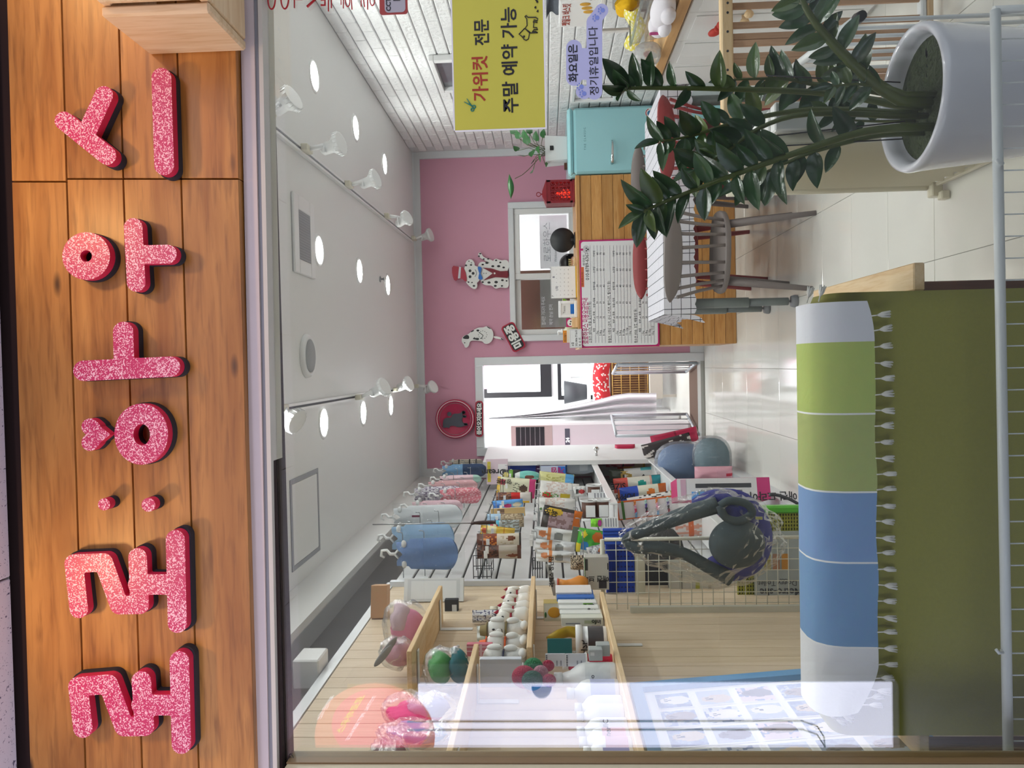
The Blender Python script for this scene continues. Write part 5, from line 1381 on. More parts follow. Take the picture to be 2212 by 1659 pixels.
# air grille
c = [aZ(*q, ZCL) for q in ((628, 437), (672, 443), (676, 596), (632, 587))]
x0, x1, y0, y1 = min(q.x for q in c), max(q.x for q in c), min(q.y for q in c), max(q.y for q in c)
ag = thing('air_grille', ((x0 + x1) / 2, (y0 + y1) / 2, ZCL - .02), 'white square ceiling air grille with dark slats beside the long track', 'grille')
w_ = .07
MB().bbox(x0, x1, y0, y0 + w_, ZCL - .015, ZCL - .001).bbox(x0, x1, y1 - w_, y1, ZCL - .015, ZCL - .001).bbox(x0, x0 + w_, y0 + w_, y1 - w_, ZCL - .015, ZCL - .001).bbox(x1 - w_, x1, y0 + w_, y1 - w_, ZCL - .015, ZCL - .001).build('frame', PVC, ag)
MB().box(x0 + w_, x1 - w_, y0 + w_, y1 - w_, ZCL - .004, ZCL - .001).build('duct', BLACK, ag)
n = 18
for k in range(n):
    x = x0 + w_ + (x1 - x0 - 2 * w_) * (k + .5) / n
    MB().box(x - .006, x + .006, y0 + w_, y1 - w_, ZCL - .014, ZCL - .006).build('slat', GREY, ag)
# speaker and access hatch, small detector
c_ = aZ(662, 769, ZCL)
sp3 = thing('ceiling_speaker', (c_.x, c_.y, ZCL - .03), 'round grey ceiling speaker between the two lighting tracks', 'speaker')
MB().lathe([(.0, -.022), (.078, -.022), (.08, -.02)], (c_.x, c_.y, ZCL), 36, caps=False).build('mesh_cover', M('speaker_mesh', '#9a9c9d', .6), sp3)
MB().lathe([(.082, -.02), (.092, -.024), (.105, -.012), (.108, -.001)], (c_.x, c_.y, ZCL), 36, caps=False).build('rim', PVC, sp3)
q = [aZ(*t, ZCL) for t in ((625, 1237), (630, 1035), (686, 1011), (690, 1192))]
hx0, hx1, hy0, hy1 = -.83, -.40, min(t.y for t in q) + .1, max(t.y for t in q) - .1
hx0 = (q[0].x + q[3].x) / 2; hx1 = (q[1].x + q[2].x) / 2
hy0 = (q[0].y + q[1].y) / 2; hy1 = (q[2].y + q[3].y) / 2
ah = thing('access_hatch', ((hx0 + hx1) / 2, (hy0 + hy1) / 2, ZCL - .006), 'square ceiling access hatch with a grey metal rim', 'hatch')
f_ = MB(); w_ = .022
f_.bbox(hx0, hx1, hy0, hy0 + w_, ZCL - .005, ZCL - .001, .001).bbox(hx0, hx1, hy1 - w_, hy1, ZCL - .005, ZCL - .001, .001).bbox(hx0, hx0 + w_, hy0 + w_, hy1 - w_, ZCL - .005, ZCL - .001, .001).bbox(hx1 - w_, hx1, hy0 + w_, hy1 - w_, ZCL - .005, ZCL - .001, .001); f_.build('rim', GREY, ah)
MB().box(hx0 + w_ + .003, hx1 - w_ - .003, hy0 + w_ + .003, hy1 - w_ - .003, ZCL - .004, ZCL - .001).build('lid', CEILM, ah)
c_ = aZ(821, 603, ZCL)
sd = thing('sprinkler', (c_.x, c_.y, ZCL - .03), 'tiny dark sprinkler head on the ceiling beside the middle downlights', 'sprinkler')
MB().lathe([(.0, -.03), (.012, -.028), (.006, -.02), (.006, -.008), (.022, -.004), (.022, -.001)], (c_.x, c_.y, ZCL), 14).build('head', GREY, sd)

# ================================================================== stickers on the glass
YG = 1.6205
def sheet(name, px0, px1, py0, py1, lab, cat, mat, r=.0):
    a, c = aY(px1, py1, YG), aY(px0, py0, YG)
    t = thing(name, ((a.x + c.x) / 2, YG, a.z), lab, cat)
    if r: MB().prism(rrect(a.x, c.x, a.z, c.z, r), (0, YG, 0), EX, EZ, EY, .0012).build('sheet', mat, t)
    else: MB().box(a.x, c.x, YG, YG + .0012, a.z, c.z).build('sheet', mat, t)
    return t
def gp(px, py, d=.0): return aY(px, py, YG - .0006 - d)
ye = sheet('yellow_poster', 975, 1178, -60, 275, 'yellow poster on the glass lettered 가위컷 전문 with a line-drawn dog', 'poster', M('poster_yellow', '#c9c44a', .7, var=.02))
a, c = aY(1178, 275, YG), aY(975, -60, YG)
mb = MB(); mb.box(a.x - .003, a.x, YG - .0004, YG + .0016, a.z - .003, c.z).box(a.x, c.x, YG - .0004, YG + .0016, a.z - .003, a.z).box(a.x, c.x, YG - .0004, YG + .0016, c.z, c.z + .003); mb.build('white_edge', PVC, ye)
RUST = M('rust_ink', '#a4331c', .6); TEALI = M('teal_ink', '#1f7f72', .6)
tsz = 33 / 1680 * 1.62
mb = MB(); text(mb, '가위컷', gp(1052, 219), EX, EZ, tsz * 1.12, sx=.97, bold=.02, sp=1.0); mb.build('red_lettering', RUST, ye)
mb = MB(); text(mb, '전문', gp(1054, 98), EX, EZ, tsz * 1.08, sx=.86, bold=.02); text(mb, '주말 예약 가능', gp(1117, 244), EX, EZ, tsz * 1.12, sx=.99, bold=.02, sp=1.03)
def yl(l): return [gp(950 + x / 7.373, y / 7.373) for x, y in l]
P_ = yl([(1350, 450), (1260, 545), (1310, 580), (1345, 630), (1375, 640), (1410, 620), (1430, 525), (1355, 450), (1390, 405), (1385, 300), (1355, 260), (1375, 245), (1405, 275), (1530, 275), (1560, 300), (1555, 330), (1500, 315), (1485, 350), (1530, 345), (1555, 360), (1500, 350), (1490, 435), (1545, 440), (1560, 470), (1500, 470), (1470, 505), (1530, 500), (1560, 520), (1430, 525)])
mb.tube(P_, .0011, 5); mb.tube(yl([(1365, 458), (1440, 515)]), .0009, 4)
mb.ell(yl([(1342, 580)])[0], .0022, 6, 5)
for x, y in ((1515, 120), (1550, 180), (1545, 30), (1530, 5)):
    for dx, dy in ((0, 0), (12, -14), (14, 6)): mb.ell(yl([(x + dx, y + dy)])[0], .0014, 6, 4)
mb.build('black_lettering', INK, ye)
mb = MB()
for l in ([(385, 1620), (520, 1690)], [(430, 1570), (500, 1680)]): mb.tube(yl(l), [.0006, .0016], 5)
for x, y in ((545, 1700), (520, 1745)): mb.tube([yl([(x + 24 * math.cos(w), y + 24 * math.sin(w))])[0] for w in [2 * PI * k / 12 for k in range(13)]], .0012, 5)
mb.build('scissors_print', TEALI, ye)
# lavender two-line sticker, rounded outline
LAV = M('lavender_vinyl', '#b9bde0', .5, var=.01)
def capsule_pts():
    ff = lambda x, y: min(cap(x, y, 1240, 103, 1240, 168, 17), cap(x, y, 1284, 48, 1284, 198, 17), cap(x, y, 1262, 60, 1262, 190, 22) if False else 1e9, max(abs(x - 1262) - 24, abs(y - 138) - 34), cap(x, y, 1281, 48, 1300, 22, 14), cap(x, y, 1258, 198, 1262, 200, 14))
    return outline(ff, 1215, 1325, 0, 225, 70)
pp = [aY(x, y, YG) for x, y in capsule_pts()]
lv = thing('lavender_sticker', aY(1284, 110, YG), 'lavender cut-out sticker on the glass lettered 화요일은 정기휴일입니다', 'sticker')
MB().prism([(p.x, p.z) for p in pp], (0, YG, 0), EX, EZ, EY, .0012).build('vinyl', LAV, lv)
mb = MB(); text(mb, '화요일은', gp(1247, 177), EX, EZ, .0215, sx=.98, bold=.02); text(mb, '정기휴일입니다', gp(1292, 206), EX, EZ, .0212, sx=1.03, bold=.006); mb.build('lettering', INK, lv)
mb = MB()
for (px, py) in ((1290, 38), (1302, 22), (1256, 187), (1262, 202)):
    o_ = gp(px, py); mb.prism(circ(0, 0, .0046, 10), o_, EX, EZ, EY, .0004)
    for dx, dz in ((-.006, .005), (-.002, .0085), (.003, .008), (.006, .004)): mb.prism(circ(dx, dz, .0018, 7), o_, EX, EZ, EY, .0004)
mb.build('paw_prints', M('paw_blue', '#7f92d6', .5), lv)
# red lettering and a camera notice at the top edge of the glass
rl = thing('red_lettering', gp(690, 5), 'large red lettering stuck along the upper right edge of the glass', 'lettering')
def rz(x, y): return gp(550 + x / 6.32, y / 6.32)
RED2 = M('sign_red', '#b01c22', .4)
for nm, l, w in (('ring', None, 0),):
    for cx_, cy_, rx, ry in ((232, -20, 50, 145), (412, -25, 52, 145), (1270, 20, 30, 70), (1607, 0, 32, 75)):
        MB().tube([rz(cx_ + rx * math.cos(t), cy_ + ry * math.sin(t)) for t in [2 * PI * k / 24 for k in range(25)]], .0017 if rx > 40 else .0012, 6).build('glyph', RED2, rl)
for l, w in (([(543, 110), (543, -120)], .0014), ([(543, -5), (650, -5)], .0012), ([(715, 95), (830, -10), (760, -60)], .0026), ([(905, 70), (960, 70), (960, 0), (905, 0)], .0022), ([(1008, 155), (1008, -120)], .0014), ([(1048, 110), (1048, -120)], .0014), ([(1180, 65), (1180, -90)], .001), ([(1212, 115), (1212, -120)], .0012), ([(1330, 130), (1315, -60)], .0013), ([(1455, 90), (1455, -90)], .0011), ([(1500, 95), (1480, -60)], .0013), ([(1543, 130), (1543, -120)], .0013)):
    MB().tube([rz(*q) for q in l], w, 6).build('glyph', RED2, rl)
cc = sheet('camera_notice', 818, 881, -60, 30, 'red and grey CCTV notice sticker at the upper right edge of the glass', 'sticker', M('notice_red', '#9c3a34', .4), .006)
a_, c__ = aY(876, 26, YG), aY(829, -60, YG)
MB().prism(rrect(a_.x, c__.x, a_.z, c__.z, .008), (0, YG - .0005, 0), EX, EZ, EY, .0006).build('grey_panel', M('notice_grey', '#a9a7ac', .4), cc)
mb = MB(); text(mb, 'CCTV', gp(844, 24, .0006), EX, EZ, .0135, bold=.03); text(mb, 'B', gp(864, 2, .0006), EX, EZ, .02, bold=.03); mb.build('lettering', INK, cc)
# maker's stamp low in the corner of the pane
gs = thing('glass_stamp', gp(628, 1640), 'tiny black oval stamp in the corner of the pane', 'stamp')
MB().tube([gp(628 + 5 * math.cos(w), 1638 + 9 * math.sin(w)) for w in [2 * PI * k / 16 for k in range(17)]], .0006, 4).tube([gp(615, 1641), gp(622, 1641)], .0004, 4).tube([gp(625, 1634), gp(631, 1638), gp(626, 1643)], .0008, 4).build('stamp', INK, gs)
# ================================================================== through the inner doorway: door leaf, cooler, window, table, cage, curtain
d2 = thing('door_2', (-.76, 6.6, 0), kind='structure')
za, zb = .05, 1.945
A_, B_ = V((-.735, 6.985, 0)), V((-.80, 6.38, 0))
def wallseg(mb, a, b_, w, z0, z1):
    d = (b_ - a).normalized(); s_ = V((-d.y, d.x, 0)) * (w / 2)
    return mb.hexa([a - s_ + V((0, 0, z0)), b_ - s_ + V((0, 0, z0)), a + s_ + V((0, 0, z0)), b_ + s_ + V((0, 0, z0)), a - s_ + V((0, 0, z1)), b_ - s_ + V((0, 0, z1)), a + s_ + V((0, 0, z1)), b_ + s_ + V((0, 0, z1))])
wallseg(MB(), A_, B_, .035, za, zb).build('leaf', WHITE, d2)
q = A_.lerp(B_, .72) + V((.03, 0, 1.0))
MB().tube([q - V((.012, 0, 0)), q + V((.03, 0, 0))], .010, 8).ell(q + V((.045, 0, 0)), (.02, .024, .024), 14, 10).build('handle', CHROME, d2)
def bk(px0, px1, py0, py1, Y, d, mb=None, b=.004):
    a, c = aY(px1, py1, Y), aY(px0, py0, Y); mb = mb or MB()
    return mb.bbox(a.x, c.x, Y, Y + d, max(a.z, .002), c.z, b)
# tower air conditioner
Y = 7.75
a, c = aY(1345, 990, Y), aY(1099, 916, Y)
ac = thing('tower_cooler', ((a.x + c.x) / 2, Y + .15, 0), 'white tower air conditioner with a black grille and lit display in the back room', 'air conditioner')
MB().bbox(a.x, c.x, Y, Y + .32, .0, c.z, .02).build('body', PVC, ac)
bk(1103, 1194, 920, 980, Y - .008, .007).build('grille_frame', M('champagne', '#c9bdb4', .4), ac)
bk(1114, 1177, 923, 980, Y - .012, .003).build('grille', M('grille_black', '#14181c', .4), ac)
for k in range(5): bk(1124 + 10.4 * k, 1125.6 + 10.4 * k, 923, 980, Y - .016, .003).build('slat', PVC, ac)
bk(1220, 1231.5, 926, 961, Y - .004, .003).build('display', M('display_grey', '#5c626e', .3), ac)
mb = MB(); text(mb, '24', aY(1230, 956, Y - .006), EX, EZ, .05, bold=.02); mb.build('digits', M('digit_glow', '#ffffff', .5, emis=2.0), ac)
# round white drum of the dryer behind it
Y = 8.2; c_ = aY(1238, 916, Y)
dr = thing('drying_drum', (c_.x, Y, c_.z - .4), 'round white drum lid rising behind the tower air conditioner', 'dryer')
MB().ell(c_, (.185, .10, .185), 32, 18).build('lid', PVC, dr)
MB().lathe([(.19, -.02), (.2, 0), (.19, .02)], c_ + V((0, .03, 0)), 36, ax=axm, caps=False).bbox(c_.x - .2, c_.x + .1, Y + .05, Y + .3, 0, c_.z, .03).build('housing', WHITE, dr)
# window with its pink vinyl, lettering seen from behind
Yw = 9.6
wz = thing('window_3', aY(1190, 822, Yw), kind='structure')
MB().box(-2.1, 2.1, Yw, Yw + .1, 0, 2.6).build('wall_back.001', WHITE, kind='structure')
SKYW = M('window_daylight', '#f4f7ff', .5, var=0, emis=1.7)
bk(1042, 1192, 740, 857, Yw - .03, .029).build('frame', BLACK, wz)
bk(1050, 1168, 746, 846, Yw - .036, .005).build('pane', SKYW, wz)
bk(1044, 1163, 752, 838, Yw - .041, .004).build('pink_vinyl', M('pink_vinyl', '#f3b7d0', .5, var=0, emis=.45), wz)
mb = MB(); text(mb, '미', aY(1082, 791, Yw - .044), -EX, EZ, .30, bold=.05); text(mb, '용', aY(1152, 789, Yw - .044), -EX, EZ, .34, bold=.05); mb.build('lettering', SKYW, wz)
w4 = thing('window_4', aY(1290, 822, Yw), kind='structure')
bk(1203, 1300, 740, 862, Yw - .03, .029).build('frame', BLACK, w4)
bk(1211, 1290, 746, 853, Yw - .036, .005).build('pane', SKYW, w4)
# desk with things on it
Yd = 8.9
dsk = thing('work_desk', aY(1330, 810, Yd), 'white work desk by the back room window', 'desk')
zt_ = aY(1268, 820, Yd).z
MB().bbox(-.62, 1.2, Yd, Yd + .6, zt_ - .04, zt_, .005).build('top', WHITE, dsk)
for x in (-.58, 1.14): MB().bbox(x, x + .05, Yd + .05, Yd + .55, 0, zt_ - .041).build('leg', WHITE, dsk)
c_ = aY(1240, 847, Yd + .1)
lc = thing('grey_lampshade', (c_.x, c_.y, zt_), 'dark grey tapering bin on the back room desk', 'bin')
MB().lathe([(.0, 0), (.085, 0), (.135, .26), (.128, .26), (.08, .01), (0, .01)], (c_.x, c_.y, zt_ + .0005), 28).build('bin', DARKGREY, lc)
c_ = aY(1240, 809, Yd + .15)
cu = thing('white_cup', (c_.x, c_.y, zt_), 'tall white paper cup next to the dark grey bin', 'cup')
MB().lathe([(.0, 0), (.036, 0), (.046, .18), (.048, .185), (.043, .185), (.0, .18)], (c_.x, c_.y, zt_ + .0005), 20).build('cup', PVC, cu)
Ys = 8.55
rc = thing('red_tablecloth', aY(1323, 818, Ys), 'red dotted cloth hanging over the grooming table in the back room', 'tablecloth')
RED_ = PRINT('red_cloth', .7)
a, c = aY(1322, 870, Ys), aY(1285, 775, Ys)
dots = [(R.random(), R.random()) for _ in range(60)]
mb = MB(); mb.grid(lambda u, v: V((a.x + (c.x - a.x) * u, Ys - .03 * math.sin(PI * v) + .012 * math.sin(u * 20), a.z + (c.z - a.z) * v + .03 * math.sin(PI * u) * (1))), 70, 26, cf=lambda u, v: ('#f2efe6' if min(((u - p) * 2.6) ** 2 + (v - q) ** 2 for p, q in dots) < .0022 else '#cf2a33'))
mb.build('cloth', RED_, rc)
MB().bbox(a.x - .02, c.x + .02, Ys + .03, Ys + .33, c.z - .02, c.z + .012, .005).build('table_edge', WHITE, rc)
# brown wire cage
cgx = thing('wire_cage', aY(1400, 818, 8.5), 'brass coloured wire cage with a brown inside under the red cloth', 'cage')
a, c = aY(1400, 862, 8.5), aY(1322, 770, 8.5)
MB().box(a.x, c.x, 8.80, 8.83, a.z, c.z).box(a.x, c.x, 8.5, 8.83, a.z - .01, a.z).build('inner_back', M('cage_brown', '#6b4a2c', .7), cgx)
BRASS = M('brass_wire', '#c9a15a', .35, metal=.7)
wb_ = MB()
for k in range(19): x = a.x + (c.x - a.x) * k / 18; wb_.tube([(x, 8.5, a.z), (x, 8.5, c.z)], .0022, 5)
for k in range(5): z = a.z + (c.z - a.z) * k / 4; wb_.tube([(a.x, 8.497, z), (c.x, 8.497, z)], .005, 5)
wb_.build('wires', BRASS, cgx, kind='stuff')
MB().bbox(a.x, c.x, 8.48, 8.9, a.z - .16, a.z - .012, .01).build('tray', ALU, cgx)
for s in (a.x + .03, c.x - .03): MB().box(s - .015, s + .015, 8.5, 8.53, 0, a.z - .161).build('leg', ALU, cgx)
# white gauze curtain gathered to the left
cu_ = thing('white_curtain', aY(1420, 880, 7.95), 'white gauze curtain swept behind the cooler', 'curtain')
GAUZE = M('gauze', '#ecebee', .8, var=.05, scale=60)
top = [(1060, 905), (1085, 900)]
def cf_(u, v):
    px = 1055 + (1418 - 1055) * v; spread = .15 + .85 * min(1, v * 1.2)
    py = 905 - (4 + 52 * spread) * u * min(1, .25 + v * 1.0)
    return aY(px, py, 8.0 + .05 * math.sin(u * 21) + .2 * (1 - v))
mb = MB(); mb.grid(cf_, 40, 24); mb.build('cloth', GAUZE, cu_)
# doorway floor mat and pet gate
mt = thing('door_mat', (-.35, 7.5, 0), 'brown rough mat on the floor just inside the inner doorway', 'mat')
MB().bbox(-.72, .3, 7.16, 7.68, .001, .012, .004).build('mat', M('brown_mat', '#5f4a3e', .95, var=.3, scale=120, bump=.8, bscale=200), mt)
GATE = M('gate_grey', '#b4b9be', .35, metal=.3)
pg = thing('pet_gate', (-.3, 7.05, 0), 'grey metal pet gate standing open in the inner doorway', 'gate')
def gate_leaf(p0, p1, z0, z1, nb, nm='gate_frame'):
    p0, p1 = V(p0), V(p1); mb = MB()
    for a_, b_ in (((p0, z0), (p1, z0)), ((p0, z1), (p1, z1)), ((p0, z0), (p0, z1)), ((p1, z0), (p1, z1))): mb.tube([a_[0] + V((0, 0, a_[1])), b_[0] + V((0, 0, b_[1]))], .014, 8)
    mb.build(nm, GATE, pg)
    for k in range(nb):
        q = p0.lerp(p1, (k + 1) / (nb + 1)); MB().tube([q + V((0, 0, z0)), q + V((0, 0, z1))], .005, 6).build('bar', GATE, pg)
gate_leaf((-.005, 7.10, 0), (-.09, 7.62, 0), .05, .76, 3)
gate_leaf((-.655, 7.10, 0), (-.50, 7.62, 0), .05, .78, 3)
# ---- seen through the inner window: a white board with the shop's lettering, and a grey card
wp = thing('white_board', aY(1225, 520, 7.25), 'white paper lettered 로로하우스 behind the right inner window pane', 'poster')
bk(1165, 1226, 466, 579, 7.25, .004, b=.0005).build('sheet', PBW, wp)
mb = MB(); text(mb, '로로하우스', aY(1190, 566, 7.2485), EX, EZ, .085, sx=.95, bold=-.008); text(mb, 'Welcome', aY(1203, 566, 7.2485), EX, EZ, .035); mb.build('lettering', GREY, wp)
bb = thing('brown_board', aY(1225, 655, 7.4), 'brown cupboard back behind the left inner window pane', 'cupboard')
bk(1120, 1240, 585, 730, 7.42, .03).build('panel', M('cupboard_brown', '#6d503b', .6, var=.1), bb)
gcd = thing('grey_card', aY(1225, 655, 7.3), 'grey card with chalk handwriting behind the left inner window pane', 'poster')
bk(1166, 1226, 597, 706, 7.3, .004, b=.0005).build('sheet', M('chalk_grey', '#7c7c76', .7), gcd)
mb = MB(); text(mb, '잠시만 기다려 주세요', aY(1178, 702, 7.298), EX, EZ, .042, sx=.72, bold=-.006); text(mb, '예약 손님 먼저', aY(1194, 702, 7.298), EX, EZ, .04, sx=.8, bold=-.006); mb.build('lettering', PBW, gcd)

# ================================================================== worktop along the brick wall
xw, yw0, yw1 = 1.45, 2.45, 4.12
cb = thing('base_cabinet', (1.7, 3.3, 0), 'white base cabinet with round pine knobs along the brick wall', 'cabinet')
MB().box(xw + .022, 1.928, yw0, yw1, .0, .80).build('carcass', WHITE, cb)
y = yw0; k = 0
while y < yw1 - .2:
    y1 = min(y + .28, yw1)
    MB().bbox(xw, xw + .02, y + .002, y1 - .002, .03, .79, .003).build('door', WHITE, cb)
    dr_ = cb.children[-1] if False else [o for o in cb.children if o.name.startswith('door')][-1]
    MB().bbox(xw - .004, xw - .0005, y + .03, y1 - .03, .06, .75, .002).build('panel', WHITE, dr_)
    ky = y1 - .035 if k % 2 == 0 else y + .035
    MB().lathe([(.0, 0), (.012, 0), (.010, .012), (.016, .018), (.020, .028), (.014, .038), (0, .040)], (xw - .004, ky, .55), 16, ax=Matrix.Rotation(-PI / 2, 3, 'Y')).build('knob', PINE_RAW, dr_)
    y = y1; k += 1
wt_ = thing('worktop', (1.69, 3.3, .802), 'pine worktop on the white base cabinet', 'worktop')
MB().bbox(xw - .02, 1.928, yw0, yw1, .803, .85, .004).build('slab', WORKTOP, wt_)
rb = thing('red_bow', (xw - .03, 3.02, .5), 'red knitted bow hung on a drawer knob behind the slat fence', 'bow')
kp = aX(1550, 62, xw - .045)
MB().ell(kp + V((0, .035, .005)), (.014, .035, .024), 12, 8, rot=Matrix.Rotation(.4, 3, 'X')).ell(kp + V((0, -.035, -.012)), (.014, .035, .024), 12, 8, rot=Matrix.Rotation(-.3, 3, 'X')).ell(kp, (.016, .012, .014), 10, 8).build('bow', M('bow_red', '#c23a2e', .7, bump=.4, bscale=200), rb)
ZW = .8505
CLR = FILM('clear_plastic', '#eef1f1', .10, .3, body=.10)
def onw(px, py, z=ZW): return aZ(px, py, z)
# white rack against the wall
p0, p1 = aX(1400, 47, 1.83), aX(1402, 190, 1.83)
ry0, ry1 = 3.62, 4.04
rk2 = thing('white_shelf_rack', (1.83, 3.85, ZW), 'white two-tier rack on the worktop against the brick wall', 'rack')
for y in (ry0, ry1):
    MB().bbox(1.70, 1.715, y - .012, y + .012, ZW, 1.10, .002).bbox(1.895, 1.91, y - .012, y + .012, ZW, 1.10, .002).build('post', PVC, rk2)
MB().bbox(1.69, 1.915, ry0 - .02, ry1 + .02, 1.101, 1.118, .002).build('upper_board', PVC, rk2)
MB().bbox(1.705, 1.905, ry0 + .013, ry1 - .013, ZW + .02, ZW + .03, .002).build('lower_board', PVC, rk2)
zt1 = 1.1185
def cbox(nm, lab, x0, x1, y0, y1, z0, z1, mats, cat='box'):
    t = thing(nm, ((x0 + x1) / 2, (y0 + y1) / 2, z0), lab, cat); MB().bbox(x0, x1, y0, y1, z0, z1, .002).build('box', mats, t); return t
bx1 = cbox('biscuit_box', 'white box printed with yellow biscuits on the white rack', 1.70, 1.80, 3.68, 3.96, zt1, zt1 + .19, PBW)
mb = MB()
for k, (yy, zz_) in enumerate(((3.72, .07), (3.76, .06), (3.80, .05))): mb.ell((1.699, yy, zt1 + zz_), (.002, .018, .026), 10, 8)
mb.build('biscuit_print', M('biscuit_yellow', '#d9a43a', .6), bx1)
mb = MB(); text(mb, '펫밀크 비스킷', V((1.698, 3.94, zt1 + .14)), -EY, EZ, .045, bold=.02, sx=.9); mb.build('lettering', RUST, bx1)
bx2 = cbox('black_label_box', 'white carton with a black lettered label next to the biscuit box', 1.695, 1.78, 3.60, 3.675, zt1, zt1 + .13, PBW)
mb = MB(); text(mb, '펫시간표', V((1.693, 3.67, zt1 + .03)), -EY, EZ, .024, bold=.03, sx=.7); mb.build('lettering', INK, bx2)
cj = thing('clear_jar', (1.76, 3.80, ZW + .031), 'clear plastic jar with a pale blue label inside the white rack', 'jar')
MB().bbox(1.715, 1.80, 3.70, 3.84, ZW + .031, ZW + .20, .01).build('jar', CLR, cj)
MB().box(1.7135, 1.7145, 3.72, 3.82, ZW + .06, ZW + .15).build('label', M('label_blue', '#ccd6e2', .5), cj)
mb = MB(); text(mb, '소독 약품', V((1.7125, 3.815, ZW + .12)), -EY, EZ, .022, bold=.02, sx=.9); mb.build('lettering', NAVY, cj)
drb = cbox('maroon_box', 'maroon and white box beside the clear jar in the rack', 1.72, 1.79, 3.86, 3.96, ZW + .031, ZW + .125, M('maroon_card', '#5e1a20', .5))
MB().box(1.718, 1.7195, 3.87, 3.95, ZW + .04, ZW + .08).build('label', PBW, drb)
# clear bin with cloths, in front
bn = thing('clear_bin', (1.60, 3.35, ZW), 'clear plastic bin holding grooming odds and ends on the worktop', 'bin')
mb = MB(); P8 = []
for z, g in ((ZW + .001, .88), (ZW + .13, 1.0)):
    for s, t in ((-1, -1), (1, -1), (1, 1), (-1, 1)): P8.append(V((1.60 + s * .10 * g, 3.42 + t * .30 * g, z)))
mb.add(P8, [(3, 2, 1, 0)] + [(i, (i + 1) % 4, 4 + (i + 1) % 4, 4 + i) for i in range(4)]); mb.build('bin', CLR, bn)
mb = MB(); mb.tube([P8[4], P8[5], P8[6], P8[7], P8[4]], .007, 6); mb.build('rim', CLR, bn)
YD = PRINT('dotted_cloth', .8)
dts = [(i / 6 + (j % 2) / 12, j / 7) for i in range(7) for j in range(8)]
yc_ = thing('yellow_dotted_cloth', aX(1385, 60, 1.62), 'yellow cloth with white dots draped over the clear bin', 'cloth')
def ycf(u, v):
    p = aX(1349 + 34 * v + 8 * math.sin(3 * u), 20 + 82 * u - 10 * v * (1 - u), 1.64 - .03 * v); return p + V((-.02 * math.sin(PI * v), 0, .01 * math.sin(9 * u)))
mb = MB(); mb.grid(ycf, 50, 30, cf=lambda u, v: '#f3efdf' if min((u - p) ** 2 * 2 + (v - q) ** 2 for p, q in dts) < .0030 else '#e6d85a'); mb.build('cloth', YD, yc_)
yl_ = thing('yellow_knit', aX(1368, 18, 1.68), 'bunched egg-yellow knitted cloth above the dotted cloth', 'cloth')
c_ = aX(1355, 12, 1.70); mb = MB()
mb.grid(lambda u, v: c_ + V((.045 * math.sin(PI * v) * math.cos(2 * PI * u), .075 * math.sin(PI * v) * math.sin(2 * PI * u), .055 * math.cos(PI * v))) * (1 + .22 * noise.noise(V((math.cos(2 * PI * u) * 2, math.sin(2 * PI * u) * 2, v * 5)))), 30, 18); mb.build('cloth', M('egg_yellow', '#e8b50f', .9, bump=.8, bscale=160), yl_)
wt2 = thing('white_plush', aZ(1440, 30, ZW), 'white plush toy with a pink ribbon lying on the worktop', 'soft toy')
c_ = aZ(1432, 22, ZW + .05); mb = MB()
mb.ell(c_, (.055, .13, .05), 20, 12).ell(c_ + V((-.01, .12, .0)), (.05, .05, .045), 16, 10).ell(c_ + V((-.05, .06, -.015)), (.03, .05, .028), 12, 8).ell(c_ + V((-.05, -.06, -.012)), (.03, .05, .03), 12, 8); mb.build('body', M('plush_white', '#e9e4ec', .95, bump=.5, bscale=260), wt2)
q = c_ + V((-.052, .10, .012)); MB().bbox(q.x - .004, q.x + .004, q.y - .008, q.y + .008, q.z - .02, q.z + .03, .002).build('ribbon', M('ribbon_pink', '#b8447f', .6), wt2)
cb2 = thing('clear_toy_bag', aZ(1405, 118, ZW), 'clear bag of red and white toys with a white price tag at the worktop end', 'bag')
c_ = aZ(1398, 118, ZW + .06); mb = MB()
mb.ell(c_, (.05, .07, .062), 20, 12, pw=.8); mb.build('film', FILM('bag_film', '#f2f4f4', .2, 1.0, 30, body=.25), cb2)
for k in range(4): MB().ell(c_ + V((-.02 + .012 * k, -.035 + .022 * k, -.02 + .012 * (k % 2))), (.014, .012, .022), 10, 8).build('toy', RUST if k % 2 else PBW, cb2)
q = c_ + V((-.055, -.01, -.02)); MB().bbox(q.x - .002, q.x, q.y - .015, q.y + .015, q.z - .018, q.z + .018, .0006).build('price_tag', PBW, cb2)
mg = thing('glass_mug', aZ(1400, 160, ZW), 'grey glass mug with a wire handle near the worktop end', 'mug')
c_ = aZ(1403, 155, ZW); MB().lathe([(.0, 0), (.034, 0), (.038, .085), (.034, .085), (.031, .006), (0, .006)], c_, 24).build('mug', M('mug_grey', '#9aa4a8', .15), mg)
MB().tube([c_ + V((0, .036, .07)), c_ + V((0, .065, .065)), c_ + V((0, .07, .035)), c_ + V((0, .038, .015))], .004, 8).build('handle', CHROME, mg)
ty = thing('slotted_tray', aZ(1385, 170, ZW), 'pine tray with narrow slots at the far end of the worktop', 'tray')
c_ = aZ(1385, 170, ZW)
for k in range(7): MB().bbox(1.50, 1.72, 3.87 + .026 * k, 3.89 + .026 * k, ZW, ZW + .02, .002).build('slat', PINE_RAWX, ty)
lc_ = thing('grey_lace_shawl', aX(1250, 15, 1.85), 'dark grey lace shawl hanging in a bunch on the brick wall', 'shawl')
LACE = M('grey_lace', '#4a4f58', .9, var=.5, scale=70, bump=.9, bscale=90)
mb = MB()
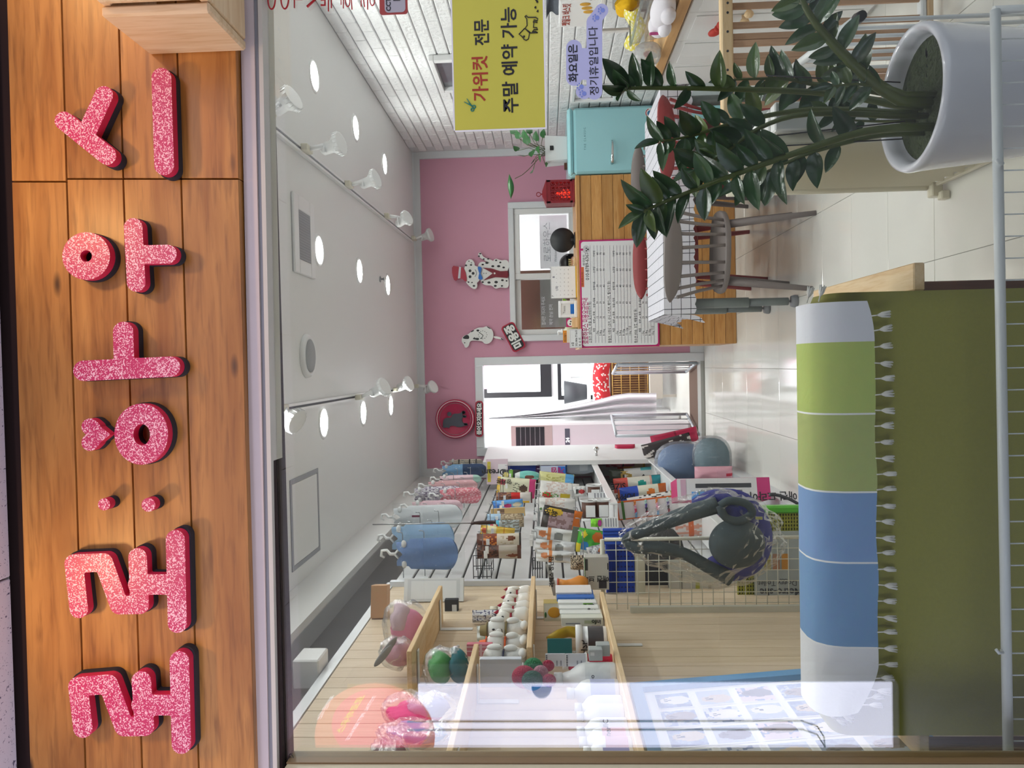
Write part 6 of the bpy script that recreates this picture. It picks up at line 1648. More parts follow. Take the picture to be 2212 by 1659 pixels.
mb.grid(lambda u, v: aX(1180 + 72 * v, -60 + (100 - 18 * abs(math.sin(3 * v))) * u, 1.90) + V((-.06 * math.sin(PI * u) * math.sin(PI * v) - .02 * math.sin(14 * v + 3 * u), 0, 0)), 40, 30); mb.build('cloth', LACE, lc_)
wf2 = thing('empty_picture', aX(1330, 200, 1.92), 'empty white picture frame standing on the brick wall side by the fridge', 'frame')
a, b_ = aX(1330, 214, 1.925), aX(1236, 186, 1.925)
y0, y1, z0, z1 = b_.y, a.y, a.z, b_.z
MB().bbox(1.905, 1.93, y0, y0 + .025, z0, z1).bbox(1.905, 1.93, y1 - .025, y1, z0, z1).bbox(1.905, 1.93, y0 + .025, y1 - .025, z1 - .025, z1).bbox(1.905, 1.93, y0 + .025, y1 - .025, z0, z0 + .025).build('frame', PVC, wf2)
w5 = thing('window_5', aX(975, 150, 1.93), kind='structure')
a, b_ = aX(975, 190, 1.925), aX(925, 120, 1.925)
MB().bbox(1.89, 1.93, b_.y, a.y, a.z - .3, a.z - .27, .003).bbox(1.89, 1.93, b_.y, a.y, b_.z - .03, b_.z, .003).bbox(1.89, 1.93, b_.y, b_.y + .04, a.z - .27, b_.z - .031).bbox(1.89, 1.93, a.y - .04, a.y, a.z - .27, b_.z - .031).build('frame', PVC, w5)
MB().box(1.92, 1.928, b_.y + .041, a.y - .041, a.z - .27, b_.z - .031).build('pane', M('dusk_pane', '#6d7076', .1), w5)
# ================================================================== left wall: pine shelves with toys, bottles, bags
XW = -1.0315  # shelves and goods on the planks: positions and sizes scaled about the camera
def shelf(xf, y0, y1, z0, th_, lab):
    t = thing('wall_shelf', ((XW + xf) / 2, (y0 + y1) / 2, z0), lab, 'shelf')
    MB().bbox(XW, xf, y0, y1, z0, z0 + th_, .002).build('board', PINE_RAW, t)
    for y in (y0 + .10, y1 - .10):
        MB().bbox(XW, XW + .004, y - .012, y + .012, z0 - .13, z0 - .001).bbox(XW + .004, xf - .03, y - .012, y + .012, z0 - .006, z0 - .001).build('bracket', PVC, t)
    return t
shelf(-.885, 2.40, 3.13, 1.849, .016, 'upper pine wall shelf on the planks, holding pink bagged cloth')
shelf(-.885, 2.43, 3.26, 1.4725, .017, 'middle pine wall shelf on the planks, lined with white toy dogs')
shelf(-.885, 1.74, 2.465, 1.643, .016, 'pine wall shelf nearest the glass, holding bagged garments')
shelf(-.862, 1.70, 2.945, 1.2078, .0168, 'long lower pine wall shelf lined with bottles and boxes')
BAGF = FILM('bag_clear', '#fafbfb', .03, .8, 45)
HANGW = M('hanger_white', '#eeeeee', .4)
PK = PRINT('pack_print', .32, .5, bump=.22)
PKM = PRINT('pack_print_matt', .6, .3, bump=.1)
CAR = PRINT('carton_print', .55, .35)
GRPG = {}
def bag_mesh(mb, W, H, D, des, top=.06, nu=18, nv=24, taper=.0, m=0, wob=.012, seed=0, plain=None):
    """pillow pouch in local coordinates: x across, y depth (front at -y), z up from 0"""
    def th_(u, v):
        a = (1 - abs(2 * u - 1) ** 3) * (1 - abs(2 * v - 1) ** 4)
        return D * .5 * max(0, a) ** .6
    for sgn in (-1, 1):
        def fn(u, v):
            uu = u if sgn < 0 else 1 - u
            w = 1 - taper * abs(2 * v - 1) ** 2
            n_ = wob * noise.noise(V((uu * 3 + seed * 7.3, v * 3.3, seed * 3.1 + sgn)))
            return V(((uu - .5) * W * w, sgn * th_(uu, v) + n_, v * H))
        mb.grid(fn, nu, nv, m, True, cf=(lambda u, v: des(u, v)) if sgn < 0 else (lambda u, v: (plain or des(.02, .9))))
    return mb
def design(base, shapes):
    def f(u, v):
        c = base
        for s in shapes:
            k = s[0]
            if k == 'r' and s[1] <= u <= s[2] and s[3] <= v <= s[4]: c = s[5]
            elif k == 'e' and ((u - s[1]) / s[3]) ** 2 + ((v - s[2]) / s[4]) ** 2 <= 1: c = s[5]
            elif k == 's' and s[1] <= u <= s[2] and s[3] <= v <= s[4] and noise.noise(V((u * s[6], v * s[6] * 1.4, s[6]))) > s[7]: c = s[5]
        return c
    return f
def place(px0, px1, py0, py1, Y):
    a, c = aY(px1, py1, Y), aY(px0, py0, Y)
    return (a + c) / 2, c.x - a.x, c.z - a.z
def pack(name, lab, cat, px0, px1, py0, py1, Y, des, D=.035, roll=0.0, yaw=0.0, pitch=0.0, mat=None, words=(), group=None, header=None, plain=None, taper=0, wob=.012, ink=None):
    c, W, H = place(px0, px1, py0, py1, Y)
    t = thing(name, c - V((0, 0, H / 2)), lab, cat, group)
    rot = Matrix.Rotation(yaw, 4, 'Z') @ Matrix.Rotation(pitch, 4, 'X') @ Matrix.Rotation(roll, 4, 'Y')
    mt = Matrix.Translation(c) @ rot @ Matrix.Translation((0, 0, -H / 2))
    mb = MB(); bag_mesh(mb, W, H, D, des, seed=R.random() * 9, plain=plain, taper=taper, wob=wob); mb.xf(0, mt); mb.build('pouch', mat or PK, t)
    if header:
        mb = MB().bbox(-W * .5, W * .5, -.003, .003, H * .97, H * 1.2, .001); mb.xf(0, mt); mb.build('header_card', header, t)
    if words:
        mb = MB()
        for s, u, v, sz, vert in words:
            o_ = V(((u - .5) * W, -D * .5 - .004 - wob * .5, v * H))
            text(mb, s, o_, V((0, 0, 1)) if vert else EX, -EX if vert else EZ, sz, bold=.02)
        mb.xf(0, mt); mb.build('lettering', ink or INK, t)
    return t
def carton(name, lab, px0, px1, py0, py1, Y, dep, cols, words=(), cat='box', yaw=0.0, roll=0.0, marks=(), group=None, ink=None):
    """cols: front, side/top colour; marks: (u0,u1,v0,v1,colour) on the front"""
    c, W, H = place(px0, px1, py0, py1, Y)
    t = thing(name, c - V((0, 0, H / 2)), lab, cat, group)
    mt = Matrix.Translation(c) @ Matrix.Rotation(yaw, 4, 'Z') @ Matrix.Rotation(roll, 4, 'Y')
    mb = MB().bbox(-W / 2, W / 2, 0, dep, -H / 2, H / 2, .0015, c=cols[1])
    mb.quad((-W / 2 + .001, -.0008, -H / 2 + .001), (W / 2 - .001, -.0008, -H / 2 + .001), (W / 2 - .001, -.0008, H / 2 - .001), (-W / 2 + .001, -.0008, H / 2 - .001), c=cols[0])
    mb.xf(0, mt); mb.build('box', CAR, t)
    if marks:
        mb = MB()
        for k, (u0, u1, v0, v1, cc_) in enumerate(marks):
            y = -.0016 - .0003 * k
            mb.quad(((u0 - .5) * W, y, (v0 - .5) * H), ((u1 - .5) * W, y, (v0 - .5) * H), ((u1 - .5) * W, y, (v1 - .5) * H), ((u0 - .5) * W, y, (v1 - .5) * H), c=cc_)
        mb.xf(0, mt); mb.build('print', CAR, t)
    if words:
        mb = MB()
        for s, u, v, sz, vert in words: text(mb, s, V(((u - .5) * W, -.004, (v - .5) * H)), V((0, 0, 1)) if vert else EX, -EX if vert else EZ, sz, bold=.02)
        mb.xf(0, mt); mb.build('lettering', ink or INK, t)
    return t

# ------------------------------------------------------------------ row of garments in film on the top hooks
def yA(py): return min(6.85, .85 * 1680 / (py - 790))
def garment(lab, px0, px1, py0, py1, Y, col, des=None, back=None):
    Y = yA((py0 + py1) / 2) + (Y % 1) * .001
    c, W, H = place(px0, px1, py0, py1, Y)
    t = thing('bagged_garment', c - V((0, 0, H / 2)), lab, 'garment', 'garments in film on the top hooks')
    des = des or (lambda u, v: col)
    mt = Matrix.Translation(c)
    mb = MB()
    def outl(u, v):                                   # dog shirt: rounded hem, two straps at the top
        w = .98 - .12 * v - (.16 if v > .80 else 0) * 1.0
        if v < .22: w *= math.sqrt(max(0.02, 1 - ((.22 - v) / .22) ** 2)) * .25 + .75
        return w
    for sgn in (-1, 1):
        def fn(u, v):
            uu = u if sgn < 0 else 1 - u
            z = v * H - (.10 * H * math.exp(-((uu - .5) / .16) ** 2) if v > .9 else 0) * (v - .9) / .1
            z += (.07 * H * (abs(2 * uu - 1) ** 2)) * max(0, (.2 - v) / .2)
            return V(((uu - .5) * W * outl(uu, v), sgn * (.011 + .004 * math.sin(9 * uu + 4 * v)) * (1 - abs(2 * uu - 1) ** 4), z - H / 2))
        mb.grid(fn, 22, 26, 0, True, cf=des)
    mb.xf(0, mt); mb.build('shirt', M('jersey_print', '#ffffff') if False else PKC, t)
    if back:
        mb = MB(); mb.grid(lambda u, v: V(((u - .5) * W * outl(u, v) * 1.02 - W * .42, .03, v * H * .97 - H / 2)), 12, 16, 0, True, cf=lambda u, v: back); mb.xf(0, mt); mb.build('second_shirt', PKC, t)
    hg = MB(); zt_ = H / 2
    hg.tube([(-W * .30, 0, zt_ - .035), (0, 0, zt_ + .01), (W * .30, 0, zt_ - .035)], .007, 6)
    hg.tube([(0, 0, zt_ + .008), (0, 0, zt_ + .03), (.018, 0, zt_ + .045), (.016, 0, zt_ + .068), (-.008, 0, zt_ + .072), (-.016, 0, zt_ + .056)], [.008, .008, .007, .007, .007, .005], 6)
    for s in (-1, 1): hg.ell((s * W * .30, -.006, zt_ - .035), (.018, .008, .012), 10, 6)
    hg.xf(0, mt); hg.build('hanger', HANGW, t)
    mb = MB(); g = 1.18
    mb.grid(lambda u, v: V(((u - .5) * W * g, -.022 - .012 * math.sin(PI * u) + .008 * noise.noise(V((u * 4, v * 4, px0))), (v - .5) * H * 1.12 - .02)), 14, 18); mb.xf(0, mt); mb.build('film', BAGF, t)
    return t
PKC = PRINT('jersey', .85, .15, bump=.12)
def stripes(a, b_, n=14): return lambda u, v: a if int(v * n) % 2 else b_
garment('pale blue dog shirt in clear film at the front of the top hooks', 846, 982, 1128, 1196, 4.80, '#a9c9ea')
garment('deeper blue dog shirt in clear film behind the pale blue one', 856, 990, 1160, 1232, 4.92, '#7f9ccf')
garment('white dog shirt with a small flower in film behind the blue shirts', 850, 1000, 1090, 1142, 5.30, '#e4e6ea', des=lambda u, v: '#7d3a52' if abs(u - .55) < .06 and abs(v - .68) < .05 else '#e4e6ea')
garment('pale pink dog shirt in film behind the white one', 890, 1000, 1080, 1110, 5.66, '#e8c3cc')
garment('white and grey leopard print dog shirt in film', 895, 1000, 1050, 1085, 5.95, '#cfc6d2', des=lambda u, v: '#8d7f94' if noise.noise(V((u * 16, v * 22, 1))) > .12 else '#dcd6de')
garment('coral lace dog shirt in film, lowest of the row', 950, 1040, 1053, 1088, 6.05, '#e08a92', des=lambda u, v: '#f0bcc0' if noise.noise(V((u * 20, v * 26, 4))) > .15 else '#dd7f8c')
garment('plain rose dog shirt in film with a rounded hem', 925, 1032, 1037, 1062, 6.32, '#e3b1b6')
garment('faded pink and mint dog shirt in film', 950, 1040, 1026, 1044, 6.5, '#dfbcc6', des=lambda u, v: '#a9cfc2' if v < .18 else '#e3c3cc')
garment('dark blue folded dog shirt in film', 955, 1052, 1002, 1030, 6.72, '#3d5a86', des=lambda u, v: '#7fa8cf' if v > .55 else '#34496e')
garment('cream plaid dog shirt in film, last of the row by the doorway', 970, 1045, 992, 1008, 6.85, '#d8cbb8', des=lambda u, v: '#2b2a2e' if (u * 9) % 1 < .16 or (v * 10) % 1 < .12 else '#d9cdbc')

# ------------------------------------------------------------------ hooks on the slatted wall with little price holders
hk = MB().tube([(-1.012, 0, 0), (-.80, 0, 0), (-.792, 0, .003), (-.79, 0, .024)], .0024, 6)
h0 = None
def hook(y, z, sx_=1.0):
    global h0
    if h0 is None:
        h0 = hk.build('hook', STEEL, wl); h0.data.transform(Matrix.Translation(ORG['wall_left'])); c = h0
    else:
        c = h0.copy(); COL.objects.link(c); c.parent = wl
    c.location = V((0, y, z)) - ORG['wall_left']
for k in range(12): hook(3.72 + .26 * k, 2.12); hook(3.75 + .26 * k, 2.02)
for k in range(13): hook(3.71 + .25 * k, 1.73); hook(3.71 + .25 * k, 1.47)
for k in range(6): hook(3.71 + .3 * k, 1.25)
tgm = MB().bbox(-.017, .017, -.003, .002, -.008, .008, .001)
tg0 = None
tgs = thing('price_holders', (-.84, 5, 1.6), 'white price holders clipped to the hooks of the goods wall', 'price holder')
for l in ([(1055, 1198), (1058, 1188), (1060, 1172), (1066, 1160), (1070, 1148), (1075, 1136), (1079, 1122), (1083, 1110), (1088, 1098), (1092, 1088), (1096, 1076), (1098, 1068), (1100, 1050), (1104, 1038), (1108, 1028), (1110, 1018)],
          [(1147, 1172), (1148, 1162), (1150, 1150), (1155, 1118), (1158, 1102), (1160, 1084), (1164, 1062), (1166, 1048), (1168, 1022), (1170, 1014)]):
    for px, py in l:
        Y = yA(py) - .05; p = aY(px - 6 if px < 1140 else px, py, Y)
        if tg0 is None:
            tg0 = tgm.build('holder', PVC, tgs); tg0.data.transform(Matrix.Translation(ORG[tgs.name])); c = tg0
        else:
            c = tg0.copy(); COL.objects.link(c); c.parent = tgs
        c.location = p - ORG[tgs.name]
# dark wire baskets under the packs
WIRED = M('dark_wire', '#4c4d50', .4, metal=.5)
for nm, lab, pxa, pxb, pya, pyb, Y in (('wire_basket', 'dark wire basket under the brown treats, empty', 1022, 1062, 1200, 1268, 3.70), ('wire_basket', 'dark wire basket below the white treat packs', 1150, 1172, 1205, 1272, 3.70)):
    a, c = aY(pxb, pyb, Y), aY(pxa, pya, Y)
    t = thing(nm, ((a.x + c.x) / 2, Y, a.z), lab, 'basket'); mb = MB()
    for k in range(5): z = a.z + (c.z - a.z) * k / 4; mb.tube([(a.x, Y, z), (c.x, Y, z)], .0022, 5); mb.tube([(a.x, Y + .15, z), (c.x, Y + .15, z)], .0022, 5)
    for k in range(4):
        x = a.x + (c.x - a.x) * k / 3; mb.tube([(x, Y, c.z), (x, Y, a.z), (x, Y + .15, a.z), (x, Y + .15, c.z)], .0022, 5)
    mb.build('wires', WIRED, t)
# pole toy with a brown handle hanging in front of the garments
q0, q1, q2 = aY(805, 1133, 3.60), aY(1018, 1130, 3.60), aY(1071, 1128, 3.60)
wd = thing('wand', q0, 'slim wand with a turned dark brown handle hanging in front of the garments', 'wand')
MB().tube([q0, q1], .003, 6).build('rod', STEEL, wd)
MB().tube([q1, q1.lerp(q2, .15), q1.lerp(q2, .35), q1.lerp(q2, .8), q1.lerp(q2, .95), q2], [.010, .007, .0095, .0095, .008, .012], 12).build('handle', M('brown_handle', '#3a211c', .35), wd)

# ------------------------------------------------------------------ second row: treats
G2 = 'treat packs on the upper hooks'
pack('treat_pack', 'brown and cream bone treat pack with a puppy at the front of the upper hooks', 'treat pack', 1030, 1126, 1153, 1186, 3.807, design('#e2d6c4', [('r', 0, 1, .88, 1, '#5a2f1e'), ('r', 0, 1, .55, .88, '#8a3f22'), ('s', .1, .9, .55, .88, '#e08a3a', 9, .1), ('s', .1, .9, .15, .5, '#c9b79c', 10, .2), ('e', .75, .22, .14, .10, '#7a4228'), ('r', 0, 1, 0, .06, '#26201f')]), D=.05, group=G2, header=None)
pack('treat_pack', 'darker brown treat pack tucked under the bone treats', 'treat pack', 1030, 1126, 1178, 1206, 3.594, design('#6b4030', [('r', 0, 1, .1, .5, '#b9aea2'), ('s', 0, 1, .5, 1, '#3d231b', 8, 0), ('e', .3, .2, .12, .12, '#7a4228')]), D=.05, group=G2)
pack('treat_pack', 'yellow stick treat pack behind the brown ones', 'treat pack', 1038, 1112, 1138, 1158, 4.036, design('#e8c04a', [('r', 0, 1, .55, .8, '#efe3b0'), ('r', 0, 1, .3, .34, '#c98a2a'), ('r', .2, .8, .85, .95, '#c24a2a')]), D=.035, roll=.12, group=G2)
pack('treat_pack', 'clear pack with blue and grey lettering behind the yellow one', 'treat pack', 1042, 1122, 1124, 1150, 4.164, design('#b9c2c6', [('r', 0, 1, .55, .85, '#4fb4d8'), ('r', .3, .7, .60, .78, '#c2304a'), ('s', 0, 1, 0, .5, '#8d8a80', 9, 0)]), D=.04, group=G2)
pack('treat_pack', 'clear pack of brown twig chews under a pale blue card', 'treat pack', 1052, 1132, 1110, 1138, 4.326, design('#9a8468', [('r', 0, 1, .62, 1, '#a9c4dd'), ('r', .1, .5, .8, .9, '#b02a3a'), ('s', 0, 1, 0, .62, '#c9b497', 14, 0), ('e', .5, .72, .2, .08, '#4a63a8')]), D=.05, group=G2)
carton('treat_carton', 'long tan cardboard treat box on the upper hooks', 1060, 1134, 1098, 1116, 4.558, .06, ('#c9a873', '#d8bb8c'), marks=[(.1, .5, .6, .8, '#8f6a6a'), (.55, .9, .6, .8, '#7a5f4a')], yaw=.15, roll=-.04)
pack('treat_pack', 'sky blue bone treat pack with pink print', 'treat pack', 1064, 1130, 1080, 1101, 4.808, design('#7fb6e6', [('r', 0, 1, .75, 1, '#4a80cf'), ('e', .45, .5, .2, .14, '#b8286a'), ('e', .5, .2, .22, .14, '#dcd0b4'), ('r', .8, 1, 0, 1, '#5f9fe0')]), D=.04, roll=-.06, group=G2)
pack('treat_pack', 'dark red and white treat pack over orange ones', 'treat pack', 1072, 1150, 1064, 1086, 5.069, design('#5a2a22', [('r', 0, 1, .35, .6, '#c9251f'), ('r', 0, 1, .05, .35, '#dcd3cc'), ('s', 0, 1, .6, 1, '#9a6a4a', 9, 0), ('r', 0, .2, .1, .3, '#e8b82a')]), D=.05, group=G2)
pack('treat_pack', 'large cream treat pack with a pink foot and a cookie dog', 'treat pack', 1073, 1157, 1033, 1074, 5.483, design('#e6e4c6', [('r', 0, 1, 0, .18, '#d4407f'), ('e', .5, .32, .2, .10, '#5c4636'), ('r', 0, 1, .92, 1, '#e0b84a'), ('e', .75, .86, .16, .08, '#c24a5a'), ('s', .2, .8, .42, .6, '#8a8a78', 18, .2)]), D=.05, roll=.10, words=(('멍카롱', .92, .62, .04, True),), group=G2)
pack('treat_pack', 'teal triangle pack with a brown paw in a clear tent', 'treat pack', 1112, 1165, 1017, 1040, 6.058, design('#7fd0c6', [('e', .45, .4, .18, .2, '#7a4a3a'), ('r', 0, 1, .8, 1, '#dfe4e4')]), D=.06, taper=.5, group=G2)
pack('treat_pack', 'black and green treat pack at the back of the upper hooks', 'treat pack', 1085, 1125, 1015, 1035, 6.148, design('#2b2b30', [('r', 0, 1, .4, .62, '#6ea63a'), ('e', .5, .8, .3, .14, '#d8c76a')]), D=.05, group=G2)
pack('treat_pack', 'royal blue and purple pack at the far end of the upper hooks', 'treat pack', 1072, 1200, 1001, 1020, 6.552, design('#2f4fb8', [('r', 0, 1, 0, .35, '#5a2568'), ('r', 0, 1, .85, 1, '#4a1f5c')]), D=.05, roll=.12, group=G2)
carton('comb_card', 'pale pink comb card hanging by the inner doorway', 1050, 1098, 992, 1046, 6.309, .006, ('#e3cdd8', '#e3cdd8'), marks=[(.2, .8, .05, .45, '#f0ecee'), (.1, .9, .8, .95, '#e0cf4a')], words=(('Dream', .6, .1, .07, True),), cat='card')
for k, (a_, b_) in enumerate((((1075, 993, 6.86), (1290, 1001, 6.86)), ((1080, 996, 6.85), (1290, 1008, 6.85)), ((1100, 994, 6.84), (1280, 988, 6.86)))):
    p, q = aY(*a_), aY(*b_)
    t = thing('dog_lead', q, ('pink braided dog lead by the inner doorway, the highest', 'pink braided dog lead by the inner doorway, the middle one', 'pink braided dog lead by the inner doorway, the shortest')[k], 'lead', 'pink leads by the inner doorway')
    MB().tube([p, p.lerp(q, .3) + V((.01 * k, 0, 0)), p.lerp(q, .7) - V((.012, 0, 0)), q], .007, 6).build('strap', M('lead_pink', '#c93a5c', .7, var=.25, scale=150) if 'lead_pink' not in MATS else MATS['lead_pink'], t)
    MB().tube([p + V((.012 * math.sin(w), 0, .012 - .012 * math.cos(w))) for w in [2 * PI * j / 10 for j in range(11)]], .003, 5).build('ring', STEEL, t)
# ------------------------------------------------------------------ third row
G3 = 'packs on the lower hooks'
for k, (a0, a1, b0, b1, Y, l) in enumerate(((1152, 1242, 1142, 1172, 3.937, 'white pouch of orange chews at the front of the lower hooks'), (1156, 1242, 1168, 1196, 3.686, 'second white pouch of orange chews, just below the first'), (1158, 1240, 1190, 1214, 3.507, 'creased white pouch of chews, lowest of the three'))):
    pack('chew_pouch', l, 'treat pack', a0, a1, b0, b1, Y, design('#dfe0e2', [('e', .6, .78, .24, .10, '#d98a5a'), ('r', 0, 1, .58, .66, '#d9874a'), ('e', .5, .4, .3, .12, '#8d8f90'), ('r', .7, .85, .08, .14, '#f2f2f2')]), D=.035, roll=.14 - .03 * k, group=G3, wob=.02)
pack('jerky_pack', 'black framed jerky pack with an orange label and a yellow oval', 'treat pack', 1170, 1255, 1098, 1152, 4.313, design('#3d332f', [('r', .12, .9, .18, .82, '#b59aa0'), ('s', .12, .9, .18, .82, '#8f6f70', 7, .05), ('r', .3, 1, .0, .22, '#d9701f'), ('e', .82, .72, .14, .22, '#d8b02a'), ('r', 0, .1, .2, .8, '#8a4a1f')]), D=.05, roll=.2, words=(('육포', .9, .62, .045, True),), group=G3)
pack('treat_pack', 'white pack printed with vegetables, second from the jerky', 'treat pack', 1160, 1244, 1076, 1106, 4.800, design('#e6e3df', [('s', 0, 1, .3, .8, '#d9c2b8', 8, 0), ('e', .25, .75, .2, .1, '#c93a2e'), ('s', 0, .4, .4, .95, '#4f8f3a', 10, .12), ('r', .1, .35, .2, .5, '#d9a93a')]), D=.05, roll=.05, group=G3)
pack('treat_pack', 'white pack printed with vegetables and red peppers, the farther one', 'treat pack', 1165, 1250, 1042, 1078, 5.351, design('#e9e6e2', [('s', 0, 1, .3, .85, '#dcc8be', 9, 0), ('e', .22, .8, .18, .12, '#cf2f2a'), ('s', 0, .4, .5, 1, '#4f9a3a', 11, .12), ('r', .1, .4, .2, .45, '#c8b02a')]), D=.06, roll=.12, group=G3)
pack('treat_pack', 'white clear-topped pack with a dark bean next to the vegetables', 'treat pack', 1238, 1266, 1050, 1072, 5.331, design('#e2e2e0', [('e', .5, .35, .2, .25, '#c23a3a'), ('r', .3, .7, .6, .8, '#4a4a4a')]), D=.04, group=G3)
pack('treat_pack', 'lemon pack with a blue corner on the lower hooks', 'treat pack', 1164, 1240, 1022, 1044, 5.946, design('#dedb9a', [('r', 0, 1, 0, .25, '#5fa8e0'), ('s', .2, .8, .3, .8, '#b9b56a', 8, .1)]), D=.045, roll=.12, group=G3)
carton('blue_white_box', 'white and blue carton with pink lettering on the lower hooks', 1166, 1222, 1008, 1030, 6.309, .05, ('#c9d0e6', '#aebadb'), marks=[(0, 1, .0, .3, '#2f6fc8')], words=(('개껌', .85, .05, .06, True),), ink=MAG)
t = pack('spray_gun', 'pale grey handled brush lying at the far end of the lower hooks', 'brush', 1222, 1282, 996, 1024, 6.567, design('#c3cbd6', [('r', .3, .7, .2, .5, '#dfe5ec'), ('r', 0, 1, .94, 1, '#2a6fc0')]), D=.05, taper=.35, mat=PKM, wob=.004)
# drum-shaped jars of chew rolls with white tags
for k, (px, py) in enumerate(((1272, 1101), (1283, 1066), (1300, 1100))):
    Y = .86 * 1680 / (py - 790); c_ = aY(px, py, Y)
    t = thing('chew_jar', c_, ('brown chew roll in a clear drum with a white tag, front one', 'brown chew roll in a clear drum, the farther one', 'brown chew roll in a clear drum, the lower one')[k], 'chew roll')
    ax_ = Matrix.Rotation(PI / 2, 3, 'Y')
    MB().lathe([(.0, -.045), (.042, -.045), (.042, .045), (0, .045)], c_, 20, ax=ax_).build('roll', M('chew_brown', '#5a3424', .5, var=.4, scale=60) if 'chew_brown' not in MATS else MATS['chew_brown'], t)
    MB().lathe([(.052, -.062), (.054, -.055), (.046, -.05)], c_, 24, ax=ax_, caps=False).lathe([(.046, .05), (.054, .055), (.052, .062)], c_, 24, ax=ax_, caps=False).build('rim', PVC, t)
    MB().bbox(c_.x - .035, c_.x + .035, c_.y - .058, c_.y - .054, c_.z - .035, c_.z + .02, .001).build('label', PBW, t)
for k, (a0, a1, b0, b1, Y) in enumerate(((1266, 1312, 1050, 1064, 5.411), (1270, 1318, 1064, 1080, 5.123), (1296, 1336, 1118, 1140, 4.262))):
    carton('printed_card', ('white instruction card above the chew drums', 'second white instruction card, nearer the shelf rail', 'white instruction card beside the green toy')[k], a0, a1, b0, b1, Y, .004, ('#e8e8ea', '#e8e8ea'), marks=[(.1, .9, .1 + .14 * j, .15 + .14 * j, '#8a8a92') for j in range(5)], cat='card', yaw=.3)
pack('toy_pack', 'bright green toy pack with an orange ball and blue fish', 'toy pack', 1245, 1308, 1144, 1196, 3.802, design('#4fae3f', [('e', .75, .3, .2, .2, '#e0762a'), ('e', .3, .72, .2, .16, '#2f7fc0'), ('e', .8, .78, .12, .10, '#e8cf2a'), ('r', 0, .14, 0, 1, '#dfe6e0'), ('r', 0, .4, .85, 1, '#e8d23a')]), D=.06, roll=.18, header=M('toy_header', '#6f7a6c', .5))
pack('toy_pack', 'crumpled clear pack with small coloured toys under the green one', 'toy pack', 1268, 1312, 1178, 1210, 3.576, design('#c9c9cc', [('e', .7, .3, .15, .15, '#e07a2a'), ('e', .3, .6, .15, .12, '#7f3a9a'), ('s', 0, 1, 0, 1, '#9a9a9e', 9, .1)]), D=.05, roll=-.2)
pack('leopard_cloth', 'small leopard spotted cloth ball under the packs', 'toy', 1232, 1268, 1200, 1230, 3.400, design('#b7a58c', [('s', 0, 1, 0, 1, '#3a3028', 12, .05)]), D=.08, mat=PKM)
pack('lime_toy', 'lime green rubber toy peeking out over the blue mat', 'toy', 1276, 1300, 1120, 1138, 4.262, design('#86d63a', [('e', .5, .2, .4, .2, '#c23a9a')]), D=.05, mat=PKM)
t = thing('rubber_toy', aY(1262, 1263, 3.2), 'orange rubber squeaky toy hanging from a grey header card', 'toy')
pts = [aY(x, y, 3.2) for x, y in ((1206, 1264), (1222, 1264), (1232, 1262), (1248, 1266), (1262, 1266), (1270, 1266))]
MB().tube(pts, [.027, .021, .021, .044, .040, .03], 18).build('body', M('toy_orange', '#dd8a2a', .35), t)
MB().lathe([(.025, -.003), (.030, 0), (.025, .005)], pts[0], 20, caps=False).build('lip', M('toy_red', '#c2462a', .4), t)
a, c = aY(1206, 1285, 3.21), aY(1178, 1216, 3.21)
MB().hexa([V((a.x, 3.20, a.z)), V((c.x - .01, 3.20, a.z + .03)), V((a.x, 3.204, a.z)), V((c.x - .01, 3.204, a.z + .03)), V((a.x, 3.20, c.z - .03)), V((c.x, 3.20, c.z)), V((a.x, 3.204, c.z - .03)), V((c.x, 3.204, c.z))]).build('header_card', M('card_grey', '#b9b8b6', .6), t)
mb = MB(); text(mb, '라텍스 장난감', aY(1196, 1268, 3.197), EX, EZ, .022, bold=.03); mb.build('lettering', INK, t)
carton('cream_carton', 'cream carton with a grey brush picture behind the wire panel', 1262, 1316, 1204, 1274, 3.218, .06, ('#d2cfc8', '#bdb9b0'), marks=[(.62, .82, .02, .06, '#2a2a2a'), (.05, .3, .1, .42, '#3d3b42'), (.6, .95, .86, .98, '#4a4a4a'), (0, 1, .97, 1, '#3f7a3a')], words=(('애견 브러시', .42, -.0, .028, True),))

# ------------------------------------------------------------------ white shelf boards of the goods unit and the packs standing on them
def unit_shelf(name, lab, z, x0, x1, y0, y1):
    t = thing(name, ((x0 + x1) / 2, (y0 + y1) / 2, z), lab, 'shelf')
    MB().bbox(x0, x1, y0, y1, z - .018, z, .002).build('board', PVC, t)
    MB().bbox(x1 + .0005, x1 + .012, y0, y1, z - .018, z + .03, .002).build('lip', PVC, t)
unit_shelf('goods_shelf', 'upper white shelf of the goods wall with a raised lip', 1.02, -1.0, -.83, 4.6, 6.95)
unit_shelf('goods_shelf', 'lower white shelf of the goods wall crowded with treat bags', .56, -1.0, -.80, 3.55, 6.95)
XD = -.90
def yD(py): return min(6.8, XD * -1680 / (py - 790))
G4 = 'treat bags on the lower white shelf'
pack('cushion', 'pink pet cushion in film at the back of the lower shelf', 'cushion', 1308, 1372, 968, 1008, 6.850, design('#d9546f', [('r', 0, 1, .4, .45, '#2a2a2e'), ('s', 0, 1, .5, 1, '#e89aa8', 5, .1)]), D=.2, mat=PKM)
pack('cushion', 'crimson folded pouch on top of the pink cushion', 'cushion', 1328, 1372, 960, 984, 6.850, design('#c22550', [('r', .2, .5, .3, .4, '#e0708a')]), D=.12, mat=PKM)
pack('treat_bag', 'red, orange and yellow treat bag at the back of the lower shelf', 'treat pack', 1333, 1394, 984, 1013, 6.850, design('#e8b52a', [('r', 0, 1, .78, 1, '#d8431f'), ('r', 0, 1, .55, .78, '#e8902a'), ('e', .3, .3, .24, .22, '#e6c9a0'), ('e', .7, .22, .2, .16, '#d8308a')]), D=.06, group=G4)
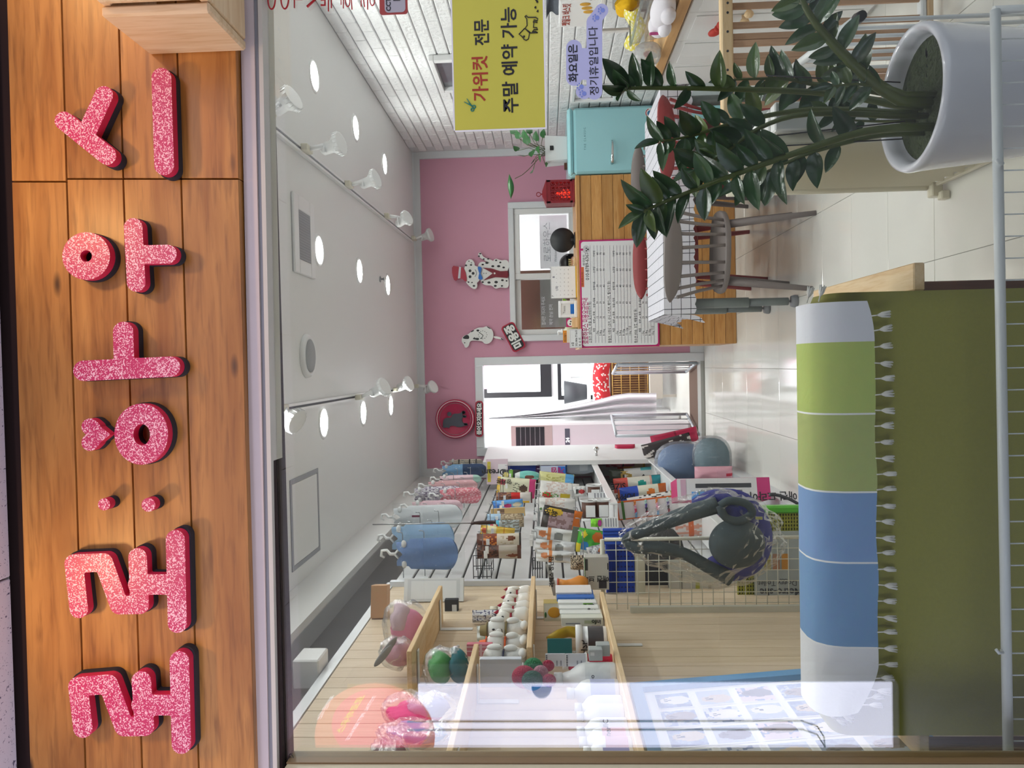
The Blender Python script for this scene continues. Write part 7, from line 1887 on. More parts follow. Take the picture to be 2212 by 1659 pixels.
pack('treat_bag', 'white bag numbered 9 with a black back on the lower shelf', 'treat pack', 1316, 1412, 1012, 1036, 6.462, design('#e3e3e0', [('r', 0, 1, .66, 1, '#3a4236'), ('s', 0, 1, .5, .75, '#b99a4a', 6, 0), ('r', .8, 1, 0, .3, '#5fc0c6')]), D=.07, roll=-.06, words=(('9', .45, .18, .12, True),), group=G4)
pack('treat_bag', 'cream bag with coral and teal panels on the lower shelf', 'treat pack', 1325, 1430, 1030, 1060, 5.929, design('#e4e0d2', [('r', 0, 1, .72, 1, '#d9564a'), ('e', .5, .42, .3, .08, '#1f9a8a'), ('r', 0, 1, 0, .2, '#2a8f98'), ('r', 0, 1, .2, .26, '#e8b0a0')]), D=.07, roll=-.08, words=(('SIZE', .7, .76, .06, True),), group=G4)
pack('treat_bag', 'cream bag with royal blue and orange panels on the lower shelf', 'treat pack', 1334, 1440, 1049, 1078, 5.528, design('#e2dfcc', [('r', 0, 1, .60, 1, '#2f55c0'), ('r', 0, 1, .95, 1, '#c8642a'), ('e', .5, .32, .3, .08, '#d9772a'), ('r', 0, 1, 0, .16, '#c25f1f')]), D=.08, roll=-.1, words=(('PUPPY', .6, .66, .05, True),), group=G4)
pack('treat_bag', 'white bag scattered with black figures and a purple end', 'treat pack', 1355, 1482, 1066, 1096, 5.196, design('#e6e4e2', [('r', 0, 1, 0, .16, '#3a2a6a'), ('s', 0, 1, .3, .8, '#2b2b2e', 16, .22), ('r', 0, 1, .18, .26, '#8fb02a'), ('e', .3, .1, .2, .05, '#a03a9a')]), D=.08, roll=-.16, group=G4)
bt = carton('bow_card', 'orange display card of small coloured hair bows', 1326, 1466, 1078, 1116, 4.925, .012, ('#e6e0e0', '#d9692a'), marks=[(0, 1, .93, 1, '#d9692a'), (0, .06, 0, 1, '#d9692a'), (.92, 1, 0, 1, '#d9692a'), (0, 1, .84, .88, '#4a7a3a')], roll=-.1, yaw=.1, cat='card')
c, W, H = place(1326, 1466, 1078, 1116, 4.925)
for k in range(16):
    i, j = k % 4, k // 4
    p = c + Matrix.Rotation(.1, 3, 'Z') @ (Matrix.Rotation(-.1, 3, 'Y') @ V(((i - 1.5) * W * .2, -.012, (j - 2.0) * H * .17)))
    col = ('#8a1f3a', '#c23a5a', '#5f4a9a', '#d9803a', '#7fb0d8', '#30343c', '#e3a9bf', '#a9d2c8')[(k * 5) % 8]
    nm_ = 'bow_' + col[1:]
    mm = MATS.get(nm_) or M(nm_, col, .6)
    MB().ell(p + V((-.009, 0, 0)), (.010, .006, .008), 8, 6).ell(p + V((.009, 0, 0)), (.010, .006, .008), 8, 6).ell(p, (.005, .007, .005), 6, 5).build('bow', mm, bt)
pack('film_bag', 'clear bag of peach chews with an orange label beside the pet carrier', 'treat pack', 1428, 1566, 1112, 1158, 4.383, design('#e2d6d0', [('s', .05, .95, .1, .8, '#dd9c88', 7, .05), ('r', 0, 1, .50, .60, '#d9642a'), ('r', .1, .9, .0, .18, '#8a2f5a')]), D=.06, roll=-.05)
# ------------------------------------------------------------------ floor level: cushions, bags and a long box
pack('cushion', 'magenta quilted cushion standing at the far end of the goods wall', 'cushion', 1406, 1508, 932, 962, 6.7, design('#b8244e', [('r', 0, 1, .46, .48, '#8f1a3c')]), D=.12, roll=-.2, mat=PKM)
pack('cushion', 'dark cushion with white rings in film', 'cushion', 1388, 1496, 948, 988, 6.45, design('#3a3436', [('s', 0, 1, 0, 1, '#cfc8c4', 6, .24)]), D=.16, roll=-.25, mat=PKM)
for nm, lab, px, py, Y, rr, col in (('pet_house', 'round powder blue pet house wrapped in film', 1478, 1000, 6.0, (.15, .16, .20), '#7b93ba'), ('pet_house', 'grey teal pet house wrapped in film on the floor', 1548, 990, 5.7, (.15, .16, .12), '#6d8590')):
    c_ = aY(px, py, Y); c_.z = max(c_.z, rr[2] * .9 + .11)
    t = thing(nm, c_ - V((0, 0, rr[2])), lab, 'pet bed')
    MB().ell(c_, rr, 24, 14, pw=.85).build('body', M('felt_' + col[1:], col, .9, bump=.3, bscale=200), t)
    MB().ell(c_, tuple(x * 1.12 for x in rr), 24, 14, pw=.8).build('film', FILM('wrap_' + col[1:], '#f6f8f9', .06, 1.0, 30, body=.03), t)
pack('folded_pad', 'folded pink pad in film on top of the long box', 'pad', 1500, 1582, 1008, 1034, 5.2, design('#e0a9b8', [('r', .3, .5, .0, .2, '#c2304a')]), D=.12, mat=PKM)
lbx = carton('long_box', 'long white and magenta carton with a grey hose picture on the floor', 1462, 1664, 1034, 1078, 4.45, .22, ('#e6e2e4', '#c22068'), marks=[(0, 1, .0, .14, '#d0407f'), (.55, .75, .2, .8, '#4a4a50'), (.3, .45, .3, .75, '#8a8a90'), (.05, .95, .90, .96, '#d6aec2')], words=(('애견 드라이기', .30, -.28, .055, True),), yaw=.25)
pack('blue_toy', 'bright blue rubber toy next to the long box', 'toy', 1494, 1522, 1062, 1088, 4.35, design('#2f8fd8', [('r', 0, 1, .4, .5, '#8fb02a')]), D=.07, mat=PKM)

# ------------------------------------------------------------------ round pet carrier bag in crumpled film
Yc = 3.10; c_ = aY(1560, 1158, Yc)
car = thing('pet_carrier', c_ - V((0, 0, .24)), 'round navy and grey pet carrier sling in crumpled clear film', 'pet carrier')
NAVC = M('carrier_navy', '#35388a', .85, var=.08, bump=.3, bscale=300)
GRC = M('carrier_grey', '#4c575d', .85, var=.1, bump=.3, bscale=300)
def oX(px, py, d=0): p = aY(px, py, Yc); return V((p.x, Yc + d, p.z))
def curve(l, n=30): P = [V(q) for q in l]; return [bez(P, i / n) for i in range(n + 1)]
def rad(l, n=30): return [bez([V((r, 0, 0)) for r in l], i / n).x for i in range(n + 1)]
MB().tube(curve([oX(*q, .03) for q in ((1500, 1092), (1545, 1084), (1590, 1098), (1616, 1130), (1622, 1165), (1612, 1200), (1580, 1222), (1535, 1226))]), rad([.02, .045, .072, .085, .09, .085, .07, .03]), 20).build('rim', NAVC, car)
MB().ell(oX(1585, 1168, -.05), (.098, .07, .108), 26, 16).build('pocket', GRC, car)
MB().tube(curve([oX(*q, -.085) for q in ((1545, 1085), (1556, 1108), (1585, 1116), (1612, 1100), (1600, 1080), (1565, 1074), (1545, 1085))]), .016, 10).build('collar', GRC, car)
MB().tube(curve([oX(*q, -.03) for q in ((1545, 1088), (1490, 1104), (1430, 1126), (1375, 1148), (1347, 1162), (1370, 1178), (1425, 1180), (1475, 1192), (1530, 1222), (1575, 1246))], 40), rad([.034, .034, .03, .024, .012, .024, .026, .024, .026, .03], 40), 12).build('strap', GRC, car)
q = oX(1622, 1111, -.075); MB().bbox(q.x - .006, q.x + .006, q.y - .004, q.y, q.z - .024, q.z + .004, .001).build('zip_pull', CHROME, car)
mb = MB(); cc = oX(1514, 1160, -.02)
def cfilm(u, v):
    n = V((math.sin(PI * v) * math.cos(2 * PI * u), math.sin(PI * v) * math.sin(2 * PI * u), math.cos(PI * v)))
    k = 1 + .10 * noise.noise(n * 4) + .05 * noise.noise(n * 11)
    w = .62 + .38 * max(0, min(1, (.75 - n.z) * 1.1))
    return cc + V((.20 * n.x * w, .125 * n.y, .315 * n.z)) * k
mb.grid(cfilm, 60, 44, sm=False)
mb.build('film', FILM('carrier_film', '#fafbfb', .035, .7, 50), car)

# ------------------------------------------------------------------ white wire end panel of the unit, and what stands behind it
Yp_ = 3.27
x0, x1 = aY(1500, 1326, Yp_).x, aY(1500, 1163, Yp_).x
zt_, zb_ = aY(1302, 1240, Yp_).z, .105
WCR = M('cream_wire', '#d6d3c4', .4)
wp_ = thing('wire_grid', ((x0 + x1) / 2, Yp_, zb_), 'cream wire end panel with one rounded corner closing the goods unit', 'panel')
arcp = [(x0 + .057 - .057 * math.cos(w), Yp_, zt_ - .057 + .057 * math.sin(w)) for w in [PI / 2 * k / 8 for k in range(9)]]
MB().tube([(x0, Yp_, zb_)] + arcp + [(x1, Yp_, zt_)], .0092, 10).build('frame_tube', WCR, wp_)
MB().tube([(x1, Yp_, zb_), (x1, Yp_, zt_ - .010)], .0076, 10).build('frame_tube', WCR, wp_)
wg = 0
for k in range(1, 7): x = x0 + (x1 - x0) * k / 7; MB().tube([(x, Yp_, zb_), (x, Yp_, zt_ - .004)], 0.0019, 5).build('wire', WCR, wp_)
z = zt_ - .057
while z > zb_: MB().tube([(x0, Yp_ - .003, z), (x1, Yp_ - .003, z)], 0.0019, 5).build('wire', WCR, wp_); z -= .0446
carton('shelf_end_boards', 'cream upright edge boards at the near end of the goods unit', 1362, 1890, 1312, 1352, 3.215, .025, ('#d3cfc0', '#c4c0b0'), marks=[(.42, .58, 0, 1, '#bdb9aa')], cat='board')
t = carton('blue_tray', 'royal blue perforated plastic tray standing on edge behind the wire panel', 1308, 1372, 1168, 1312, 3.50, .016, ('#1f43b0', '#2a52c4'), cat='tray', yaw=.05)
c, W, H = place(1308, 1372, 1168, 1312, 3.50); hm_ = MB()
for i in range(12):
    for j in range(5): hm_.prism(circ(0, 0, .0045, 8), c + V((-W * .42 + W * .84 * i / 11, -.006, -H * .42 + H * .5 * j / 4)), EX, EZ, EY, .002)
for j in range(7): hm_.bbox(c.x - W * .5, c.x + W * .5, 3.488, 3.494, c.z + H * (.14 + .05 * j), c.z + H * (.155 + .05 * j), .001)
hm_.build('perforation', M('navy_hole', '#12256a', .6), t, kind='stuff')
carton('white_board_edge', 'cream boards standing beside the blue tray', 1372, 1395, 1180, 1312, 3.48, .04, ('#cfcbb8', '#bfbba8'), cat='board')
c_ = aY(1430, 1265, 3.62)
t = thing('grey_pad', c_ - V((0, 0, .1)), 'dark grey oval pad behind the wire panel', 'pad')
mb = MB(); mb.prism(smooth([(-.16, -.16), (.18, -.16), (.18, .10), (.08, .13), (-.06, .13), (-.16, .08)], 2), c_ + V((.10, 0, .05)), EX, EZ, EY, .03); mb.build('pad', DARKGREY, t)
carton('pale_carton', 'pale cartons with yellow bars lying behind the wire panel', 1445, 1560, 1215, 1312, 3.56, .04, ('#cfccc4', '#bdbab0'), marks=[(.05, .3, .62, .70, '#b0b04a'), (.05, .6, .42, .50, '#b0b04a'), (.1, .5, .2, .26, '#9a9a90'), (.4, .8, .75, .8, '#8a8a84')])
# dog toilet: yellow green mesh tray with a green rim, its sleeve lettered sideways
YT = 3.46
a, c = aY(1800, 1315, YT), aY(1592, 1095, YT); a.z = max(a.z, .108)
dt = thing('dog_toilet', ((a.x + c.x) / 2, YT, a.z), 'yellow green mesh dog toilet tray with a green rim standing on its edge', 'tray')
YG_ = M('mesh_olive', '#9a9a2a', .45); GRN = M('rim_green', '#57b52f', .35)
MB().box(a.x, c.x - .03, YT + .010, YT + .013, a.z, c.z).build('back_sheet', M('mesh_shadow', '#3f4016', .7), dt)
ms = MB()
nx, nz = 27, 34
for k in range(nx + 1): x = a.x + (c.x - .03 - a.x) * k / nx; ms.box(x - .003, x + .003, YT, YT + .008, a.z, c.z)
for k in range(nz + 1): z = a.z + (c.z - a.z) * k / nz; ms.box(a.x, c.x - .03, YT - .001, YT + .009, z - .003, z + .003)
ms.build('mesh', YG_, dt, kind='stuff')
MB().bbox(c.x - .03, c.x + .004, YT - .015, YT + .025, a.z, c.z + .01, .008).build('rim', GRN, dt)
p0, p1 = aY(1736, 1290, YT - .012), aY(1628, 1148, YT - .012); 
MB().box(p0.x, p1.x, YT - .012, YT - .010, max(p0.z, .12), p1.z).build('sleeve', M('sleeve_grey', '#a9b0b0', .5), dt)
mb = MB(); zt2 = p1.z - .01
text(mb, 'Metro-she', aY(1733, 1271, YT - .014), EZ, -EX, .046, sx=.95, bold=.02); text(mb, 'Doggy Toilet', aY(1722, 1254, YT - .014), EZ, -EX, .034, sx=.95)
mb.build('lettering', DARKGREY, dt)
mb = MB()
for k, (x0_, x1_, cc_) in enumerate(((.30, .44, 0), (.48, .62, 1), (.66, .8, 2))):
    w = p1.x - p0.x; mb.box(p0.x + w * .42, p0.x + w * .66, YT - .0145, YT - .0135, p0.z + (p1.z - p0.z) * x0_, p0.z + (p1.z - p0.z) * x1_, cc_)
mb.build('swatches', [M('swatch_orange', '#c98a2a', .5), M('swatch_clay', '#b07a5a', .5), M('swatch_sand', '#a89a4a', .5)], dt)
hp_ = thing('grey_hoop', aZ(1715, 1075, .11), 'dark grey hoop lying by the green tray rim', 'hoop')
MB().tube([aY(1662 + 75 * u, 1068 + 30 * u * u, 3.9) for u in [k / 10 for k in range(11)]], .008, 8).build('hoop', DARKGREY, hp_)
bm2 = thing('ribbed_mat', aY(1345, 1150, 3.42), 'royal blue ribbed mat hung on wire hooks above the tray', 'mat')
a, c = aY(1372, 1176, 3.42), aY(1302, 1142, 3.42)
MB().bbox(a.x, c.x, 3.42, 3.432, a.z, c.z, .002).build('mat', M('mat_blue', '#2a55c0', .5), bm2)
for k in range(5): x = a.x + (c.x - a.x) * (k + .5) / 5; MB().bbox(x - .005, x + .005, 3.414, 3.4195, a.z, c.z, .002).build('rib', MATS['mat_blue'], bm2)

# ------------------------------------------------------------------ toys on the middle shelf
ZS2 = 1.4898
PLW = M('plush_cloth', '#ecebe8', .95, var=.03, bump=.5, bscale=240)
def toy_dog(px, py, Y, s, lab, hat=None):
    p = aY(px, py, Y); x, y, z = p.x, Y, ZS2
    t = thing('toy_dog', (x, y, z), lab, 'toy', 'white toy dogs on the middle shelf')
    MB().ell((x, y, z + .055 * s), (.045 * s, .04 * s, .055 * s), 18, 12).ell((x - .03 * s, y - .03 * s, z + .018 * s), (.02 * s, .03 * s, .018 * s), 10, 8).ell((x + .03 * s, y - .03 * s, z + .018 * s), (.02 * s, .03 * s, .018 * s), 10, 8).ell((x - .045 * s, y - .01 * s, z + .07 * s), (.016 * s, .018 * s, .03 * s), 10, 8).ell((x + .045 * s, y - .01 * s, z + .07 * s), (.016 * s, .018 * s, .03 * s), 10, 8).build('body', PLW, t)
    h = V((x, y - .008, z + .145 * s)); MB().ell(h, (.055 * s, .05 * s, .05 * s), 20, 14).ell(h + V((0, -.045 * s, -.012 * s)), (.024 * s, .016 * s, .018 * s), 12, 8).build('head', PLW, t)
    for q in (-1, 1): MB().ell(h + V((q * .052 * s, -.004, -.004 * s)), (.014 * s, .022 * s, .034 * s), 10, 8).build('ear', PLW, t)
    mb = MB()
    for q in (-1, 1): mb.ell(h + V((q * .02 * s, -.046 * s, .012 * s)), (.005 * s, .004 * s, .007 * s), 8, 6)
    mb.ell(h + V((0, -.062 * s, -.006 * s)), (.008 * s, .005 * s, .006 * s), 8, 6)
    mb.tube([h + V((.024 * s * math.sin(w), -.055 * s + .012 * s * abs(math.sin(w)), -.026 * s - .008 * s * math.cos(w) + .004)) for w in [-1.1 + .22 * k for k in range(11)]], .0018 * s, 5)
    mb.build('face_marks', DBK, t)
    if hat:
        MB().lathe([(.040 * s, .0), (.042 * s, .004 * s), (.026 * s, .008 * s), (.022 * s, .034 * s), (.0, .038 * s)], h + V((0, 0, .042 * s)), 18).build('hat', hat, t)
        MB().tube([(x + .036 * s * math.cos(w), y - .008 + .034 * s * math.sin(w), z + .102 * s) for w in [2 * PI * k / 14 for k in range(15)]], .005 * s, 6).build('scarf', hat, t)
    else:
        MB().tube([(x + .036 * s * math.cos(w), y - .008 + .034 * s * math.sin(w), z + .102 * s) for w in [2 * PI * k / 14 for k in range(15)]], .004 * s, 6).build('scarf', NAVY, t)
    return t
ORH = M('toy_hat_orange', '#e86a3a', .8, bump=.3, bscale=300); KHH = M('toy_hat_khaki', '#8a7a52', .8)
toy_dog(1100, 1420, 2.46, .725, 'white cloth toy dog with a white rosette, nearest on the middle shelf')
toy_dog(1100, 1392, 2.565, .725, 'white cloth toy dog in an orange hat and scarf', ORH)
toy_dog(1100, 1360, 2.70, .763, 'white cloth toy dog in a khaki hat beside the orange one', KHH)
CER = M('glazed_ceramic', '#efece6', .12, var=.02, coat=.5); GLD = M('gold_paint', '#c9982f', .3, metal=.7)
def lucky_cat(px, py, Y, s, lab):
    p = aY(px, py, Y); x, y, z = p.x, Y, ZS2
    t = thing('ceramic_cat', (x, y, z), lab, 'figurine', 'ceramic waving cats on the middle shelf')
    MB().lathe([(.0, 0), (.042 * s, 0), (.05 * s, .02 * s), (.046 * s, .06 * s), (.03 * s, .085 * s), (.0, .09 * s)], (x, y, z), 20, sy=.85).ell((x + .036 * s, y - .01, z + .10 * s), (.013 * s, .014 * s, .034 * s), 10, 8).build('body', CER, t)
    h = V((x, y - .004, z + .115 * s)); MB().ell(h, (.046 * s, .04 * s, .038 * s), 18, 12).build('head', CER, t)
    for q in (-1, 1): MB().lathe([(.014 * s, 0), (.0, .024 * s)], h + V((q * .026 * s, 0, .026 * s)), 10).build('ear', DRED, t)
    mb = MB()
    for q in (-1, 1): mb.ell(h + V((q * .017 * s, -.036 * s, .006 * s)), (.005 * s, .004 * s, .006 * s), 8, 6)
    mb.build('eye', DBK, t)
    MB().tube([(x + .03 * s * math.cos(w), y - .004 + .027 * s * math.sin(w), z + .084 * s) for w in [2 * PI * k / 14 for k in range(15)]], .005 * s, 6).build('collar', DRED, t)
    MB().ell((x - .012 * s, y - .042 * s, z + .04 * s), (.016 * s, .006 * s, .024 * s), 10, 8).build('coin', GLD, t)
lucky_cat(1105, 1334, 2.84, .80, 'white ceramic waving cat nearest the toy dogs')
lucky_cat(1112, 1318, 2.945, .763, 'white ceramic waving cat with a gold coin, second from the toy dogs')
lucky_cat(1112, 1300, 3.07, .725, 'white ceramic waving cat third along the middle shelf')
lucky_cat(1118, 1282, 3.18, .69, 'small ceramic waving cat at the far end of the middle shelf')
cjr = thing('round_jar', aY(1090, 1290, 3.1), 'clear jar with a cream lid lying behind the ceramic cats', 'jar')
p = V((-1.0, 3.14, ZS2)); MB().lathe([(.0, 0), (.026, 0), (.027, .12), (.021, .137), (0, .137)], p, 20).build('jar', M('milky_clear', '#d9d9d4', .2), cjr)
MB().lathe([(.0, 0), (.025, 0), (.025, .03), (0, .03)], p + V((0, 0, .1375)), 20).build('lid', CREAM, cjr)
# hanging clear packs and a paper sheet on the planks
for k, (a0, a1, b0, b1, X, des, lab) in enumerate(((1020, 1082, 1318, 1344, -1.0, design('#d8d8dc', [('s', 0, 1, 0, 1, '#5a5a7a', 10, .18)]), 'clear pack with violet print hanging on the planks'), (1030, 1085, 1352, 1384, -1.0, design('#dfe6e6', [('r', 0, 1, .4, .7, '#a9d0c8'), ('e', .5, .3, .3, .2, '#e6c3cc')]), 'clear pack with a mint bow hanging on the planks'))):
    q = aX((a0 + a1) / 2, (b0 + b1) / 2, X); sc = q.y / 1680
    pack('hanging_pack', lab, 'pack', a0, a1, b0, b1, q.y, des, D=.03)
hd = thing('hung_hanger', aX(960, 1395, -1.015), 'white plastic hanger on the planks under the upper shelf', 'hanger')
MB().tube([aX(x, y, -1.015) for x, y in ((975, 1405), (962, 1402), (948, 1408), (942, 1402), (950, 1395))], .006, 6).tube([aX(x, y, -1.015) for x, y in ((975, 1405), (990, 1396))], .006, 6).build('hanger', HANGW, hd)
carton('paper_sheet', 'white paper pack standing on planks below the near shelf', 1036, 1128, 1424, 1484, 2.30, .022, ('#e3e6ee', '#d8dbe4'), cat='paper')
carton('pink_check_pack', 'pink checked cloth pack between near shelf and toy dogs', 1008, 1064, 1392, 1418, 2.50, .022, ('#d9808c', '#cf7583'), marks=[(0, 1, .4, .5, '#ecc6cb'), (.4, .5, 0, 1, '#ecc6cb'), (.75, .85, 0, 1, '#ecc6cb')], cat='cloth')
# bagged garments on the near shelf and pink cloth on the upper shelf
def bundle(name, lab, pts_, col, mat=None, cat='bundle'):
    t = thing(name, aY(*pts_[-1][:3]), lab, cat)
    return t
def film_bundle(lab, px0, px1, py0, py1, X, parts_, zfloor, tie=None):
    q = aX((px0 + px1) / 2, (py0 + py1) / 2, X); Y = q.y
    c, W, H = place(px0, px1, py0, py1, Y)
    c.z = max(c.z, zfloor + H / 2 + .002)
    t = thing('film_bundle', c - V((0, 0, H / 2)), lab, 'bundle', 'bagged garments on the plank shelves')
    for u, v, rw, rh, col in parts_:
        nm = 'cloth_' + col[1:]; mm = MATS.get(nm) or M(nm, col, .85, bump=.3, bscale=150)
        mb = MB(); cc_ = c + V(((u - .5) * W, 0, (v - .5) * H))
        mb.grid(lambda a_, b__: cc_ + V((rw * W * math.sin(PI * b__) * math.cos(2 * PI * a_), .045 * math.sin(PI * b__) * math.sin(2 * PI * a_), rh * H * math.cos(PI * b__))) + V((1, .3, 1)) * (.010 * noise.noise(V((math.cos(2 * PI * a_) * 2, math.sin(2 * PI * a_) * 2, b__ * 5 + u)))), 24, 14)
        mb.build('cloth', mm, t)
    mb = MB(); tp = tie or 1.0
    mb.grid(lambda a_, b__: c + V((.54 * W * math.sin(PI * min(b__ + .04, 1)) ** .8 * math.cos(2 * PI * a_), .065 * math.sin(PI * min(b__ + .04, 1)) * math.sin(2 * PI * a_), .56 * H * math.cos(PI * b__))) + V((1, 1, 1)) * (.012 * noise.noise(V((math.cos(2 * PI * a_) * 3, math.sin(2 * PI * a_) * 3, b__ * 7)))), 30, 20)
    mb.build('film', BAGF, t)
    return t
film_bundle('pink folded cloth in a large clear bag on the upper shelf', 838, 930, 1300, 1405, -.955, [(.42, .45, .42, .42, '#d98aa6'), (.62, .62, .34, .26, '#cfb4bd')], 1.866)
film_bundle('rose folded cloth in a clear bag at the near end of the upper shelf', 835, 905, 1380, 1440, -.945, [(.5, .5, .45, .45, '#d9a3b2')], 1.866)
for k, (a_, b__) in enumerate((((848, 1395), (808, 1438)), ((858, 1378), (820, 1420)))):
    p, q = aX(*a_, -.893), aX(*b__, -.893); ctr = (p + q) / 2; d = (q - p); L_ = d.length; d.normalize()
    t = thing('grey_insole', ctr, ('grey oval pad in film before the pink cloth, the near one', 'grey oval pad in film before the pink cloth, the far one')[k], 'pad')
    rot = d.to_track_quat('Z', 'Y').to_matrix(); MB().ell(ctr, (.015, .006, L_ / 2), 16, 12, rot=rot).build('pad', M('insole_grey', '#8a8784', .7) if 'insole_grey' not in MATS else MATS['insole_grey'], t)
film_bundle('green and teal dog garment with a dangling cord in clear film on the near shelf', 920, 1016, 1402, 1490, -.955, [(.55, .68, .38, .26, '#55a35a'), (.58, .26, .40, .22, '#2f6f7a')], 1.660)
film_bundle('pink and lilac garments in clear film near the glass', 835, 985, 1500, 1566, -.955, [(.35, .6, .30, .40, '#d8508c'), (.62, .4, .32, .30, '#b7b4d4')], 1.660)
film_bundle('blue garment in clear film near the glass', 825, 975, 1566, 1600, -.955, [(.5, .5, .46, .42, '#7fa3d4')], 1.660)
film_bundle('maroon and orange toy in clear film in the corner by the glass', 806, 880, 1600, 1650, -.955, [(.5, .5, .40, .44, '#6d3350'), (.2, .3, .18, .2, '#d08a3a')], 1.660)

# ------------------------------------------------------------------ bottles, tubs and cartons on the long lower shelf
ZS4 = 1.2249
def on4(py, X=-.946): q = aX(1300, py, X); return V((X, q.y, ZS4))
def bottle(lab, py, h, r, prof=None, mat=None, label=None, capm=None, X=-.938, words=None, sx=1.0, sy=1.0, name='bottle', cat='bottle', group=None):
    p = on4(py, X)
    t = thing(name, p, lab, cat, group)
    prof = prof or [(0, 0), (.94, 0), (1, .02), (1, .60), (.85, .72), (.40, .82), (.36, .86), (0, .86)]
    MB().lathe([(a * r, b_ * h) for a, b_ in prof], p, 22, sx=sx, sy=sy).build('body', mat or PVC, t)
    zc = prof[-1][1] * h; rc = max(prof[-2][0] * r, .008)
    MB().lathe([(.0, 0), (rc * 1.12, 0), (rc * 1.12, h - zc), (0, h - zc)], p + V((0, 0, zc + .0005)), 18).build('cap', capm or PVC, t)
    if label:
        lm, z0, z1 = label
        MB().lathe([(r * 1.006, h * z0), (r * 1.006, h * z1)], p, 22, sx=sx, sy=sy, caps=False).build('label', lm, t)
    if words:
        mb = MB()
        for s, zf, sz in words: text(mb, s, p + V((-r * .8 * sx, -r * 1.02 * sy - .002, h * zf)), EX, EZ, sz, bold=.02)
        mb.build('lettering', INK, t)
    return t
carton('mango_box', 'white carton with a painted mango at the far end of the lower shelf', 1174, 1214, 1303, 1342, 2.84, .05, ('#e2dcc8', '#b9a15a'), marks=[(.12, .88, .08, .9, '#ece8da')])
c_, W, H = place(1174, 1214, 1303, 1342, 2.84)
mgo = [o for o in bpy.data.objects if o.name.startswith('mango_box')][0]
MB().ell(c_ + V((0, -.003, -.005)), (.020, .002, .023), 16, 10).build('mango_print', M('mango_yellow', '#dca02f', .5), mgo)
MB().ell(c_ + V((-.009, -.003, .026)), (.011, .002, .004), 10, 6).build('leaf_print', M('leaf_print_green', '#2f6a3a', .5), mgo)
ck = ['#e6e0e0', '#3d6fc0', '#e8e8e6', '#e9e9e6', '#e6e6e2', '#dcdcd0']
cl2 = ['pink and white slim carton first in the stack on the lower shelf', 'blue slim carton second in the stack on the lower shelf', 'white slim carton with a green corner, third in the stack', 'white slim carton with a dog print, fourth in the stack', 'white slim carton with an orange dot, fifth in the stack', 'thicker white carton with fine print nearest the tubs']
ys_ = [(1280, 1294), (1291, 1302), (1302, 1314), (1314, 1325), (1325, 1335), (1335, 1352)]
for k in range(6):
    a0, b0 = ys_[k]; Y = 2.90 - .042 * k
    dx = (8 * k - 18)
    carton('slim_carton', cl2[k], 1206 + dx * .3, 1290 + dx * .6, a0, b0, Y, .10, (ck[k], ck[k]), marks=[((.1, .9, .1, .35, '#6ab02a') if k == 2 else (.3, .7, .15, .45, ('#a84a6a', '#22408a', '', '#4a4a4a', '#d9903a', '#b9bfa0')[k])), (.25, .4, .55, .9, '#8d8d92')], group=None, words=((('barian', 'KC', 'care', 'dog', 'oatmeal', 'info')[k], .78, .05, .022, True),))
pl1 = PVC
t = thing('cream_tube', on4(1370), 'yellow cream tube leaning behind the white tubs', 'tube')
p0, p1, p2 = aX(1182, 1378, -.97), aX(1228, 1364, -.97), aX(1255, 1368, -.955)
MB().tube([p0, p0.lerp(p1, .5), p1, p2], [.005, .017, .020, .018], 14).build('tube', M('tube_yellow', '#d8b93a', .4), t)
MB().tube([p2, p2 + (p2 - p1).normalized() * .03], [.014, .012], 14).build('cap', DARKGREY, t)
bottle('large white tub labelled with a black and red dog picture', 1382, .103, .044, prof=[(0, 0), (.95, 0), (1, .04), (1, .80), (0, .80)], label=(M('tub_label', '#4a4648', .4, var=.4, scale=40), .12, .62), X=-.923, name='tub', cat='tub', words=[('HSP', .66, .03)])
bottle('small white tub with a red band beside the large one', 1356, .076, .0275, prof=[(0, 0), (.95, 0), (1, .04), (1, .80), (0, .80)], label=(M('tub_label_red', '#b0382f', .4), .2, .6), X=-.923, name='tub', cat='tub')
t = thing('spray_bottle', on4(1413, -.97), 'clear spray bottle with a white trigger on the lower shelf', 'bottle')
p = on4(1413, -.97); MB().lathe([(.0, 0), (.026, 0), (.0275, .076), (.011, .107), (.011, .118), (0, .118)], p, 20).build('body', CLR, t)
MB().bbox(p.x - .011, p.x + .011, p.y - .038, p.y + .015, p.z + .126, p.z + .153, .005).tube([p + V((0, 0, .118)), p + V((0, 0, .13))], .011, 10).tube([p + V((0, -.023, .126)), p + V((0, -.034, .10))], .004, 6).build('trigger', PVC, t)
carton('teal_card', 'teal card standing against the planks behind the spray bottle', 1182, 1236, 1380, 1412, 2.47, .005, ('#2f7a7c', '#2a6d70'), cat='card')
for k, (a0, a1, b0, b1, Y) in enumerate(((1288, 1318, 1394, 1418, 2.305), (1272, 1302, 1404, 1428, 2.275))):
    carton('clear_case', ('small clear plastic case at the edge of the lower shelf', 'second small clear case with a white sticker')[k], a0, a1, b0, b1, Y, .035, ('#c3c6c6', '#aeb2b2'), marks=[(.5, .8, .6, .9, '#f0f0f0')], cat='case')
for k in range(2):
    carton('ring_card', ('white spiral card of nail tools leaning on the planks', 'second white spiral card leaning on the planks')[k], 1178 + 44 * k, 1222 + 44 * k, 1412, 1440, 2.33 - .045 * k, .004, ('#e8e8ee', '#d9d9e0'), marks=[(.05 + .13 * j, .12 + .13 * j, .9, .98, '#2a2a2e') for j in range(7)] + [(.1, .5, .2, .26, '#9a9aa4'), (.1, .5, .4, .46, '#9a9aa4')], cat='card')
CRO = M('crochet_red', '#b5243f', .95, var=.25, scale=140, bump=1.0, bscale=140)
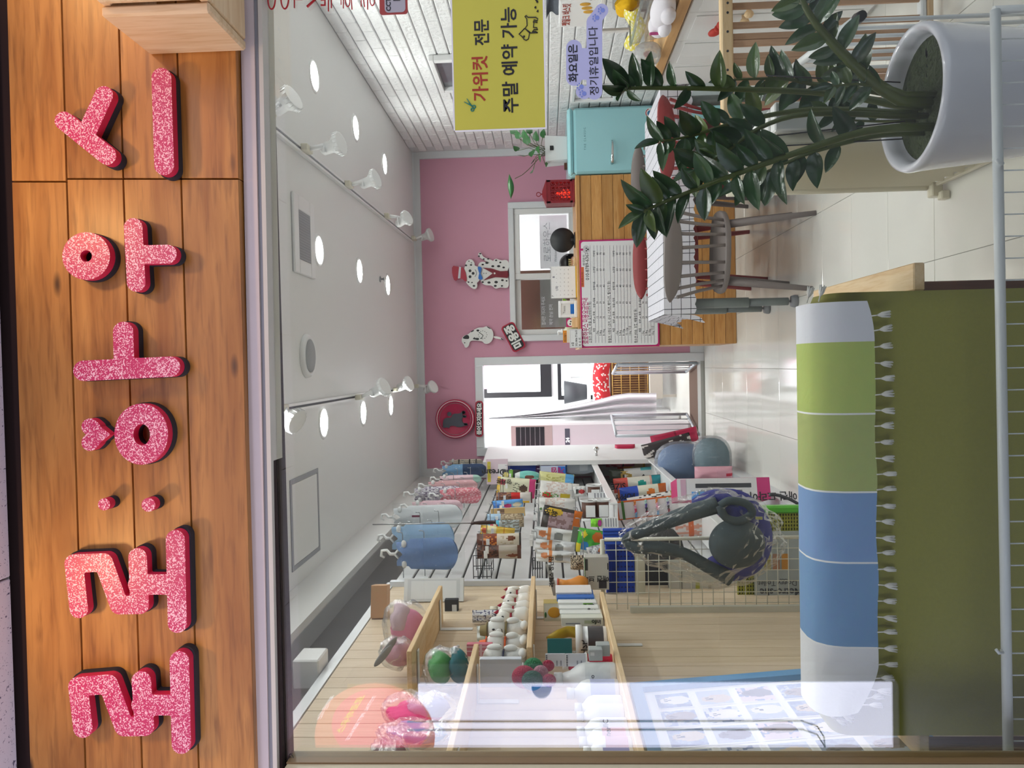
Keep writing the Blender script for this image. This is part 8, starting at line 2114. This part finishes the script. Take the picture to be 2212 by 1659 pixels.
t = bottle('bottle in a crocheted red sleeve tied with a white cord', 1438, .153, .035, prof=[(0, 0), (.95, 0), (1, .03), (1, .68), (.5, .80), (.3, .88), (0, .88)], mat=CRO, X=-.93, name='sleeved_bottle', capm=PVC)
p = on4(1438, -.93); MB().tube([p + V((.036 * math.cos(w), .036 * math.sin(w), .08)) for w in [2 * PI * k / 18 for k in range(19)]], .0045, 6).tube([p + V((0, -.038, .08)), p + V((-.023, -.044, .088)), p + V((-.03, -.041, .076)), p + V((0, -.038, .08)), p + V((.023, -.044, .09)), p + V((.027, -.041, .075)), p + V((0, -.038, .08))], .004, 6).build('cord', PVC, t)
fx = thing('pompom_flower', aX(1170, 1452, -.9), 'fuzzy red and green tinsel flower toy in front of the lower shelf bottles', 'toy')
for nm, px, py, rr, col in (('petal', 1132, 1462, 0.032, '#c2284c'), ('leaf', 1152, 1440, 0.0259, '#2f8f5a'), ('leaf', 1150, 1470, 0.0275, '#3a6a5a'), ('petal', 1168, 1452, 0.0198, '#c98a9c'), ('petal', 1184, 1438, 0.0168, '#c22850'), ('petal', 1186, 1470, 0.0183, '#b83a5c')):
    nm_ = 'tinsel_' + col[1:]; mm = MATS.get(nm_) or M(nm_, col, .6, var=.4, scale=200, bump=1.0, bscale=260, bd=.01)
    MB().ell(aX(px, py, -.88), (rr, rr * .8, rr * 1.1), 16, 12).build(nm, mm, fx)
jug = [(0, 0), (.95, 0), (1, .03), (1, .50), (.9, .60), (.5, .74), (.36, .86), (0, .86)]
bottle('big white jug of shampoo with a dog label, tallest on the lower shelf', 1466, .18, .046, prof=jug, label=(M('jug_label', '#dfe2e2', .4, var=.2, scale=50), .1, .5), X=-.919, words=[('Shampoo', .36, .018)])
fr = ['lilac shampoo bottle under a clear bag, after the white jug', 'white pump bottle with grey lettering, after the lilac one', 'second white pump bottle with grey lettering', 'white square bottle with black lettering near the glass', 'white bottle with a pink foot near the glass', 'printed white and pink bottle next to the glass', 'violet tufted brush bottle in the corner by the glass']
for k, (py, h, r_, lb_, wd_) in enumerate(((1498, 0.145, 0.0382, '#b9bfe0', 'Pet'), (1530, 0.1259, 0.0336, '#e6e6ec', 'Bio'), (1548, 0.1221, 0.032, '#e6e6ec', 'Bio'), (1582, 0.1259, 0.0351, '#dddde4', 'HYPONIC'), (1604, 0.1221, 0.0343, '#e8b9c4', 'conditioner'), (1626, 0.1144, 0.0366, '#d9a9b4', 'puppy'), (1646, 0.1297, 0.0305, '#8f8fc4', ''))):
    nm_ = 'bottle_label_' + lb_[1:]; mm = MATS.get(nm_) or M(nm_, lb_, .4, var=.1)
    bottle(fr[k], py, h, r_, label=(mm, .08, .55), X=-.9235, words=[(wd_, .4, .018)] if wd_ else None)
# ------------------------------------------------------------------ odds and ends high on the left wall
wl_ = carton('cabinet_cover', 'white moulded cabinet lid fixed over the far end of the planks', 872, 1002, 1250, 1298, 3.40, .022, ('#e4e6e8', '#dcdfe2'), marks=[(.06, .94, .06, .94, '#d3d6da'), (.12, .88, .12, .88, '#e8eaec')], cat='panel', yaw=.35)
t = carton('wooden_block', 'plain wooden block under the white ledge at the top of the planks', 800, 836, 1266, 1334, 3.17, .07, ('#b98f68', '#c99f78'), cat='block', yaw=.2)
t = carton('camera_box', 'small black camera box under the white lid', 960, 990, 1296, 1330, 3.26, .03, ('#3a3b3f', '#2a2b2e'), marks=[(.2, .7, .1, .45, '#c9cacc')], cat='camera')
t = thing('wall_fan', aX(690, 1400, -1.0), 'white boxy fixture above the planks near the ceiling', 'fixture')
q = aX(690, 1420, -1.0); MB().bbox(-1.08, -.98, q.y - .08, q.y + .04, 2.20, 2.29, .005).build('box', WHITE, t)
# framed board of dog photos leaning on the planks
P0 = aX(1360, 1487, -1.012)
zt_, zb_ = P0.z, .47
bd = thing('photo_board', (-.97, 2.0, zb_), 'pale blue framed board of dog photographs leaning on the planks', 'picture frame')
def bp(y, t, o=0.0):          # y along the wall, t: 0 top .. 1 bottom
    yy = y if False else y
    return V((-1.012 + .055 * t + o, yy, zt_ + (zb_ - zt_) * t))
yF, yN = P0.y, P0.y - .66
BLUF = M('frame_blue', '#6fa8dc', .35)
def slab(y0, y1, t0, t1, o0, o1, nm, mat, par=bd):
    p = []
    for t in (t1, t0):
        for y in (y0, y1):
            for o in (o0, o1): p.append(bp(y, t, o))
    MB().hexa(p).build(nm, mat, par)
slab(yN, yF, 0, 1, -.012, .0, 'backing', PBW)
w_ = .04
slab(yF - w_, yF, 0, 1, .0005, .018, 'frame_side', BLUF); slab(yN, yN + w_, 0, 1, .0005, .018, 'frame_side', BLUF)
slab(yN + w_, yF - w_, 0, .05, .0005, .018, 'frame_side', BLUF); slab(yN + w_, yF - w_, .95, 1, .0005, .018, 'frame_side', BLUF)
PH = PRINT('photo_print', .3)
kk = 0
for i in range(5):
    for j in range(5):
        y1 = yF - w_ - .02 - i * .115; y0 = y1 - .105; t0 = .09 + j * .172; t1 = t0 + .155
        bg = ('#8fa0bd', '#a9b4cc', '#c9ccd8', '#7f92b2', '#d8c3cc', '#b4bfd6')[(i * 3 + j * 5) % 6]
        dc_ = ('#e6e4e0', '#8d8078', '#c9b8a4', '#efe9e2', '#6d6a70')[(i + 2 * j) % 5]
        sd_ = R.random() * 20
        f = design(bg, [('s', 0, 1, 0, 1, ('#6d80a6', '#b9bfcc')[(i + j) % 2], 4 + sd_ % 3, .15), ('e', .5 + .1 * math.sin(sd_), .4, .26, .34, dc_), ('e', .5 + .1 * math.sin(sd_), .68, .17, .18, dc_), ('e', .45 + .1 * math.sin(sd_), .70, .03, .04, '#2a2a2e'), ('e', .56 + .1 * math.sin(sd_), .70, .03, .04, '#2a2a2e'), ('e', .5 + .1 * math.sin(sd_), .60, .04, .04, '#2a2a2e')])
        mb = MB(); mb.grid(lambda u, v: bp(y0 + (y1 - y0) * u, t1 + (t0 - t1) * v, .0012), 20, 20, 0, False, cf=lambda u, v: '#eef0f4' if min(u, v, 1 - u, 1 - v) < .06 else f(u, v)); mb.build('photo', PH, bd)
bpy.data.objects.remove(_to); bpy.data.curves.remove(_tc); bpy.data.scenes.remove(_ts)
